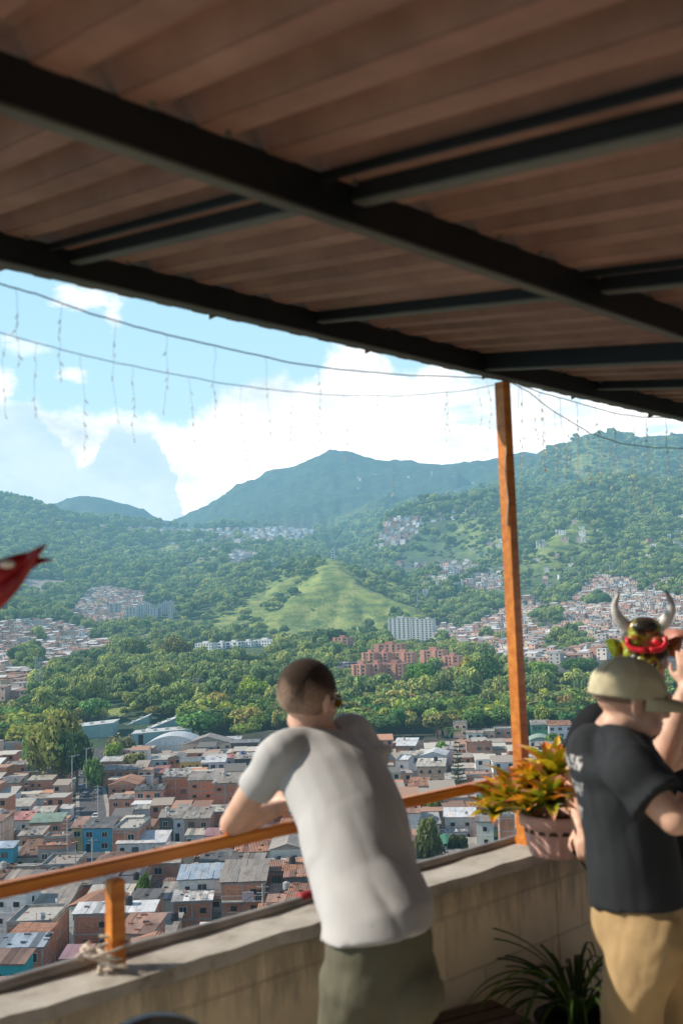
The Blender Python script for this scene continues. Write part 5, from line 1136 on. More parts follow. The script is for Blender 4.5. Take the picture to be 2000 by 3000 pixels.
def wall_mat():
    t = NT('weathered_block_wall'); g = t.coord()
    br = t.n('ShaderNodeTexBrick'); sp = t.n('ShaderNodeSeparateXYZ'); t.l(g, sp.inputs[0]); cb = t.n('ShaderNodeCombineXYZ'); t.l(sp.outputs[0], cb.inputs[0]); t.l(sp.outputs[2], cb.inputs[1]); t.l(cb.outputs[0], br.inputs['Vector'])
    br.inputs['Scale'].default_value = 1; br.inputs['Brick Width'].default_value = .46; br.inputs['Row Height'].default_value = .23; br.inputs['Mortar Size'].default_value = .010; br.inputs['Mortar Smooth'].default_value = .9
    br.inputs['Color1'].default_value = (.80, .68, .49, 1); br.inputs['Color2'].default_value = (.74, .62, .44, 1); br.inputs['Mortar'].default_value = (.66, .55, .39, 1)
    big = t.ramp(t.noise(g, 2.2, 7, .65), [(.3, (.8, .79, .76)), (.55, (1.03, 1.03, 1.02)), (.75, (1.15, 1.13, 1.08))])
    c = t.mix(br.outputs['Color'], big, .8, 'MULTIPLY')
    # black damp streaks running down from the coping
    st = t.noise(t.mapping(g, (9, 9, 1.6)), 1.6, 7, .7); zz = t.math('MULTIPLY', t.math('SUBTRACT', .82, sp.outputs[2]), 4.2); lim = t.math('ADD', zz, t.math('MULTIPLY', t.math('SUBTRACT', st, .5), 3.2))
    f = t.ramp(lim, [(.15, 1), (.9, 0)]); c = t.mix(c, (.11, .105, .085), t.math('MULTIPLY', f, .5))
    hb = t.math('ADD', t.math('MULTIPLY', t.noise(g, 30, 6, .7), .35), br.outputs['Fac'])
    return t.done(c, .93, t.bump(hb, .5, .01))
def coping_mat():
    t = NT('cracked_coping'); g = t.coord(); n = t.noise(g, 5, 8, .7)
    c = t.ramp(n, [(.3, (.20, .17, .13)), (.45, (.42, .39, .34)), (.7, (.58, .55, .50))])
    return t.done(c, .9, t.bump(n, .6, .01))
WM_ = wall_mat(); CP = coping_mat()
S0, S1 = -1.2, 4.12
par = empty('parapet', tuple(T(0, 0, 0)), TROT); tag(par, 'low weathered concrete block parapet with stained face and cracked pale top', 'wall')
m = MB(); m.box(S0, S1, 2.66, 2.845, -.3, .79); m.box(S1+.002, 8.2, 2.62, 2.80, -.3, .80); m.box(3.72, 3.76, 2.655, 2.66, .02, .78); m.obj('wall', WM_, par)
r = random.Random(8); m = MB(); xs = np.linspace(S0, 8.2, 90); last = None
for x in xs:
    a = 2.645+r.uniform(-.006, .006); b = 2.86; z = .825+r.uniform(-.004, .004); P = [(x, a, .785+r.uniform(-.006, .004)), (x, a+.008, z), (x, b, z+.002), (x, b, .785)]
    if last:
        for k in range(3): m.quad(last[k], P[k], P[k+1], last[k+1])
    last = P
m.obj('coping', CP, par)
# loose pipe lying on the outer edge of the coping
m = MB(); pts = [T(s, 2.852+.006*math.sin(s*2.3), .838+.003*math.sin(s*5)) for s in np.linspace(-.8, 3.95, 40)]; m.path(pts, .019, 10)
tag(m.obj('drain_pipe', simple('grimy_pipe', (.26, .23, .205), .35, False, 6, .4), smooth=True), 'long grimy dark pipe lying along the outer edge of the parapet', 'pipe')
m = MB(); pts = [T(s, 2.852, .846) for s in np.linspace(2.42, 2.78, 12)]; m.path(pts, .021, 10)
tag(m.obj('red_cloth_roll', simple('red_cloth', (.42, .02, .03), .6, False, 8, .3), smooth=True), 'roll of dark red cloth on the pipe beside the leaning man', 'cloth')
# handrail with short post
rail = empty('handrail', tuple(T(0, 0, 0)), TROT); tag(rail, 'orange varnished wooden handrail above the parapet with one short post', 'handrail')
def beveled(x0, x1, y0, y1, z0, z1, b=.006):
    m = MB(); m.box(x0, x1, y0, y1, z0, z1); me = m.mesh('bar'); bm = bmesh.new(); bm.from_mesh(me); bmesh.ops.bevel(bm, geom=list(bm.edges), offset=b, segments=2, affect='EDGES'); bm.to_mesh(me); bm.free(); return me
mobj('rail', beveled(-1.3, PS-.028, 2.795, 2.835, 1.092, 1.134, .008), M['rust'], rail)
SP = Vector(onz(362, 2838, .83)); sps = SP.dot(Dv)
mobj('post', beveled(sps-.025, sps+.022, 2.752, 2.80, .828, 1.084, .005), M['rust'], rail)
# knotted white rag at the foot of the short post
m = MB(); c = T(sps-.045, 2.78, .85)
for k in range(4):
    pts = [c+Vector((.05*math.sin(k*2+t*2.2)*(1+.2*k), .03*math.cos(k+t*3), -.01+.03*t+.012*k)) for t in np.linspace(0, 1.6, 9)]; m.path(pts, .0065-.0006*k, 6)
m.path([c, c+Vector((-.03, 0, .04)), c+Vector((-.055, .0, .05))], .010, 6, r2=.005); m.path([c, c+Vector((-.01, 0, -.03)), c+Vector((-.015, -.01, -.06))], .010, 6, r2=.006)
m.path([c+Vector((-.0, 0, .0)), c+Vector((.04, -.02, -.005)), c+Vector((.085, -.045, -.0))], .009, 6, r2=.007)
tag(m.obj('rag', simple('dirty_white_rag', (.6, .52, .42), .9, False, 10, .3), smooth=True), 'dirty white rag knotted round the foot of the short post', 'rag')
# tall post
PT = Vector(onz(1476, 1108, 2.93)); ps = PT.dot(Dv); po = PT.dot(Nv); print('post s,o', ps, po)
tpost = MB(); me = beveled(-.027, .027, -.027, .027, .80, 2.925, .003)
pr = empty('roof_post', tuple(T(PS, 2.80, 0)), TROT); tag(pr, 'tall square orange-brown wooden post holding up the roof edge', 'post'); mobj('post', me, M['rust'], pr)
m = MB(); m.box(-.031, .031, -.031, .031, .8, .86); m.obj('collar', M['rust'], pr)
m = MB(); m.path([(-.03, -.03, 2.62), (-.034, -.015, 2.5), (-.031, -.025, 2.36), (-.034, -.01, 2.25)], .004, 5); m.obj('cable', simple('pale_cable', (.5, .4, .3), .6), pr)
# floor of the terrace
fm = simple('terrace_floor', (.74, .63, .48), .8, False, 3, .2)
m = MB(); m.box(-3.5, 9, -4.5, 2.655, -.2, 0); o = m.obj('terrace_floor', fm, rot=(0, 0, TROT)); tag(o, kind='structure')
# the building under the terrace
m = MB(); m.box(-3.4, 9, 2.6, 2.84, -14, -.31); o = m.obj('terrace_foundation', M['brick'], rot=(0, 0, TROT), color=(.3, .14, .09)); tag(o, kind='structure')
# ------------------------------------------------------------------ roof
SLP = .172
def roofz(o): return 2.925-SLP*(2.75-o)
rf_ = empty('terrace_roof', tuple(T(0, 0, 0)), TROT); tag(rf_, 'corrugated reddish brown sheet roof on dark steel beams over the terrace', 'roof')
steel = simple('dark_painted_steel', (.009, .012, .014), .55, False, 3, .35)
steel2 = simple('grey_steel_flange', (.11, .115, .10), .6, False, 3, .3)
def roof_mat():
    t = NT('brown_roof_sheet'); g = t.coord(); n = t.noise(g, 2.6, 7, .65); n2 = t.noise(t.mapping(g, (6, 1.0, 1)), 2, 5, .6)
    c = t.ramp(n, [(.28, (.20, .105, .082)), (.5, (.31, .175, .138)), (.72, (.41, .245, .195))]); c = t.mix(c, t.ramp(n2, [(.3, (.7, .68, .66)), (.6, (1.06, 1.06, 1.06))]), .7, 'MULTIPLY'); c = t.mix(c, t.attr(), 1, 'MULTIPLY')
    return t.done(c, .7, t.bump(n, .2, .01))
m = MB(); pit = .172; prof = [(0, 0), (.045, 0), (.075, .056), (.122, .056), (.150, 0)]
xs = []; k = 0; s = -4.4
while s < 9.5:
    for a, z in prof: xs.append((s+a, z))
    s += pit
OUT = 3.27; INN = -3.2; nseg = 9
for j in range(nseg):
    o0 = INN+(OUT-INN)*j/nseg; o1 = INN+(OUT-INN)*(j+1)/nseg
    vs = []
    for (x, z) in xs: vs += [(x, o0, roofz(o0)+.102+z), (x, o1, roofz(o1)+.102+z)]
    for i in range(len(xs)-1): m.add([vs[2*i], vs[2*i+1], vs[2*i+3], vs[2*i+2]], [(0, 1, 2, 3)], 0, (.60, .58, .57) if i % 5 == 1 else (1.05, 1.03, 1.02))  # one flank of each rib tinted darker, shade put into the colour
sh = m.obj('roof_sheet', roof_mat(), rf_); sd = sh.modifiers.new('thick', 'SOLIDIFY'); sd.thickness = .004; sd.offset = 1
# corners of the overlapping sheet edges that stick out past the beam
m = MB()
for px_, py_ in ((12, 775), (632, 915), (1085, 1018), (1425, 1096), (1684, 1156), (1908, 1212)):
    q = []
    for dx, dy in ((-30, -14), (34, 0), (8, 13), (-28, 28)):
        d = Vector(ray(px_+dx*(1-px_/4000), py_+dy*(1-px_/4000))); P = Vector(CAM)+d*(3.30/d.dot(Nv)); q.append((P.dot(Dv), P.dot(Nv)+.01*dx/30, P.z))
    m.add(q, [(0, 1, 2, 3)]); m.add([q[0], q[1], (q[1][0], OUT, roofz(OUT)+.1), (q[0][0], OUT, roofz(OUT)+.1)], [(0, 1, 2, 3)])
m.obj('sheet_corner', roof_mat(), rf_)
def chan(name, s0, s1, o, w, h, zt=None, sub=steel):
    """beam along the parapet, top against the sheet"""
    zt = roofz(o)+.10; b = MB(); b.box(s0, s1, o-w/2, o+w/2, zt-h, zt-.001, 0); ob = b.obj(name, sub, rf_)
    f = MB(); f.box(s0, s1, o-w/2-.004, o+w/2+.004, zt-h-.008, zt-h, 0); f.obj('flange', steel2, ob)
chan('beam', -4.2, 9, 2.775, .04, .088)
chan('beam', -4.2, 9, 1.530, .022, .092)
chan('beam', -4.2, 9, .25, .04, .08)
def rafter(s, o0, o1, w, h, name='rafter'):
    b = MB(); z = lambda o: roofz(o)+.098
    def sec(x0, x1, t0, t1): return [(x0, o0, z(o0)-t0), (x1, o0, z(o0)-t0), (x1, o1, z(o1)-t0), (x0, o1, z(o1)-t0), (x0, o0, z(o0)-t1), (x1, o0, z(o0)-t1), (x1, o1, z(o1)-t1), (x0, o1, z(o1)-t1)]
    F = [(0, 1, 2, 3), (7, 6, 5, 4), (0, 4, 5, 1), (1, 5, 6, 2), (2, 6, 7, 3), (3, 7, 4, 0)]
    b.add(sec(s-w/2, s+w/2, 0.001, h), F); ob = b.obj(name, steel, rf_)
    if name == 'lap_shadow_bar': return
    f = MB(); f.add(sec(s-w/2-.003, s+w/2+.003, h+.0005, h+.008), F); f.obj('flange', steel2, ob)
def s_of(px_, py_, o):      # position along the beam for a photo point on the line of a beam
    z = roofz(o)+.04; P = Vector(onz(px_, py_, z)); return P.dot(Dv)
for px_, py_, o0, o1, w, h in ((250, 770, 1.585, 2.745, .028, .036), (1000, 935, 1.585, 2.745, .028, .036), (1420, 1075, 1.585, 2.745, .034, .07), (1800, 1140, 1.585, 2.745, .026, .036)):
    rafter(s_of(px_, py_, 2.75), o0, o1, w, h)
rafter(s_of(250, 770, 2.75)-.09, 1.585, 2.745, .012, .022, 'lap_shadow_bar')  # thin dark bar standing in for the shadow line at a sheet overlap
for px_, py_ in ((1120, 560), (1820, 840)): rafter(s_of(px_, py_, 1.6), .285, 1.505, .030, .040); rafter(s_of(px_, py_, 1.6)-.10, .285, 1.505, .012, .022, 'lap_shadow_bar')  # each with a dark bar in place of the overlap shadow
rafter(s_of(1420, 1075, 2.75), -4.2, .215, .05, .085); rafter(1.9, -4.2, .215, .045, .05)
m = MB(); r = random.Random(3)
for o in (2.72, 1.50, .2):
    for k in range(-18, 50):
        if r.random() < .5: s = k*pit+.1; m.bar((s, o-.012, roofz(o)+.11), (s, o-.012, roofz(o)+.085), .007, 6)
m.obj('bolts', steel2, rf_)
# unseen restaurant wall behind the photographer, added to hold back and bounce light
m = MB(); m.box(-4.2, 9, -3.5, -3.3, -.2, 1.75); o = m.obj('unseen_back_wall', simple('unseen_back_wall_paint', (.60, .50, .40), .9, False, 1, .15), rot=(0, 0, TROT)); tag(o, kind='structure')
# ------------------------------------------------------------------ strings of icicle lights hanging outside the roof edge
wmat = simple('grey_light_cable', (.10, .13, .14), .6); bulbm = simple('clear_plastic_bulbs', (.85, .78, .66), .4, trans=.4); strandm = simple('pale_light_strand', (.74, .69, .60), .6, trans=.4)
def string(name, pts, o, label, drops, seed, tint=wmat, r=.0028, L=(.28, .42), sr=.0007, br=.0022):
    root = empty(name, tuple(T(0, 0, 0))); tag(root, label, 'string lights', 'strings of icicle lights'); W3 = []
    for px_, py_ in pts:
        d = Vector(ray(px_, py_)); t = o/d.dot(Nv); W3.append(Vector(CAM)+d*t)
    m = MB(); rr_ = random.Random(seed); path = []
    for a, b in zip(W3, W3[1:]):
        for k in range(6): path.append(a.lerp(b, k/6)+Vector((rr_.uniform(-1, 1), rr_.uniform(-1, 1), rr_.uniform(-1, 1)))*.0015)
    path.append(W3[-1]); m.path(path, r, 5); m.obj('cable', tint, root)
    tot = len(path)-1
    for k in range(drops):
        P = path[int((k+.5)/drops*tot)]; n = 9; Ld = rr_.uniform(*L)*(.8 if k % 3 else 1.15); cur = []; x = 0; y = 0
        for i in range(n+1): x += rr_.uniform(-.007, .007); y += rr_.uniform(-.006, .006); cur.append(P+Vector((x, y, -Ld*i/n)))
        b = MB(); b.path(cur, sr, 4)
        for i in range(2, n+1, 1):
            if rr_.random() < .62 or i == n:
                q = Vector((rr_.uniform(-.012, .012), rr_.uniform(-.012, .012), -.014)); b.bar(cur[i], cur[i]+q, br, 5, 1, r2=br*.7)
        b.obj('strand', [strandm, bulbm], root)
string('icicle_lights', [(-60, 815), (0, 831), (102, 860), (261, 917), (421, 963), (560, 998), (695, 1028), (850, 1062), (1000, 1083), (1200, 1100), (1395, 1106), (1450, 1108)], 2.93, 'upper string of icicle lights running from the left edge to the post top', 11, 1, L=(.30, .40))
string('icicle_lights', [(-60, 955), (0, 973), (102, 1003), (255, 1044), (450, 1085), (644, 1121), (820, 1145), (1000, 1159), (1180, 1160), (1357, 1145), (1445, 1128)], 3.15, 'lower fainter string of icicle lights sagging left of the post', 12, 2, L=(.26, .42), tint=simple('pale_light_cable', (.26, .31, .33), .6), r=.0018)
string('icicle_lights', [(1500, 1118), (1580, 1150), (1663, 1172), (1740, 1195), (1810, 1213), (1880, 1222), (1957, 1224), (2060, 1222)], 2.93, 'upper string of icicle lights right of the post', 10, 3, L=(.34, .52), sr=.0014, br=.0036)
string('icicle_lights', [(1500, 1122), (1550, 1150), (1606, 1196), (1660, 1228), (1727, 1269), (1820, 1300), (1920, 1312), (2060, 1315)], 3.1, 'lower string of icicle lights sagging over the right hills', 10, 4, sr=.0014, br=.0036, L=(.30, .48), r=.003, tint=simple('pale_light_cable_right', (.26, .31, .33), .6))
# ------------------------------------------------------------------ flower pot with bromeliads, wedged on the parapet at the post
def potmat():
    t = NT('terracotta_pot'); n = t.noise(t.coord(), 9, 6, .6); return t.done(t.ramp(n, [(.3, (.66, .36, .31)), (.7, (.82, .52, .45))]), .75, t.bump(n, .2, .003))
PC = Vector(onz(1608, 2500, .80)); PC = T(3.52+.12, 2.56, 0); 
pot_c = Vector(at(1636, 2452, 4.28)); print('pot', pot_c, pot_c.dot(Dv), pot_c.dot(Nv))
pot = empty('flower_pot', tuple(pot_c)); tag(pot, 'fluted terracotta pot with a rolled rim wedged on the parapet corner', 'flower pot')
m = MB(); n = 72; rings = []
for z, R_, fl in ((-.07, .108, 0), (-.067, .116, .3), (-.04, .124, 1), (.0, .133, 1), (.045, .142, .6), (.05, .148, 0), (.055, .158, 0), (.095, .162, 0), (.105, .156, 0), (.10, .147, 0), (.04, .14, 0)):
    rings.append([(math.cos(2*math.pi*i/n)*(R_+.005*fl*math.cos(18*2*math.pi*i/n)), math.sin(2*math.pi*i/n)*(R_+.005*fl*math.cos(18*2*math.pi*i/n)), z) for i in range(n)])
vs = [v for r_ in rings for v in r_]; m.add(vs, [(j*n+i, j*n+(i+1) % n, (j+1)*n+(i+1) % n, (j+1)*n+i) for j in range(len(rings)-1) for i in range(n)]+[tuple(range(n-1, -1, -1))])
m.obj('pot', potmat(), pot, smooth=True)
m = MB(); m.bar((0, 0, .03), (0, 0, .055), .142, 30); r = random.Random(4)
for k in range(60): a = r.random()*6.28; R_ = .13*math.sqrt(r.random()); s = r.uniform(.006, .016); m.ball((R_*math.cos(a), R_*math.sin(a), .058), s, nu=6, nv=4)
m.obj('soil', simple('dark_soil', (.10, .065, .04), .95, False, 30, .5, bumps=(60, .6, .01)), pot)
def leaf_mat(name, trans=.35, rough=.4):
    t = NT(name); n = t.noise(t.coord(), 25, 3); c = t.mix(t.attr(), t.ramp(n, [(.3, (.75, .75, .7)), (.7, (1.15, 1.12, 1.1))]), .8, 'MULTIPLY'); return t.done(c, rough, trans=trans, spec=.4)
BL = leaf_mat('bromeliad_leaves')
def strap(m, base, d, up, L, w, curl, cols, seg=7, fold=.25, tip=.15):
    """a strap leaf: base, horizontal direction, start elevation, length, width, how much it bends down, colours base->tip"""
    d = Vector(d).normalized(); side = Vector((-d.y, d.x, 0)).normalized(); p = Vector(base); el = up; prev = None; st = L/seg
    for i in range(seg+1):
        t = i/seg; ww = w*(.75+.6*t if t < .45 else 1.02*(1-((t-.45)/.55)**2.2)+tip*(t > .9)*.3)
        f = d*math.cos(el)+Vector((0, 0, 1))*math.sin(el); nrm = side.cross(f)*-1
        cur = (p-side*ww/2+nrm*ww*fold, p.copy(), p+side*ww/2+nrm*ww*fold)
        if prev:
            k = min(len(cols)-1, int(t*len(cols))); a = cols[max(0, k-1)]; b = cols[k]; u = t*len(cols)-int(t*len(cols)) if t < 1 else 1; c = tuple(a[q]*(1-u)+b[q]*u for q in range(3))
            m.quad(prev[0], prev[1], cur[1], cur[0], 0, c); m.quad(prev[1], prev[2], cur[2], cur[1], 0, c)
        prev = cur; p = p+f*st; el -= curl/seg
r = random.Random(21)
pots = [((0, 0), 1.1), ((-.11, .02), 1.), ((.10, -.05), .95), ((-.05, -.11), .95), ((.09, .09), 1.), ((-.19, .0), .95), ((.0, .12), .95), ((-.14, -.09), .9), ((.17, .02), .95), ((-.25, .03), .8), ((.05, -.14), .8), ((.20, -.09), .8)]
for bi, ((bx, by), sc_) in enumerate(pots):
    m = MB(); nl = 30
    for k in range(nl):
        a = k*2.39996+r.uniform(-.2, .2); ring = k/nl; up = .3+1.1*(1-ring)+r.uniform(-.15, .15)
        L = r.uniform(.15, .235)*sc_*(1.05 if ring > .4 else .8); red = r.random()
        g1 = (.13, .20, .015); g2 = (.50, .42, .02); y = (.92, .50, .03); o_ = (.88, .25, .06); pk_ = (.88, .40, .32)
        cols = [g1, g1, g2, y, o_] if red < .45 else ([g1, g2, g2, g2, y] if red < .75 else [g1, g1, (.2, .3, .03), g2, pk_])
        strap(m, (bx, by, .06+.14*(1-min(1, (abs(bx)+abs(by))*3.6))), (math.cos(a), math.sin(a), 0), up, L, r.uniform(.048, .07)*sc_, r.uniform(.3, .95), cols)
    pl = m.obj('bromeliad', BL, None, loc=tuple(pot_c+Vector((0, 0, .03))), smooth=False); pl.name = 'bromeliad'
    tag(pl, 'yellow-orange bromeliad rosette crowded in the terracotta pot', 'plant', 'bromeliads in the terracotta pot')
m = MB(); r = random.Random(5)      # dead hanging stalk
m.path([tuple(pot_c+Vector((.03, -.12, -.03))), tuple(pot_c+Vector((.09, -.18, -.12))), tuple(pot_c+Vector((.13, -.2, -.22))), tuple(pot_c+Vector((.22, -.2, -.36))), tuple(pot_c+Vector((.26, -.2, -.5)))], .006, 6, r2=.002)
tag(m.obj('hanging_stalk', simple('dry_stalk', (.05, .045, .04), .7)), 'thin dark stalk hanging down from the flower pot', 'stalk')
# ------------------------------------------------------------------ spider plant on the floor by the wall
SPP = Vector(at(1690, 3010, 4.15)); SPP.z = .0
root = empty('floor_plant', tuple(SPP)); tag(root, 'dark arching grass-leaved plant in a pot on the floor beside the capped man', 'plant')
m = MB(); 
rings = [(.0, .12), (.02, .13), (.22, .16), (.25, .17), (.26, .15), (.2, .14)]; n = 28
m.add([(math.cos(2*math.pi*i/n)*R_, math.sin(2*math.pi*i/n)*R_, z) for z, R_ in rings for i in range(n)], [(j*n+i, j*n+(i+1) % n, (j+1)*n+(i+1) % n, (j+1)*n+i) for j in range(len(rings)-1) for i in range(n)]+[tuple(range(5*n, 6*n))])
m.obj('pot', simple('black_plastic_pot', (.03, .028, .026), .5), root)
r = random.Random(31)
def arch_leaf(m, base, d, L, w, up, curl, col):
    strap(m, base, d, up, L, w, curl, [col, col, tuple(c*1.25 for c in col)], 16, .35)
m = MB()
for k in range(60):
    a = r.random()*6.28; g_ = r.uniform(.6, 1.3); col = (.05*g_, .10*g_, .02*g_) if k % 7 else (.16, .26, .03)
    arch_leaf(m, (.03*math.cos(a), .03*math.sin(a), .22), (math.cos(a), math.sin(a), 0), r.uniform(.4, .72), r.uniform(.010, .018), r.uniform(1.15, 1.5), r.uniform(2.2, 3.4), col)
for dx, L in ((-1, 1.15), (-.9, 1.0)): arch_leaf(m, (0, 0, .22), (dx, .1, 0), L, .012, 1.42, 2.9, (.06, .12, .02))
m.obj('leaves', leaf_mat('grass_leaves', .25), root)
# wooden crate on the floor in the lower right, partly in the picture
CB = Vector(at(1370, 2960, 3.75)); 
root = empty('wooden_crate', (CB.x, CB.y, 0), .5); tag(root, 'dark wooden slatted crate at the foot of the wall between the two men', 'crate')
zt_ = .36
for k in range(5): me = beveled(-.26, .26, -.2+k*.085, -.2+k*.085+.072, zt_-.02, zt_, .003); mobj('slat', me, wood_mat('dark_crate_wood', (.07, .045, .03), (.14, .09, .06), .7) if k == 0 else bpy.data.materials['dark_crate_wood'], root)
m = MB(); m.box(-.25, .25, -.19, -.17, 0, zt_-.021); m.box(-.25, .25, .19, .21, 0, zt_-.021); m.box(-.25, -.23, -.168, .188, 0, zt_-.021); m.box(.23, .25, -.168, .188, 0, zt_-.021); m.obj('side', bpy.data.materials['dark_crate_wood'], root)
# black chair whose rounded back just enters the bottom edge
CHX = Vector(at(440, 2988, 2.35)); root = empty('black_chair', (CHX.x, CHX.y, 0), .35); tag(root, 'black chair whose rounded backrest just shows at the bottom edge', 'chair')
blk = simple('black_plastic', (.012, .012, .013), .4); top = CHX.z+.012
m = MB(); pts = []
for k in range(17):
    t = -1+k/8; x = .13*t; z = top-.05*abs(t)**2.6; pts.append((x, -.03*abs(t), z))
for (x, y, z) in pts: pass
vs = []; n = len(pts)
for (x, y, z) in pts: vs += [(x, y-.012, z), (x, y+.012, z), (x*.9, y+.012, top-.30), (x*.9, y-.012, top-.30)]
m.add(vs, [f for i in range(n-1) for f in ((4*i, 4*i+4, 4*i+5, 4*i+1), (4*i+1, 4*i+5, 4*i+6, 4*i+2), (4*i+2, 4*i+6, 4*i+7, 4*i+3), (4*i+3, 4*i+7, 4*i+4, 4*i))]); m.obj('backrest', blk, root, smooth=False)
m = MB(); m.box(-.2, .2, -.40, -.01, .43, .46); m.obj('seat', blk, root)
for sx in (-.17, .17):
    for sy in (-.37, -.03): m = MB(); m.bar((sx, sy, 0), (sx, sy, .43), .014, 8); m.obj('leg', blk, root)
for sx in (-.11, .11): m = MB(); m.bar((sx, -.02, .46), (sx, -.01, top-.29), .012, 8); m.obj('back_support', blk, root)
# ------------------------------------------------------------------ red flower bract close to the lens at the left
FL = Vector(at(10, 1700, 2.0)); root = empty('red_flower', tuple(FL)); tag(root, 'glossy dark red flower bract reaching in from the left edge', 'flower')
t = NT('red_bract'); n = t.noise(t.coord(), 14, 3); redm = t.done(t.ramp(n, [(.3, (.16, .006, .008)), (.65, (.45, .015, .02))]), .28, trans=.3)
def petal(pts, ws, nrm=(0, -1, .2)):
    m = MB(); prev = None; nv = Vector(nrm).normalized()
    P3 = [Vector(at(x, y, Y))-FL for x, y, Y in pts]
    for i, p in enumerate(P3):
        d = (P3[min(i+1, len(P3)-1)]-P3[max(i-1, 0)]).normalized(); s = d.cross(nv).normalized(); w = ws[i]
        cur = (p-s*w, p+nv*w*.35, p+s*w, p-nv*w*.05)
        if prev:
            for q in range(4): m.quad(prev[q], prev[(q+1) % 4], cur[(q+1) % 4], cur[q])
        prev = cur
    me = m.mesh('petal', [redm], True, True); o = mobj('petal', me, None, root); sb = o.modifiers.new('s', 'SUBSURF'); sb.levels = 2; sb.render_levels = 2; return o
petal([(-60, 1800, 2.05), (0, 1750, 2.02), (50, 1690, 2.0), (85, 1640, 1.98), (115, 1612, 1.97), (139, 1594, 1.97)], [.030, .034, .034, .024, .011, .002])
petal([(-60, 1760, 2.03), (10, 1715, 2.0), (60, 1665, 2.0), (100, 1645, 2.0), (130, 1640, 2.0), (155, 1641, 2.0)], [.034, .040, .030, .016, .008, .002])
petal([(-60, 1700, 1.98), (0, 1672, 1.97), (40, 1650, 1.98), (75, 1632, 1.98), (108, 1616, 1.98)], [.036, .034, .026, .016, .003])
m = MB(); m.ball(Vector(at(22, 1653, 1.92))-FL, (.016, .008, .008)); m.obj('bud', simple('pale_bud', (.8, .7, .62), .3), root, smooth=True)
m = MB(); m.path([Vector(at(-60, 1770, 2.03))-FL, Vector(at(-160, 1880, 2.05))-FL, Vector(at(-260, 2150, 2.1))-FL, Vector(at(-300, 2900, 2.2))-FL], .014, 8); m.obj('stem', simple('flower_stem', (.08, .13, .04), .6), root)
# ------------------------------------------------------------------ people
def skin_mat(name, base, red=(.55, .16, .10)):
    t = NT(name); g = t.coord(); n = t.noise(g, 18, 4, .6); n2 = t.noise(g, 120, 2)
    c = t.ramp(n, [(.3, tuple(b*.82 for b in base)), (.7, tuple(min(1, b*1.1) for b in base))])
    return t.done(c, .5, t.bump(n2, .15, .0015), sss=(.25, (1, .35, .2), .02))
SKIN = skin_mat('skin', (.74, .45, .33))
def cloth_mat(name, base, amp=.2, fine=260, rough=.9, extra=None):
    t = NT(name); g = t.coord(); n = t.noise(g, 7, 5, .6); f = t.noise(g, fine, 2)
    c = t.ramp(n, [(.3, tuple(b*(1-amp) for b in base)), (.7, tuple(min(1, b*(1+amp*.5)) for b in base))])
    if extra: c = extra(t, g, c)
    h = t.math('ADD', t.math('MULTIPLY', t.noise(t.mapping(g, (9, 9, 2.2)), 1.6, 3, .5), .5), t.math('MULTIPLY', f, .04))
    return t.done(c, rough, t.bump(h, .22, .02), spec=.2)
def union(name, mb, voxel=.008, smooth=6, disp=None):
    """fuse the overlapping closed shapes of a builder into one continuous smooth mesh"""
    me = mb.mesh('tmp'); o = bpy.data.objects.new('tmp', me); COL.objects.link(o)
    bm = bmesh.new(); bm.from_mesh(me); bmesh.ops.recalc_face_normals(bm, faces=bm.faces); bm.to_mesh(me); bm.free()
    rm = o.modifiers.new('r', 'REMESH'); rm.mode = 'VOXEL'; rm.voxel_size = voxel; rm.adaptivity = 0
    if smooth: sm = o.modifiers.new('s', 'SMOOTH'); sm.iterations = smooth; sm.factor = .6
    dg = bpy.context.evaluated_depsgraph_get(); dg.update(); out = bpy.data.meshes.new_from_object(o.evaluated_get(dg)); bpy.data.objects.remove(o); out.name = name
    for a in list(out.color_attributes): out.color_attributes.remove(a)
    out.materials.clear()
    if disp:
        n = len(out.vertices); co = np.empty(n*3, np.float32); out.vertices.foreach_get('co', co); co = co.reshape(-1, 3); nr = np.empty(n*3, np.float32); out.vertex_normals.foreach_get('vector', nr); nr = nr.reshape(-1, 3)
        co = co+nr*disp(co).astype(np.float32)[:, None]; out.vertices.foreach_set('co', co.ravel()); out.update()
    out.polygons.foreach_set('use_smooth', [True]*len(out.polygons)); return out
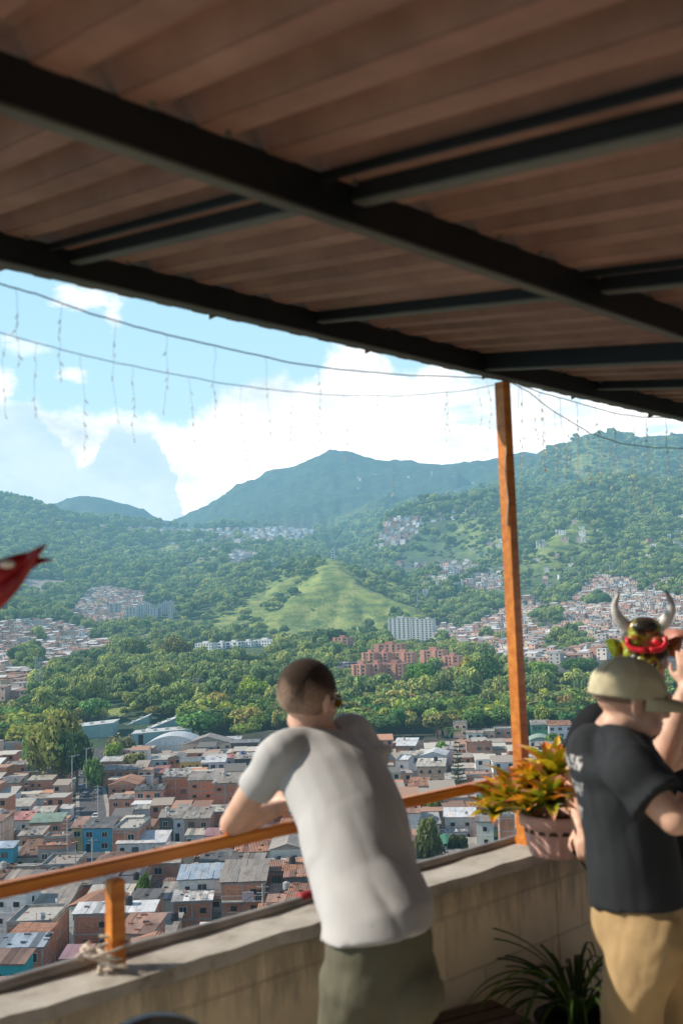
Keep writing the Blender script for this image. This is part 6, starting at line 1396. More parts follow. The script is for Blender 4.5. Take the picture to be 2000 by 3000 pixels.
def limb(m, pts, rad, side=None, ratio=None, n=20, caps=True):
    """tapering limb through joint points; rad = radius at each (or (wide, deep) pairs along the side vector)"""
    P = [Vector(p) for p in pts]; K = len(P); R = [r_ if hasattr(r_, '__len__') else (r_, r_) for r_ in rad]; rings = []
    # smooth interpolation between joints
    Q = []; RR = []
    for i in range(K-1):
        p0 = P[max(0, i-1)]; p1 = P[i]; p2 = P[i+1]; p3 = P[min(K-1, i+2)]
        for k in range(6):
            t = k/6; Q.append(.5*((2*p1)+(p2-p0)*t+(2*p0-5*p1+4*p2-p3)*t*t+(3*p1-p0-3*p2+p3)*t**3)); u = t*t*(3-2*t); RR.append((R[i][0]*(1-u)+R[i+1][0]*u, R[i][1]*(1-u)+R[i+1][1]*u))
    Q.append(P[-1]); RR.append(R[-1]); sv = Vector(side) if side is not None else None; a = None
    for i, p in enumerate(Q):
        d = (Q[min(i+1, len(Q)-1)]-Q[max(i-1, 0)]).normalized()
        if sv is not None: a = (sv-d*sv.dot(d)).normalized()
        elif a is None: a = d.orthogonal().normalized()
        else: a = (a-d*a.dot(d)).normalized()
        b = d.cross(a); rings.append((p, a, b, d, RR[i]))
    out = []
    if caps:
        p, a, b, d, r_ = rings[0]
        for f, s_ in ((.85, .35), (.5, .75)): out.append((p-d*min(r_)*f, a*r_[0]*s_, b*r_[1]*s_))
        out = [out[0], out[1]]; out = [(p-d*min(r_)*.9, a*r_[0]*.35, b*r_[1]*.35), (p-d*min(r_)*.55, a*r_[0]*.8, b*r_[1]*.8)]
    out += [(p, a*r_[0], b*r_[1]) for p, a, b, d, r_ in rings]
    if caps:
        p, a, b, d, r_ = rings[-1]; out += [(p+d*min(r_)*.55, a*r_[0]*.8, b*r_[1]*.8), (p+d*min(r_)*.9, a*r_[0]*.35, b*r_[1]*.35)]
    m.loft(out, n=n)
def basis(yaw, pitch=0, roll=0):
    """head or hand frame: +y faces along yaw (0 = away from the camera, + = to the right)"""
    return Matrix.Rotation(-yaw, 3, 'Z') @ Matrix.Rotation(pitch, 3, 'X') @ Matrix.Rotation(roll, 3, 'Y')
def head(m, C, B, s=1.0):
    E = lambda c, r_, M3=None: m.ball(C+B @ (Vector(c)*s), tuple(x*s for x in r_), B if M3 is None else B @ M3, 22, 14)
    E((0, -.014, .034), (.076, .098, .087)); E((0, .022, -.03), (.063, .074, .085)); E((0, .052, -.088), (.032, .034, .026)); E((0, .0, -.06), (.060, .055, .05))
    for sx in (-1, 1):
        E((sx*.038, .045, -.062), (.026, .04, .032)); E((sx*.032, .074, .022), (.024, .016, .010)); E((sx*.042, .066, -.022), (.022, .018, .018))
        R3 = Matrix.Rotation(sx*.35, 3, 'Z')
        E((sx*.079, -.008, -.004), (.009, .021, .033), R3); E((sx*.077, .0, -.026), (.009, .011, .014), R3); E((sx*.084, -.016, .006), (.006, .014, .024), R3)
    limb(m, [C+B @ (Vector(p)*s) for p in ((0, .085, .018), (0, .098, -.008), (0, .110, -.028))], [.009*s, .011*s, .015*s]); E((-.012, .096, -.03), (.008, .010, .008)); E((.012, .096, -.03), (.008, .010, .008))
    E((0, .086, -.053), (.023, .012, .0055)); E((0, .084, -.065), (.020, .012, .006))
def face_parts(C, B, parent, s=1.0, iris=(.06, .04, .03)):
    eye = simple('eye_white', (.75, .72, .68), .2) if 'eye_white' not in bpy.data.materials else bpy.data.materials['eye_white']
    ir = simple('eye_iris', iris, .2) if 'eye_iris' not in bpy.data.materials else bpy.data.materials['eye_iris']
    lip = simple('lips', (.45, .16, .13), .45) if 'lips' not in bpy.data.materials else bpy.data.materials['lips']
    for sx in (-1, 1):
        q = MB(); q.ball(C+B @ (Vector((sx*.031, .078, .003))*s), .0125*s, B); e = q.obj('eye', eye, parent, smooth=True)
        q = MB(); q.ball(C+B @ (Vector((sx*.031, .0875, .003))*s), .0055*s, B); q.obj('iris', ir, e, smooth=True)
        q = MB(); q.ball(C+B @ (Vector((sx*.033, .0905, .024))*s), (.018*s, .004*s, .0035*s), B); q.obj('eyebrow', HAIRM, parent, smooth=True)
    q = MB(); q.ball(C+B @ (Vector((0, .094, -.054))*s), (.021*s, .006*s, .004*s), B); q.ball(C+B @ (Vector((0, .092, -.064))*s), (.018*s, .006*s, .005*s), B); q.obj('mouth', lip, parent, smooth=True)
def hair_mat():
    t = NT('short_brown_hair'); g = t.coord(); n = t.noise(t.mapping(g, (1, 1, .5)), 220, 4, .8); n2 = t.noise(g, 14, 4)
    c = t.ramp(n, [(.35, (.022, .014, .010)), (.7, (.085, .058, .040))]); c = t.mix(c, t.ramp(n2, [(.3, (.75, .7, .65)), (.7, (1.2, 1.15, 1.1))]), .8, 'MULTIPLY'); c = t.mix(c, t.attr(), 1, 'MULTIPLY')
    return t.done(c, .8, t.bump(n, .8, .004), spec=.25)
HAIRM = hair_mat()
def hairfade_mat():
    t = NT('shaved_hair_fade'); g = t.coord(); n = t.noise(t.mapping(g, (1, 1, .5)), 260, 3, .8); c = t.ramp(n, [(.3, (.13, .085, .06)), (.7, (.40, .25, .18))]); return t.done(c, .8, t.bump(n, .5, .002))
FADEM = hairfade_mat()
def hair_cap(C, B, s, parent, sel, mat, grow=1.035, name='hair', tone=None):
    m = MB(); nu, nv = 96, 56; V = []; cen = Vector((0, -.014, .034)); R_ = Vector((.076, .098, .087))*grow
    for j in range(nv+1):
        ph = math.pi*j/nv
        for i in range(nu):
            t = 2*math.pi*i/nu; d = Vector((math.sin(ph)*math.cos(t), math.sin(ph)*math.sin(t), math.cos(ph))); p = cen+Vector((d.x*R_.x, d.y*R_.y, d.z*R_.z))
            V.append(p)
    for j in range(nv):
        for i in range(nu):
            q = [V[j*nu+i], V[(j+1)*nu+i], V[(j+1)*nu+(i+1) % nu], V[j*nu+(i+1) % nu]]; c = sum(q, Vector())/4
            if sel(c):
                k = tone(c) if tone else 0; k = max(0, min(1, k)); m.add([C+B @ (v*s) for v in q], [(0, 1, 2, 3)], 0, tuple(1*(1-k)+f*k for f in (7.4, 7.9, 9.0)))
    me = m.mesh(name, [mat], True, True); o = mobj(name, me, None, parent); sd = o.modifiers.new('thick', 'SOLIDIFY'); sd.thickness = .004*s; sd.offset = 1; return o
def hand(m, W, B, curl=.6, s=1.0, spread=.12, thumb=1, curls=None):
    """hand from the wrist W; B maps +y to the finger direction, +z to the back of the hand; thumb = +1 on the +x side"""
    L = lambda p: W+B @ (Vector(p)*s)
    limb(m, [L((0, -.01, 0)), L((0, .03, 0)), L((0, .075, .002)), L((0, .088, 0))], [(.026*s, .017*s), (.036*s, .015*s), (.041*s, .014*s), (.039*s, .011*s)], side=B @ Vector((1, 0, 0)))
    for k, (x, ln, yb) in enumerate(((.030, .072, .084), (.010, .080, .090), (-.010, .075, .087), (-.029, .058, .078))):
        x *= thumb; cu = (curls[k] if curls else curl*(1+.12*k)); a = 0; p = Vector((x, yb-.012, 0)); pts = [L(p)]; p = Vector((x, yb, 0)); pts.append(L(p)); dirx = spread*x/.03
        for seg, f in enumerate((.45, .30, .25)):
            a += cu*(.9, 1.1, .7)[seg]; p = p+Vector((dirx*math.cos(a), math.cos(a), -math.sin(a))).normalized()*ln*f; pts.append(L(p))
        limb(m, pts, [.0095*s, .0093*s, .0085*s, .0078*s, .0062*s], n=12)
    t = thumb; limb(m, [L((t*.016, .012, -.004)), L((t*.042, .034, -.012)), L((t*.058, .058, -.022)), L((t*.056, .082, -.034))], [.014*s, .0125*s, .0105*s, .0075*s], n=12)
def wrinkle(freq, amp, dirv=(0, 0, 1), seed=0, scale=3.0):
    """soft cloth folds: ridged noise drawn out along one direction"""
    dv = np.array(dirv, float); dv /= np.linalg.norm(dv); a = np.cross(dv, [.3, .5, .81]); a /= np.linalg.norm(a); b = np.cross(dv, a)
    def f(co):
        u = co@a*freq; v = co@b*freq; w = co@dv*freq/scale
        n = fbm3(u+seed, v+w*1.3, w+seed*.7); return (np.abs(2*n-1)-.3)*amp
    return f
def fbm3(x, y, z):
    if 'vnoise' not in globals(): return np.zeros_like(x)+.5
    return .6*vnoise(x+31.7*np.floor(0*z), y+z*.6, 5)+.4*vnoise(x*2+z*.9+5, y*2+7, 6)
# ================================================================ 1. the man leaning on the rail
m = MB(); R_ = Dv                       # his right-hand side points along the parapet
shL = Vector(at(822, 2205, 3.36)); shR = Vector(at(1078, 2208, 3.66)); chest = (shL+shR)/2
hips = Vector(at(1112, 2790, 2.98)); waist = Vector(at(1088, 2640, 3.10)); mid = Vector(at(1018, 2400, 3.30)); upb = Vector(at(955, 2235, 3.47)); nb = Vector(at(945, 2165, 3.53))
HC = Vector(at(902, 2052, 3.50)); HB = basis(.62, -.10, .10)
torso = [(hips+Nv*.05+Vector((0, 0, -.03)), (.135, .085)), (hips.lerp(mid, .35)+Nv*.03, (.140, .092)), (hips.lerp(mid, .7), (.150, .10)), (mid, (.160, .108)), (upb, (.172, .115)), (nb+Vector((0, 0, -.02)), (.10, .085))]
elL = Vector(T(0, 2.815, 1.168)); d_ = Vector(ray(676, 2440)); tt = 2.815/d_.dot(Nv); elL = Vector(CAM)+d_*tt; elL.z = max(elL.z, 1.165); sE = elL.dot(Dv)
wrL = T(sE+.245, 2.83, 1.185); elR = T(sE+.62, 2.80, 1.175); wrR = T(sE+.38, 2.88, 1.20)
limb(m, [p for p, _ in torso], [r_ for _, r_ in torso], side=R_)
limb(m, [upb+Vector((0, 0, -.02)), nb, HC+Vector((0, 0, -.07))+HB @ Vector((0, -.02, 0))], [.075, .058, .056])
for sh, el, wr in ((shL, elL, wrL), (shR, elR, wrR)):
    limb(m, [chest.lerp(sh, .6), sh, sh.lerp(el, .5), el], [.06, .058, .050, .040]); limb(m, [el, el.lerp(wr, .35), wr], [.041, .042, .027])
hb = Matrix((Dv, Nv, Vector((0, 0, 1)))).transposed()          # columns: along rail, outward, up
def frame(y, z):
    y = Vector(y).normalized(); z = Vector(z); z = (z-y*z.dot(y)).normalized(); x = y.cross(z); return Matrix((x, y, z)).transposed()
hand(m, wrL, frame(Dv+Nv*.25+Vector((0, 0, .10)), Nv*.6+Vector((0, 0, 1))), .75, 1.0, thumb=-1); hand(m, wrR, frame(-Dv*1.0+Nv*.25+Vector((0, 0, .12)), -Nv*.3+Vector((0, 0, 1))), .8, 1.0, thumb=1)
head(m, HC, HB, 1.13)
# legs under the trousers down to the shoes
hL = hips-Dv*.085+Vector((0, 0, -.06)); hR = hips+Dv*.085+Vector((0, 0, -.06)); knL = Vector(at(1010, 3070, 3.0)); knL.z = .50; knR = hR+Nv*.06+Vector((0, 0, -.36)); knR.z = .50
anL = knL-Nv*.12; anL.z = .09; anR = knR-Nv*.10+Dv*.05; anR.z = .09
for a, b, c in ((hL, knL, anL), (hR, knR, anR)): limb(m, [a, a.lerp(b, .5), b, b.lerp(c, .35), c], [.085, .075, .055, .056, .038])
man = mobj('person', union('body', m, .0075, 5), SKIN); tag(man, 'man seen from behind in a light grey t-shirt, leaning on the orange handrail', 'person')
face_parts(HC, HB, man, 1.13)
hair_cap(HC, HB, 1.13, man, lambda p: p.z > -.035+.25*max(0, p.y)+(.06 if p.y > .03 else 0)+(.9*max(0, p.y-.045)), HAIRM, 1.03, tone=lambda p: (.022-p.z-.35*p.y*(p.y < 0)+(.02 if abs(p.x) > .05 else 0)+.012*math.sin(p.x*90+p.z*50))/.055)
# sunglasses pushed on his face
q = MB()
for sx in (-1, 1): q.path([HC+HB @ (Vector(v)*1.13) for v in ((sx*.080, -.02, .012), (sx*.082, .03, .016), (sx*.072, .088, .014))], .0028, 6)
gl = q.obj('sunglasses', simple('dark_frame', (.03, .02, .012), .3), man, smooth=True)
q = MB()
for sx in (-1, 1): q.ball(HC+HB @ (Vector((sx*.036, .100, .004))*1.13), (.031, .006, .025), HB @ Matrix.Rotation(sx*-.25, 3, 'Z'))
q.obj('lens', simple('amber_lens', (.38, .26, .03), .15, trans=.5), gl, smooth=True)
# t-shirt
m = MB(); g_ = .016
dl = mid-hips; ms, mo, mz = dl.dot(Dv), dl.dot(Nv), dl.z; pn = math.hypot(mo, mz); no, nz = -mz/pn, mo/pn; print('lean', mo, mz)
bk = [(-.146, .070), (-.105, .135), (mo*.5+no*.137, mz*.5+nz*.137), (mo+no*.140, mz+nz*.140)]; fr = [(.150, .045), (.175, .055), (mo*.5-no*.13, mz*.5-nz*.13), (mo-no*.14, mz-nz*.14)]; rings = []
for i in range(13):
    t = i/12*3; k = min(2, int(t)); u = t-k; L_ = lambda P: (P[k][0]*(1-u)+P[k+1][0]*u, P[k][1]*(1-u)+P[k+1][1]*u); b_, f_ = L_(bk), L_(fr); q_ = [0, .2, .5, 1.][k]*(1-u)+[0, .2, .5, 1.][k+1]*u
    pb_ = hips+Dv*(ms*q_+.012*q_)+Nv*b_[0]+Vector((0, 0, b_[1])); pf_ = hips+Dv*(ms*q_+.012*q_)+Nv*f_[0]+Vector((0, 0, f_[1])); rings.append(((pb_+pf_)/2, Dv*(.188+.008*q_), (pf_-pb_)/2))
m.loft(rings, n=32)
ts = [(mid.lerp(hips, .42)+Dv*.008, (.189, .122)), (mid.lerp(hips, .18)+Dv*.014, (.193, .134)), (mid+Dv*.02, (.196, .140)), (mid.lerp(upb, .6)+Dv*.014, (.200, .140)), (upb, (.192, .128)), (nb+Vector((0, 0, -.035)), (.135, .10)), (nb+Vector((0, 0, .0)), (.075, .07))]
limb(m, [p for p, _ in ts], [r_ for _, r_ in ts], side=R_, caps=False)
for sh, el, o_ in ((shL, elL, 1), (shR, elR, 1)):
    e = sh.lerp(el, .53); limb(m, [chest.lerp(sh, .4)+Vector((0, 0, .01)), sh+Vector((0, 0, -.005)), sh.lerp(el, .3), e], [.080, .072, .066, .068], caps=False); m.ball(sh+Vector((0, 0, -.004)), .071)
# bunched fabric at the right side of the neck
c0 = Vector(at(1035, 2138, 3.60)); limb(m, [nb+Dv*.03, c0, shR+Vector((0, 0, .03))], [.05, .056, .05]); limb(m, [Vector(at(1000, 2196, 3.44)), Vector(at(1070, 2212, 3.46)), Vector(at(1140, 2196, 3.56))], [.018, .026, .02])
limb(m, [Vector(at(905, 2160, 3.47)), Vector(at(960, 2185, 3.44)), Vector(at(1010, 2150, 3.5)), Vector(at(1035, 2115, 3.6))], [.020, .023, .025, .024])
SHIRT = cloth_mat('light_grey_jersey', (.52, .52, .525), .07)
dsp = lambda co: wrinkle(3.4, .012, (-.55, .2, 1), 1, 3.4)(co)+wrinkle(8, .0065, (-.8, .3, .6), 4, 3.2)(co)
sh_ = mobj('tshirt', union('tshirt', m, .009, 7, dsp), SHIRT, man)
# trousers
m = MB()
pr_ = [(hips+Vector((0, 0, .095))+Nv*.015, (.168, .124)), (hips+Vector((0, 0, .02)), (.176, .136)), (hips+Vector((0, 0, -.10)), (.182, .146))]
limb(m, [p for p, _ in pr_], [r_ for _, r_ in pr_], side=R_, caps=False)
for a, b, c in ((hL, knL, anL), (hR, knR, anR)):
    limb(m, [a+Vector((0, 0, -.0)), a.lerp(b, .35), b, b.lerp(c, .5), c], [(.108, .122), (.102, .112), (.086, .088), (.078, .08), (.075, .075)])
m.ball(hips+Vector((0, 0, -.10))-Nv*.05, (.15, .12, .11))
OLIVE = cloth_mat('olive_trousers', (.15, .145, .105), .18)
dsp2 = lambda co: wrinkle(7, .013, (.4, .1, 1), 7, 2.6)(co)+wrinkle(16, .005, (1, .4, .2), 9, 2.)(co)
tr_ = mobj('trousers', union('trousers', m, .009, 6, dsp2), OLIVE, man)
m = MB(); n = 36
for zz in (0,):
    c = hips+Vector((0, 0, .066))+Dv*.010+Nv*.012; rings = []
    for dz, k in ((-.018, 1.0), (-.018, 1.03), (.018, 1.03), (.018, 1.0)): rings.append([c+Dv*(.172*k*math.cos(2*math.pi*i/n))+Nv*(.126*k*math.sin(2*math.pi*i/n))+Vector((0, 0, dz)) for i in range(n)])
m.add([v for r_ in rings for v in r_], [(j*n+i, j*n+(i+1) % n, (j+1)*n+(i+1) % n, (j+1)*n+i) for j in range(3) for i in range(n)]); m.obj('belt', simple('black_belt', (.015, .015, .017), .5), man)
def shoes(parent, A, fwd, col=(.05, .05, .05)):
    for a in A:
        q = MB(); f = Vector(fwd).normalized(); limb(q, [a-f*.04+Vector((0, 0, -.02)), a+f*.05+Vector((0, 0, -.035)), a+f*.17+Vector((0, 0, -.055))], [(.042, .05), (.046, .045), (.040, .03)], side=f.cross(Vector((0, 0, 1)))); mobj('shoe', union('shoe', q, .008, 3), simple('shoe_leather', col, .5) if 'shoe_leather' not in bpy.data.materials else bpy.data.materials['shoe_leather'], parent)
shoes(man, [anL, anR], Nv)
# ================================================================ 2. the man in the olive cap, turned to the right
m = MB(); FW2 = Vector((.995, -.10, 0)); LT = Vector((.10, .995, 0))         # he faces right; his left is away from us
YC = 3.3
HC2 = Vector(at(1846, 2056, YC)); HB2 = basis(1.52, -.12, .02)
nb2 = Vector(at(1790, 2150, YC+.02)); ch2 = Vector(at(1800, 2240, YC+.02)); md2 = Vector(at(1842, 2440, YC)); hp2 = Vector(at(1868, 2660, YC-.02)); 
sR2 = Vector(at(1850, 2262, YC-.20)); sL2 = Vector(at(1800, 2215, YC+.2)); 
rr2 = [(hp2+Vector((0, 0, -.05)), (.165, .135)), (hp2, (.165, .135)), (md2, (.160, .125)), (ch2, (.165, .11)), (nb2+Vector((0, 0, -.03)), (.085, .07))]
limb(m, [p for p, _ in rr2], [r_ for _, r_ in rr2], side=LT)
limb(m, [ch2+Vector((0, 0, .02)), nb2, HC2+Vector((-.03, -.01, -.06))], [.085, .062, .058])
elR2 = Vector(at(1975, 2405, YC-.30)); wrR2 = Vector(at(2140, 2290, YC-.12)); elL2 = Vector(at(2000, 2380, YC+.25)); wrL2 = Vector(at(2150, 2270, YC+.12))
for sh, el, wr in ((sR2, elR2, wrR2), (sL2, elL2, wrL2)):
    limb(m, [ch2.lerp(sh, .6), sh, sh.lerp(el, .5), el], [.065, .060, .052, .044]); limb(m, [el, el.lerp(wr, .3), wr], [.045, .046, .029])
hand(m, wrR2, frame(wrR2-elR2, LT*-1), .7, 1.0, thumb=1); hand(m, wrL2, frame(wrL2-elL2, LT), .7, 1.0, thumb=-1)
head(m, HC2, HB2, 1.10)
hl, hr = hp2+LT*.09+Vector((0, 0, -.05)), hp2-LT*.09+Vector((0, 0, -.05)); kR2 = Vector(at(1850, 2960, YC-.12)); kR2.z = max(.47, kR2.z); kL2 = Vector(at(1990, 2960, YC+.1)); kL2.z = kR2.z; aR2 = kR2+FW2*-.03; aR2.z = .09; aL2 = kL2+FW2*.02; aL2.z = .09
for a, b, c in ((hl, kL2, aL2), (hr, kR2, aR2)): limb(m, [a, a.lerp(b, .5), b, b.lerp(c, .35), c], [.09, .078, .056, .058, .04])
man2 = mobj('person', union('body', m, .0075, 5), SKIN); tag(man2, 'man in an olive cap, charcoal t-shirt and khaki trousers looking down to the right', 'person')
face_parts(HC2, HB2, man2, 1.10)
hair_cap(HC2, HB2, 1.10, man2, lambda p: p.z > .0+.3*max(0, p.y) and p.y < .055, FADEM, 1.01, 'shaved_hair')
m = MB(); m.ball(HC2+HB2 @ Vector((0, .045, -.072)), (.058, .062, .050), HB2); b_ = m.obj('beard', simple('stubble_beard', (.13, .075, .05), .9, False, 300, .5), man2, smooth=True)
# wire spectacles
q = MB()
for sx in (-1, 1): q.path([HC2+HB2 @ (Vector(v)*1.10) for v in ((sx*.079, -.01, .012), (sx*.080, .04, .012), (sx*.066, .098, .008))], .0018, 6)
for sx in (-1, 1): q.path([HC2+HB2 @ (Vector((sx*.034+.026*math.cos(t), .104, .002+.02*math.sin(t)))*1.10) for t in np.linspace(0, 6.28, 18)], .0018, 5)
q.obj('spectacles', simple('gold_wire', (.5, .36, .16), .3, metal=.8), man2)
# cap
CAPM = cloth_mat('olive_cotton_cap', (.60, .54, .37), .2)
m = MB(); S_ = 1.12; V = []; nu, nv = 64, 26; cen = Vector((0, -.012, .030)); Rr = Vector((.089, .113, .104))
for j in range(nv+1):
    ph = math.pi*.5*1.10*j/nv
    for i in range(nu):
        t = 2*math.pi*i/nu; k = 1+.010*math.cos(6*t)*math.sin(ph)+.05*mnoise.noise(Vector((3.2*math.cos(t)*math.sin(ph), 3.2*math.sin(t)*math.sin(ph), 2.6*math.cos(ph))))+.02*mnoise.noise(Vector((9*math.cos(t), 9*math.sin(t), 8*ph))); top = 1-.06*math.cos(ph)
        V.append(cen+Vector((math.sin(ph)*math.cos(t)*Rr.x*k, math.sin(ph)*math.sin(t)*Rr.y*k-.02*(math.sin(t) < 0)*0, math.cos(ph)*Rr.z*top)))
m.add([HC2+HB2 @ (v*S_) for v in V], [(j*nu+i, (j+1)*nu+i, (j+1)*nu+(i+1) % nu, j*nu+(i+1) % nu) for j in range(nv) for i in range(nu)])
me = m.mesh('crown', [CAPM], True, True)
cpv = mobj('cap', me, None, man2); sd = cpv.modifiers.new('t', 'SOLIDIFY'); sd.thickness = .004
m = MB(); nn = 22; mm_ = 10; V = []
for j in range(mm_+1):
    f = j/mm_
    for i in range(nn+1):
        t = math.pi*(.08+.84*i/nn); ext = .098*math.sin(math.pi*i/nn)**.55
        bx = .086*math.cos(t); by = -.012+.110*math.sin(t); V.append(Vector((bx*(1-.05*f), by+ext*f, .016-.028*f*f-.30*(bx**2)*f*6*.4-.0)))
m.add([HC2+HB2 @ (v*S_) for v in V], [(j*(nn+1)+i, j*(nn+1)+i+1, (j+1)*(nn+1)+i+1, (j+1)*(nn+1)+i) for j in range(mm_) for i in range(nn)])
bo_ = mobj('peak', m.mesh('peak', [CAPM], True), None, cpv); sd = bo_.modifiers.new('t', 'SOLIDIFY'); sd.thickness = .006
q = MB(); q.ball(HC2+HB2 @ (Vector((0, -.012, .129))*S_), (.008, .008, .005), HB2); q.obj('button', CAPM, cpv, smooth=True)
for k in range(3):
    a = k*math.pi/3; q = MB(); q.path([HC2+HB2 @ ((cen+Vector((math.sin(p_)*math.cos(a)*Rr.x*1.012, math.sin(p_)*math.sin(a)*Rr.y*1.012, math.cos(p_)*Rr.z*(1-.06*math.cos(p_))*1.01)))*S_) for p_ in np.linspace(-1.6, 1.6, 26)], .0016, 5); q.obj('seam', CAPM, cpv)
# charcoal t-shirt with washed-out white print on the back
def printed(t, g, c):
    bb = Vector(ch2)
    sp = t.n('ShaderNodeSeparateXYZ'); vs_ = t.n('ShaderNodeVectorMath'); vs_.operation = 'SUBTRACT'; t.l(g, vs_.inputs[0]); vs_.inputs[1].default_value = tuple(bb)
    dt = t.n('ShaderNodeVectorMath'); dt.operation = 'DOT_PRODUCT'; t.l(vs_.outputs[0], dt.inputs[0]); dt.inputs[1].default_value = tuple(-FW2); t.l(vs_.outputs[0], sp.inputs[0])
    lt = t.n('ShaderNodeVectorMath'); lt.operation = 'DOT_PRODUCT'; t.l(vs_.outputs[0], lt.inputs[0]); lt.inputs[1].default_value = tuple(LT)
    back = t.math('GREATER_THAN', dt.outputs['Value'], .118); side_ = t.math('LESS_THAN', t.math('ABSOLUTE', lt.outputs['Value']), .115)
    z1 = t.math('LESS_THAN', sp.outputs[2], .07); z2 = t.math('GREATER_THAN', sp.outputs[2], -.29)
    cbn = t.n('ShaderNodeCombineXYZ'); t.l(lt.outputs['Value'], cbn.inputs[0]); t.l(sp.outputs[2], cbn.inputs[2])
    n = t.noise(t.mapping(cbn.outputs[0], (90, 1, 40)), 1, 2); row = t.math('GREATER_THAN', t.math('SINE', t.math('MULTIPLY', sp.outputs[2], 74)), -.1); ink = t.math('GREATER_THAN', n, .5)
    f = t.math('MULTIPLY', t.math('MULTIPLY', t.math('MULTIPLY', back, side_), t.math('MULTIPLY', z1, z2)), t.math('MULTIPLY', row, ink))
    return t.mix(c, (.70, .70, .70), t.math('MULTIPLY', f, .65))
CHAR = cloth_mat('charcoal_jersey', (.030, .034, .040), .15, extra=printed)
m = MB(); ts = [(hp2+Vector((0, 0, .01)), (.182, .150)), (hp2.lerp(md2, .4), (.180, .146)), (md2, (.176, .142)), (md2.lerp(ch2, .6), (.190, .142)), (ch2, (.200, .152)), (ch2.lerp(nb2, .6)+Vector((0, 0, .0)), (.160, .128)), (nb2+Vector((-.005, 0, -.02)), (.092, .09)), (nb2+Vector((0, 0, .012)), (.074, .072))]
limb(m, [p for p, _ in ts], [r_ for _, r_ in ts], side=LT, caps=False)
for sh, el in ((sR2, elR2), (sL2, elL2)):
    e = sh.lerp(el, .62); limb(m, [ch2.lerp(sh, .45), sh, sh.lerp(el, .35), e], [.086, .088, .088, .094], caps=False); m.ball(sh, .086)
dsp3 = lambda co: wrinkle(4.5, .015, (.5, .1, 1), 3, 3)(co)+wrinkle(10, .005, (1, .2, .5), 5, 2.5)(co)
limb(m, [sR2+Vector((0, 0, .01)), sR2.lerp(nb2, .6)+Vector((0, 0, .0)), nb2+Vector((0, 0, -.015))], [.085, .076, .066]); limb(m, [sL2, nb2+Vector((0, 0, -.015))], [.085, .066]); m.ball(nb2-FW2*.035+Vector((0, 0, -.05)), .075); m.ball(ch2-FW2*.06+Vector((0, 0, .03)), .105); m.ball(Vector(at(1735, 2215, YC)), .07)
mobj('tshirt', union('tshirt', m, .009, 6, dsp3), CHAR, man2)
KH = cloth_mat('khaki_trousers', (.46, .32, .165), .2)
m = MB(); pr_ = [(hp2+Vector((0, 0, .05)), (.165, .135)), (hp2+Vector((0, 0, -.04)), (.178, .150)), (hp2+Vector((0, 0, -.11)), (.180, .150))]
limb(m, [p for p, _ in pr_], [r_ for _, r_ in pr_], side=LT, caps=False)
for a, b, c in ((hl, kL2, aL2), (hr, kR2, aR2)): limb(m, [a, a.lerp(b, .35), b, b.lerp(c, .5), c], [(.112, .130), (.108, .120), (.090, .098), (.082, .09), (.08, .085)])
dsp4 = lambda co: wrinkle(6, .016, (.2, .1, 1), 13, 3)(co)+wrinkle(15, .006, (1, .4, .3), 19, 2.)(co)
tr2 = mobj('trousers', union('trousers', m, .009, 6, dsp4), KH, man2)
q = MB(); c = hp2-LT*.165+FW2*.03+Vector((0, 0, -.05)); q.path([c+FW2*.05+Vector((0, 0, .04)), c+FW2*.03, c-FW2*-.0+Vector((0, 0, -.09)), c+FW2*-.03+Vector((0, 0, -.13))], .004, 5); q.obj('pocket', simple('khaki_seam', (.28, .2, .1), .9), tr2)
shoes(man2, [aR2, aL2], FW2)
# ================================================================ 3. the person behind, wearing the horned mask
m = MB(); YP = 4.15; F3 = Vector((-.30, -.95, 0)).normalized(); L3 = Vector((.95, -.30, 0)).normalized()     # faces the camera; left arm at picture right
HC3 = Vector(at(1892, 1935, YP)); HB3 = basis(math.pi+.12, -.15, 0)
nb3 = Vector(at(1895, 2040, YP+.03)); ch3 = Vector(at(1890, 2170, YP+.03)); md3 = Vector(at(1895, 2400, YP)); hp3 = Vector(at(1900, 2620, YP))
sA = Vector(at(1752, 2120, YP+.05)); sB = Vector(at(2050, 2110, YP-.02))
rr3 = [(hp3+Vector((0, 0, -.05)), (.17, .13)), (hp3, (.17, .13)), (md3, (.17, .12)), (ch3, (.20, .125)), (nb3+Vector((0, 0, -.03)), (.12, .085))]
limb(m, [p for p, _ in rr3], [r_ for _, r_ in rr3], side=L3); limb(m, [ch3, nb3, HC3+Vector((0, 0, -.06))], [.085, .064, .060])
eA = Vector(at(1676, 2290, YP+.04)); wA = Vector(at(1700, 2420, YP-.16)); eB = Vector(at(1935, 2235, YP-.30)); wB = Vector(at(2012, 2010, YP-.34))
limb(m, [ch3.lerp(sA, .6), sA, sA.lerp(eA, .5), eA], [.065, .060, .054, .046]); limb(m, [eA, eA.lerp(wA, .3), wA], [.046, .047, .03])
limb(m, [ch3.lerp(sB, .6), sB, Vector(at(2010, 2190, YP-.2)), eB], [.065, .060, .056, .050]); limb(m, [eB, eB.lerp(wB, .35), wB], [.052, .052, .031])
hand(m, wA, frame(wA-eA, F3), .6, 1.0, thumb=1)
hand(m, wB, frame((0.04, .0, 1), F3), .5, 1.0, thumb=-1)
head(m, HC3, HB3, 1.0)
h3 = [hp3+L3*s_*.09+Vector((0, 0, -.05)) for s_ in (-1, 1)]; k3 = [h+Vector((0, 0, 0)) for h in h3]
for i in range(2): k3[i] = Vector((h3[i].x, h3[i].y, .48)); 
a3 = [Vector((k.x, k.y, .09)) for k in k3]
for a, b, c in zip(h3, k3, a3): limb(m, [a, a.lerp(b, .5), b, b.lerp(c, .35), c], [.09, .078, .056, .058, .04])
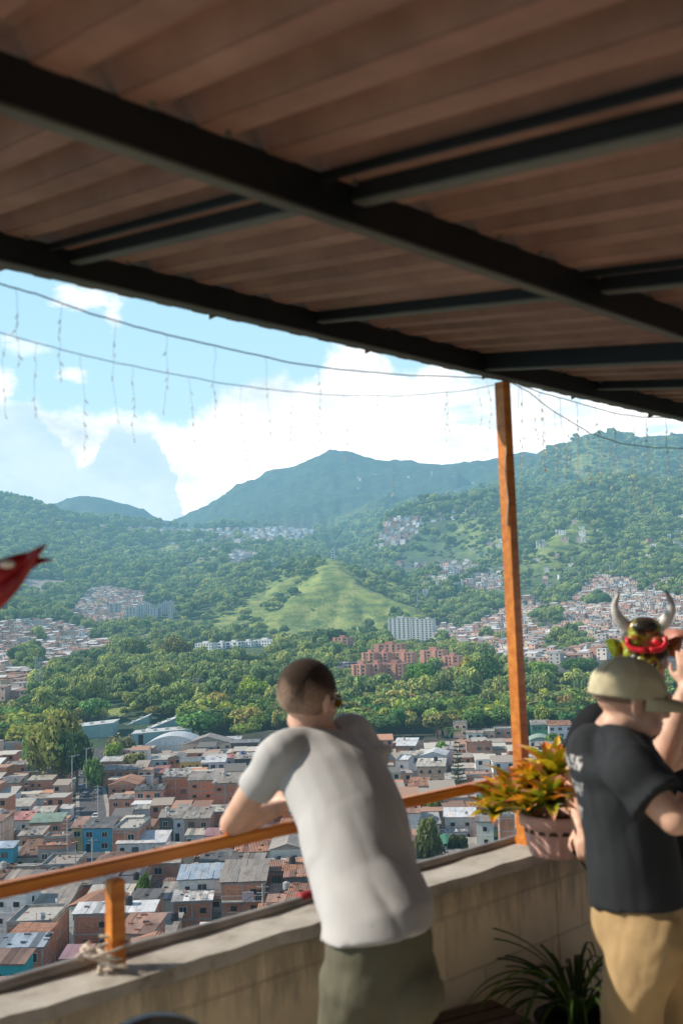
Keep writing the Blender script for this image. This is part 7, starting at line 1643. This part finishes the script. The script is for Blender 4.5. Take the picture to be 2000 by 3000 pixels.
p3 = mobj('person', union('body', m, .0075, 5), SKIN); tag(p3, 'person in a black t-shirt behind the capped man, face hidden by a mask', 'person')
hair_cap(HC3, HB3, 1.0, p3, lambda p: p.z > .02+.5*max(0, p.y-.02), HAIRM, 1.05)
face_parts(HC3, HB3, p3, 1.0)
BLK = cloth_mat('black_jersey', (.014, .015, .018), .15)
m = MB(); ts = [(hp3+Vector((0, 0, .0)), (.19, .15)), (md3, (.188, .142)), (md3.lerp(ch3, .6), (.205, .142)), (ch3, (.215, .140)), (ch3.lerp(nb3, .6), (.165, .11)), (nb3+Vector((0, 0, -.02)), (.085, .08))]
limb(m, [p for p, _ in ts], [r_ for _, r_ in ts], side=L3, caps=False)
for sh, el in ((sA, eA), (sB, Vector(at(2010, 2190, YP-.2)))):
    e = sh.lerp(el, .62); limb(m, [ch3.lerp(sh, .45), sh, e], [.088, .088, .088], caps=False); m.ball(sh, .086)
mobj('tshirt', union('tshirt', m, .010, 6, dsp3), BLK, p3)
m = MB(); limb(m, [hp3+Vector((0, 0, .04)), hp3+Vector((0, 0, -.11))], [(.17, .14), (.18, .15)], side=L3)
for a, b, c in zip(h3, k3, a3): limb(m, [a, b, c], [(.11, .12), (.09, .1), (.08, .085)])
mobj('trousers', union('trousers', m, .010, 5), cloth_mat('dark_jeans', (.03, .035, .05), .2), p3); shoes(p3, a3, F3)
q = MB(); q.path([Vector(at(1880, 2165, YP-.42)), Vector(at(1905, 2215, YP-.40)), Vector(at(1922, 2262, YP-.36))], .022, 8); st_ = q.obj('bag_strap', simple('orange_strap', (.62, .12, .05), .7), p3, smooth=True)
# the raised hand that steadies the horn is his left one beyond the picture edge: it belongs to a fourth visitor mostly outside the frame
m = MB(); Y4 = YP-.05; wq = Vector(at(2035, 1862, Y4)); e4 = Vector(at(2150, 2080, Y4+.1)); s4 = Vector(at(2260, 2130, Y4+.3)); c4 = Vector(at(2380, 2180, Y4+.35)); n4 = c4+Vector((0, 0, .17)); H4 = n4+Vector((0, 0, .16)); hp4 = c4+Vector((0, 0, -.52))
limb(m, [s4.lerp(c4, .3), s4, s4.lerp(e4, .5), e4], [.06, .055, .048, .042]); limb(m, [e4, e4.lerp(wq, .35), wq], [.042, .042, .026])
hand(m, wq, frame((-1, -.05, .12), (.1, -.4, .9)), .62, 1.0, thumb=1, curls=(.35, .7, .8, .9))
L4 = Vector((.2, 1, 0)).normalized(); limb(m, [hp4, c4.lerp(hp4, .5), c4, n4], [(.15, .12), (.14, .11), (.17, .11), (.07, .06)], side=L4); limb(m, [c4, n4, H4], [.07, .055, .055]); HB4 = basis(-1.5, 0, 0); head(m, H4+Vector((0, 0, .06)), HB4, .98)
s4b = c4+L4*.19; limb(m, [c4, s4b, s4b+Vector((0, 0, -.28)), s4b+Vector((-.05, 0, -.50))], [.06, .055, .042, .03]); hand(m, s4b+Vector((-.05, 0, -.50)), frame((0, 0, -1), L4), .5, 1., thumb=1)
k4 = []
for s_ in (-1, 1):
    a = hp4+L4*.09*s_; b = Vector((a.x, a.y, .48)); c = Vector((a.x, a.y, .09)); k4.append(c); limb(m, [a, b, c], [.085, .056, .04])
p4 = mobj('person', union('body', m, .0075, 4), skin_mat('rosy_skin', (.60, .27, .20))); tag(p4, 'person beyond the right edge whose rosy hand holds the mask’s horn', 'person')
hair_cap(H4+Vector((0, 0, .06)), HB4, .98, p4, lambda p: p.z > .02+.5*max(0, p.y-.02), HAIRM, 1.05)
m = MB(); limb(m, [hp4+Vector((0, 0, -.05)), c4.lerp(hp4, .5), c4, c4.lerp(n4, .8)], [(.17, .14), (.16, .13), (.19, .13), (.10, .09)], side=L4, caps=False); limb(m, [c4.lerp(s4, .4), s4, s4.lerp(e4, .35)], [.08, .075, .07]); limb(m, [c4, s4b, s4b+Vector((0, 0, -.15))], [.08, .075, .07])
mobj('tshirt', union('tshirt', m, .010, 5), cloth_mat('wine_jersey', (.25, .03, .04), .1), p4)
m = MB()
for s_ in (-1, 1): a = hp4+L4*.09*s_; limb(m, [a+Vector((0, 0, .05)), Vector((a.x, a.y, .48)), Vector((a.x, a.y, .1))], [.11, .085, .075])
mobj('trousers', union('trousers', m, .010, 4), bpy.data.materials['dark_jeans'], p4); shoes(p4, k4, (-1, 0, 0))
# ================================================================ horned mask
def gloss(name, col): return simple(name, col, .3, False, 30, .15)
MG = gloss('mask_lime', (.28, .34, .03)); MO = gloss('mask_orange', (.60, .20, .04)); MBR = gloss('mask_brown', (.16, .07, .03)); MR = gloss('mask_red', (.72, .03, .05)); MBK = gloss('mask_black', (.03, .025, .02)); MW = gloss('mask_white', (.8, .76, .7))
MC = Vector(at(1886, 1893, YP-.13)); MBs = basis(math.pi+.15, -.12, 0)
mask = empty('horned_mask', tuple(MC)); tag(mask, 'glossy painted bull mask with grey horns, red curled brows and leaf-shaped ears', 'mask')
W_ = lambda p: MBs @ (Vector(p))
m = MB(); m.ball(W_((0, -.02, .0)), (.092, .075, .105), MBs, 24, 16); m.ball(W_((0, .05, -.055)), (.06, .05, .05), MBs); m.ball(W_((0, .01, .07)), (.07, .05, .05), MBs)
for sx in (-1, 1): m.ball(W_((sx*.045, .045, .035)), (.03, .03, .022), MBs); m.ball(W_((sx*.055, .035, -.02)), (.035, .03, .03), MBs)
def mask_mat():
    t = NT('painted_mask'); g = t.coord(); n = t.noise(t.mapping(g, (1, 1, 1)), 13, 2, .4)
    return t.done(t.ramp(n, [(.0, (.04, .03, .02)), (.42, (.09, .045, .025)), (.45, (.34, .36, .03)), (.50, (.36, .38, .03)), (.53, (.42, .13, .04)), (.66, (.34, .08, .03)), (.69, (.08, .05, .03))]), .3)
mm = mask_mat(); mobj('face', union('face', m, .005, 4), mm, mask)
for sx in (-1, 1):
    # horns: pale at the root, dark tips
    m = MB(); pts = [(sx*.060, -.0, .075), (sx*.088, .005, .105), (sx*.106, .01, .138), (sx*.108, .012, .172), (sx*.096, .015, .206), (sx*.089, .016, .220)]; rad = [.026, .024, .019, .014, .008, .002]
    P_ = [W_(p) for p in pts]; Q = []
    n = 14; prev = None; up = None
    for i in range(25):
        t = i/24*(len(P_)-1); k = min(int(t), len(P_)-2); u = t-k; p0 = P_[max(0, k-1)]; p1 = P_[k]; p2 = P_[k+1]; p3_ = P_[min(len(P_)-1, k+2)]
        Q.append((.5*((2*p1)+(p2-p0)*u+(2*p0-5*p1+4*p2-p3_)*u*u+(3*p1-p0-3*p2+p3_)*u**3), rad[k]*(1-u)+rad[k+1]*u))
    vs = []; fs = []; cs = []
    for i, (p, r_) in enumerate(Q):
        d = (Q[min(i+1, 24)][0]-Q[max(0, i-1)][0]).normalized(); a = (d.orthogonal() if up is None else up-d*up.dot(d)).normalized(); up = a; b = d.cross(a)
        cur = [p+(a*math.cos(2*math.pi*k/n)+b*math.sin(2*math.pi*k/n))*r_ for k in range(n)]
        if prev:
            f = i/24; g_ = .80 if f < .5 else .80-(f-.5)*1.5; c = (max(.04, g_), max(.035, g_*.96), max(.035, g_*.92))
            for k in range(n): m.quad(prev[k], prev[(k+1) % n], cur[(k+1) % n], cur[k], 0, c)
        prev = cur
    hm = bpy.data.materials.get('horn_grey')
    if not hm: t = NT('horn_grey'); hm = t.done(t.mix(t.attr(), t.ramp(t.noise(t.mapping(t.coord(), (1, 1, .3)), 40, 3), [(.3, (.7, .7, .7)), (.7, (1.05, 1.05, 1.05))]), 1, 'MULTIPLY'), .35)
    m.obj('horn', hm, mask, smooth=True)
    # ears
    m = MB(); pr = [(sx*.085, -.01, .015), (sx*.120, -.005, .035), (sx*.150, -.0, .030), (sx*.143, .0, -.005), (sx*.120, .0, -.050), (sx*.088, -.005, -.040)]
    vs = [W_(p) for p in pr]+[W_((sx*.112, .022, -.003))]+[W_((sx*.112, -.03, -.003))]
    m.add(vs, [(i, (i+1) % 6, 6) for i in range(6)]+[((i+1) % 6, i, 7) for i in range(6)]); m.obj('ear', gloss('ear_green', (.20, .25, .02)) if sx > 0 else gloss('ear_copper', (.36, .12, .04)), mask)
    # curled red brow and cheek
    m = MB(); m.path([W_(p) for p in ((sx*.068, .062, .045), (sx*.074, .066, .022), (sx*.056, .078, .002), (sx*.028, .088, -.004), (sx*.006, .096, .0))], .012, 10); m.obj('brow', MR, mask, smooth=True)
    m = MB(); m.ball(W_((sx*.040, .062, .026)), (.020, .014, .015), MBs); m.obj('eye', MG if sx > 0 else MR, mask, smooth=True)
    m = MB(); m.ball(W_((sx*.020, .098, -.060)), (.011, .008, .009), MBs); m.obj('nostril', MBK, mask, smooth=True)
m = MB(); m.ball(W_((0, .085, -.075)), (.034, .022, .020), MBs); m.obj('snout', gloss('snout_lime', (.62, .64, .08)), mask, smooth=True)
m = MB()
for k in range(7): m.ball(W_((-.036+.012*k, .078, -.103)), (.005, .005, .009), MBs)
m.obj('teeth', MW, mask, smooth=True)
m = MB(); m.ball(W_((-.0, .055, -.035)), (.070, .03, .028), MBs); m.obj('muzzle', MBK, mask, smooth=True)
m = MB(); m.ball(W_((.0, .045, .085)), (.05, .025, .028), MBs); m.obj('forehead', MBK, mask, smooth=True)
m = MB(); m.ball(W_((.055, .035, -.0)), (.028, .03, .028), MBs); m.obj('cheek', MG, mask, smooth=True)
# ------------------------------------------------------------------ sun, sky, camera
SUN_EL = math.radians(36); SDIR = Vector((-1.0, .04, 0)).normalized()*math.cos(SUN_EL)+Vector((0, 0, math.sin(SUN_EL)))
ld = bpy.data.lights.new('sun', 'SUN'); ld.energy = 5.0; ld.angle = math.radians(.55); ld.color = (1, .90, .76)
lo = bpy.data.objects.new('sun', ld); lo.rotation_euler = SDIR.to_track_quat('Z', 'Y').to_euler(); link(lo)
def build_world():
    w = bpy.data.worlds.new('World'); SC.world = w; w.use_nodes = True; t = w.node_tree; t.nodes.clear()
    s = NT.__new__(NT); s.t = t; s.haze = False
    out = s.n('ShaderNodeOutputWorld'); bg = s.n('ShaderNodeBackground')
    sky = s.n('ShaderNodeTexSky'); sky.sky_type = 'NISHITA'; sky.sun_disc = False; sky.sun_elevation = SUN_EL; sky.sun_rotation = math.atan2(SDIR.x, SDIR.y)
    sky.altitude = 1500; sky.air_density = 1.2; sky.dust_density = 1.6; sky.ozone_density = 1.5
    d = s.coord('Generated'); sp = s.n('ShaderNodeSeparateXYZ'); s.l(d, sp.inputs[0])
    az = s.math('ARCTAN2', sp.outputs[0], sp.outputs[1]); el = s.math('ARCSINE', sp.outputs[2])
    cb = s.n('ShaderNodeCombineXYZ'); s.l(az, cb.inputs[0]); s.l(el, cb.inputs[1]); uv = cb.outputs[0]
    def ndis(n, a): return s.math('MULTIPLY', s.math('SUBTRACT', n, .5), a)
    n4 = s.noise(s.mapping(uv, loc=(5, 9, 0)), 22, 7, .62)
    def pxy(x, y): r_ = ray(x, y); r_ = r_/np.linalg.norm(r_); return math.atan2(r_[0], r_[1]), math.asin(r_[2])
    def curve(pts, lo, hi):
        """elevation of a cloud edge as a function of azimuth"""
        c = s.n('ShaderNodeFloatCurve'); cv = c.mapping.curves[0]; P = sorted(pxy(x, y) for x, y in pts)
        P = [(max(0, min(1, (a+.5))), max(0, min(1, e/.5))) for a, e in P]
        while len(cv.points) > 2: cv.points.remove(cv.points[1])
        cv.points[0].location = (0, P[0][1]); cv.points[1].location = (1, P[-1][1])
        for p_ in P: cv.points.new(*p_)
        c.mapping.update(); s.l(s.math('ADD', s.math('ADD', az, ndis(n4, .05)), .5), c.inputs['Value']); return s.math('MULTIPLY', c.outputs[0], .5)
    cb = s.n('ShaderNodeCombineXYZ'); s.l(az, cb.inputs[0]); s.l(el, cb.inputs[1]); uv = cb.outputs[0]
    def sstep(x, a, b):
        m = s.n('ShaderNodeMapRange'); m.interpolation_type = 'SMOOTHSTEP'; m.inputs['From Min'].default_value = a; m.inputs['From Max'].default_value = b; s.l(x, m.inputs['Value']); return m.outputs[0]
    n1 = s.noise(uv, 11, 9, .6); n2 = s.noise(s.mapping(uv, (1, 1.6, 1), loc=(3, 1, 0)), 9, 7, .6); n3 = s.noise(s.mapping(uv, (1, 2.2, 1), loc=(7, 4, 0)), 20, 8, .62)
    def ndis(n, a): return s.math('MULTIPLY', s.math('SUBTRACT', n, .5), a)
    E1 = curve([(-400,1150),(0,1150),(110,1175),(180,1195),(300,1215),(460,1212),(560,1215),(630,1190),(700,1150),(750,1120),(830,1110),(880,1120),(925,1075),(950,1030),(1000,1005),(1060,1008),(1120,1050),(1200,1080),(1300,1060),(1400,1090),(1600,1090),(1800,1120),(2000,1110),(2400,1090)], 0, 0)
    c1 = sstep(s.math('ADD', s.math('SUBTRACT', E1, el), ndis(n1, .10)), -.006, .012)
    # bodies of shaded blue-grey cloud at the lower left
    E2 = curve([(-400,1150),(0,1165),(60,1160),(110,1190),(150,1240),(180,1290),(215,1330),(240,1370),(262,1370),(285,1310),(310,1290),(325,1260),(400,1262),(450,1262),(455,1270),(480,1330),(505,1400),(530,1480),(560,1560),(2400,1560)], 0, 0)
    c2 = sstep(s.math('ADD', s.math('SUBTRACT', E2, el), ndis(n1, .075)), -.004, .010)
    skyc = s.mix(sky.outputs[0], (1, 1, 1), 0.0)
    sc = s.n('ShaderNodeVectorMath'); sc.operation = 'SCALE'; s.l(sky.outputs[0], sc.inputs[0]); sc.inputs['Scale'].default_value = .10
    haze_el = sstep(el, .50, .02)
    base = s.mix(s.mix(sc.outputs[0], (.40, .72, .92), s.math('MULTIPLY', sstep(el, .62, .32), .8)), (.56, .80, .92), s.math('MULTIPLY', haze_el, .7))
    shade = s.ramp(n2, [(.30, (.52, .67, .78)), (.44, (.80, .88, .93)), (.56, (1.1, 1.1, 1.1))])
    col = s.mix(base, shade, s.math('MULTIPLY', c1, .96))
    col = s.mix(col, (.46, .67, .80), s.math('MULTIPLY', c2, .8))
    rightblue = s.math('MULTIPLY', s.math('MULTIPLY', sstep(n3, .50, .60), sstep(az, .02, .14)), c1)
    col = s.mix(col, (.50, .74, .88), s.math('MULTIPLY', rightblue, .6))
    # small detached puffs in the blue
    def puff(x, y, rx, ry):
        a, e = pxy(x, y); u = s.math('MULTIPLY', s.math('SUBTRACT', az, a), FP/rx); v = s.math('MULTIPLY', s.math('SUBTRACT', el, e), FP/ry)
        q = s.math('SQRT', s.math('ADD', s.math('MULTIPLY', u, u), s.math('MULTIPLY', v, v)))
        return sstep(s.math('ADD', s.math('SUBTRACT', 1, q), ndis(n3, 3.2)), .0, .9)
    for x, y, rx, ry, o_ in ((265, 870, 110, 50, .85), (330, 920, 40, 50, .7), (205, 1095, 60, 32, .7), (0, 1120, 45, 60, .8), (70, 1010, 60, 30, .5), (30, 990, 40, 20, .5)):
        col = s.mix(col, (1, 1, 1), s.math('MULTIPLY', puff(x, y, rx, ry), o_))
    s.l(col, bg.inputs[0]); bg.inputs[1].default_value = WORLD_STRENGTH
    s.l(bg.outputs[0], out.inputs[0])
WORLD_STRENGTH = 1.25
build_world()
cd = bpy.data.cameras.new('camera'); cd.sensor_fit = 'VERTICAL'; cd.sensor_height = 36; cd.sensor_width = 24; cd.lens = 36*FP/3000; cd.clip_start = .05; cd.clip_end = 100000
co = bpy.data.objects.new('camera', cd); link(co)
mt = Matrix(((_R[0], _U[0], -_F[0], CAM[0]), (_R[1], _U[1], -_F[1], CAM[1]), (_R[2], _U[2], -_F[2], CAM[2]), (0, 0, 0, 1))); co.matrix_world = mt
cd.dof.use_dof = True; cd.dof.focus_distance = 260; cd.dof.aperture_fstop = cd.lens/1000/.0112
SC.camera = co
SC.view_settings.view_transform = 'Standard'; SC.view_settings.look = 'None'; SC.view_settings.exposure = 0
SC.cycles.max_bounces = 8; SC.cycles.diffuse_bounces = 4; SC.cycles.transparent_max_bounces = 8; SC.cycles.use_denoising = True; SC.cycles.sample_clamp_indirect = 6
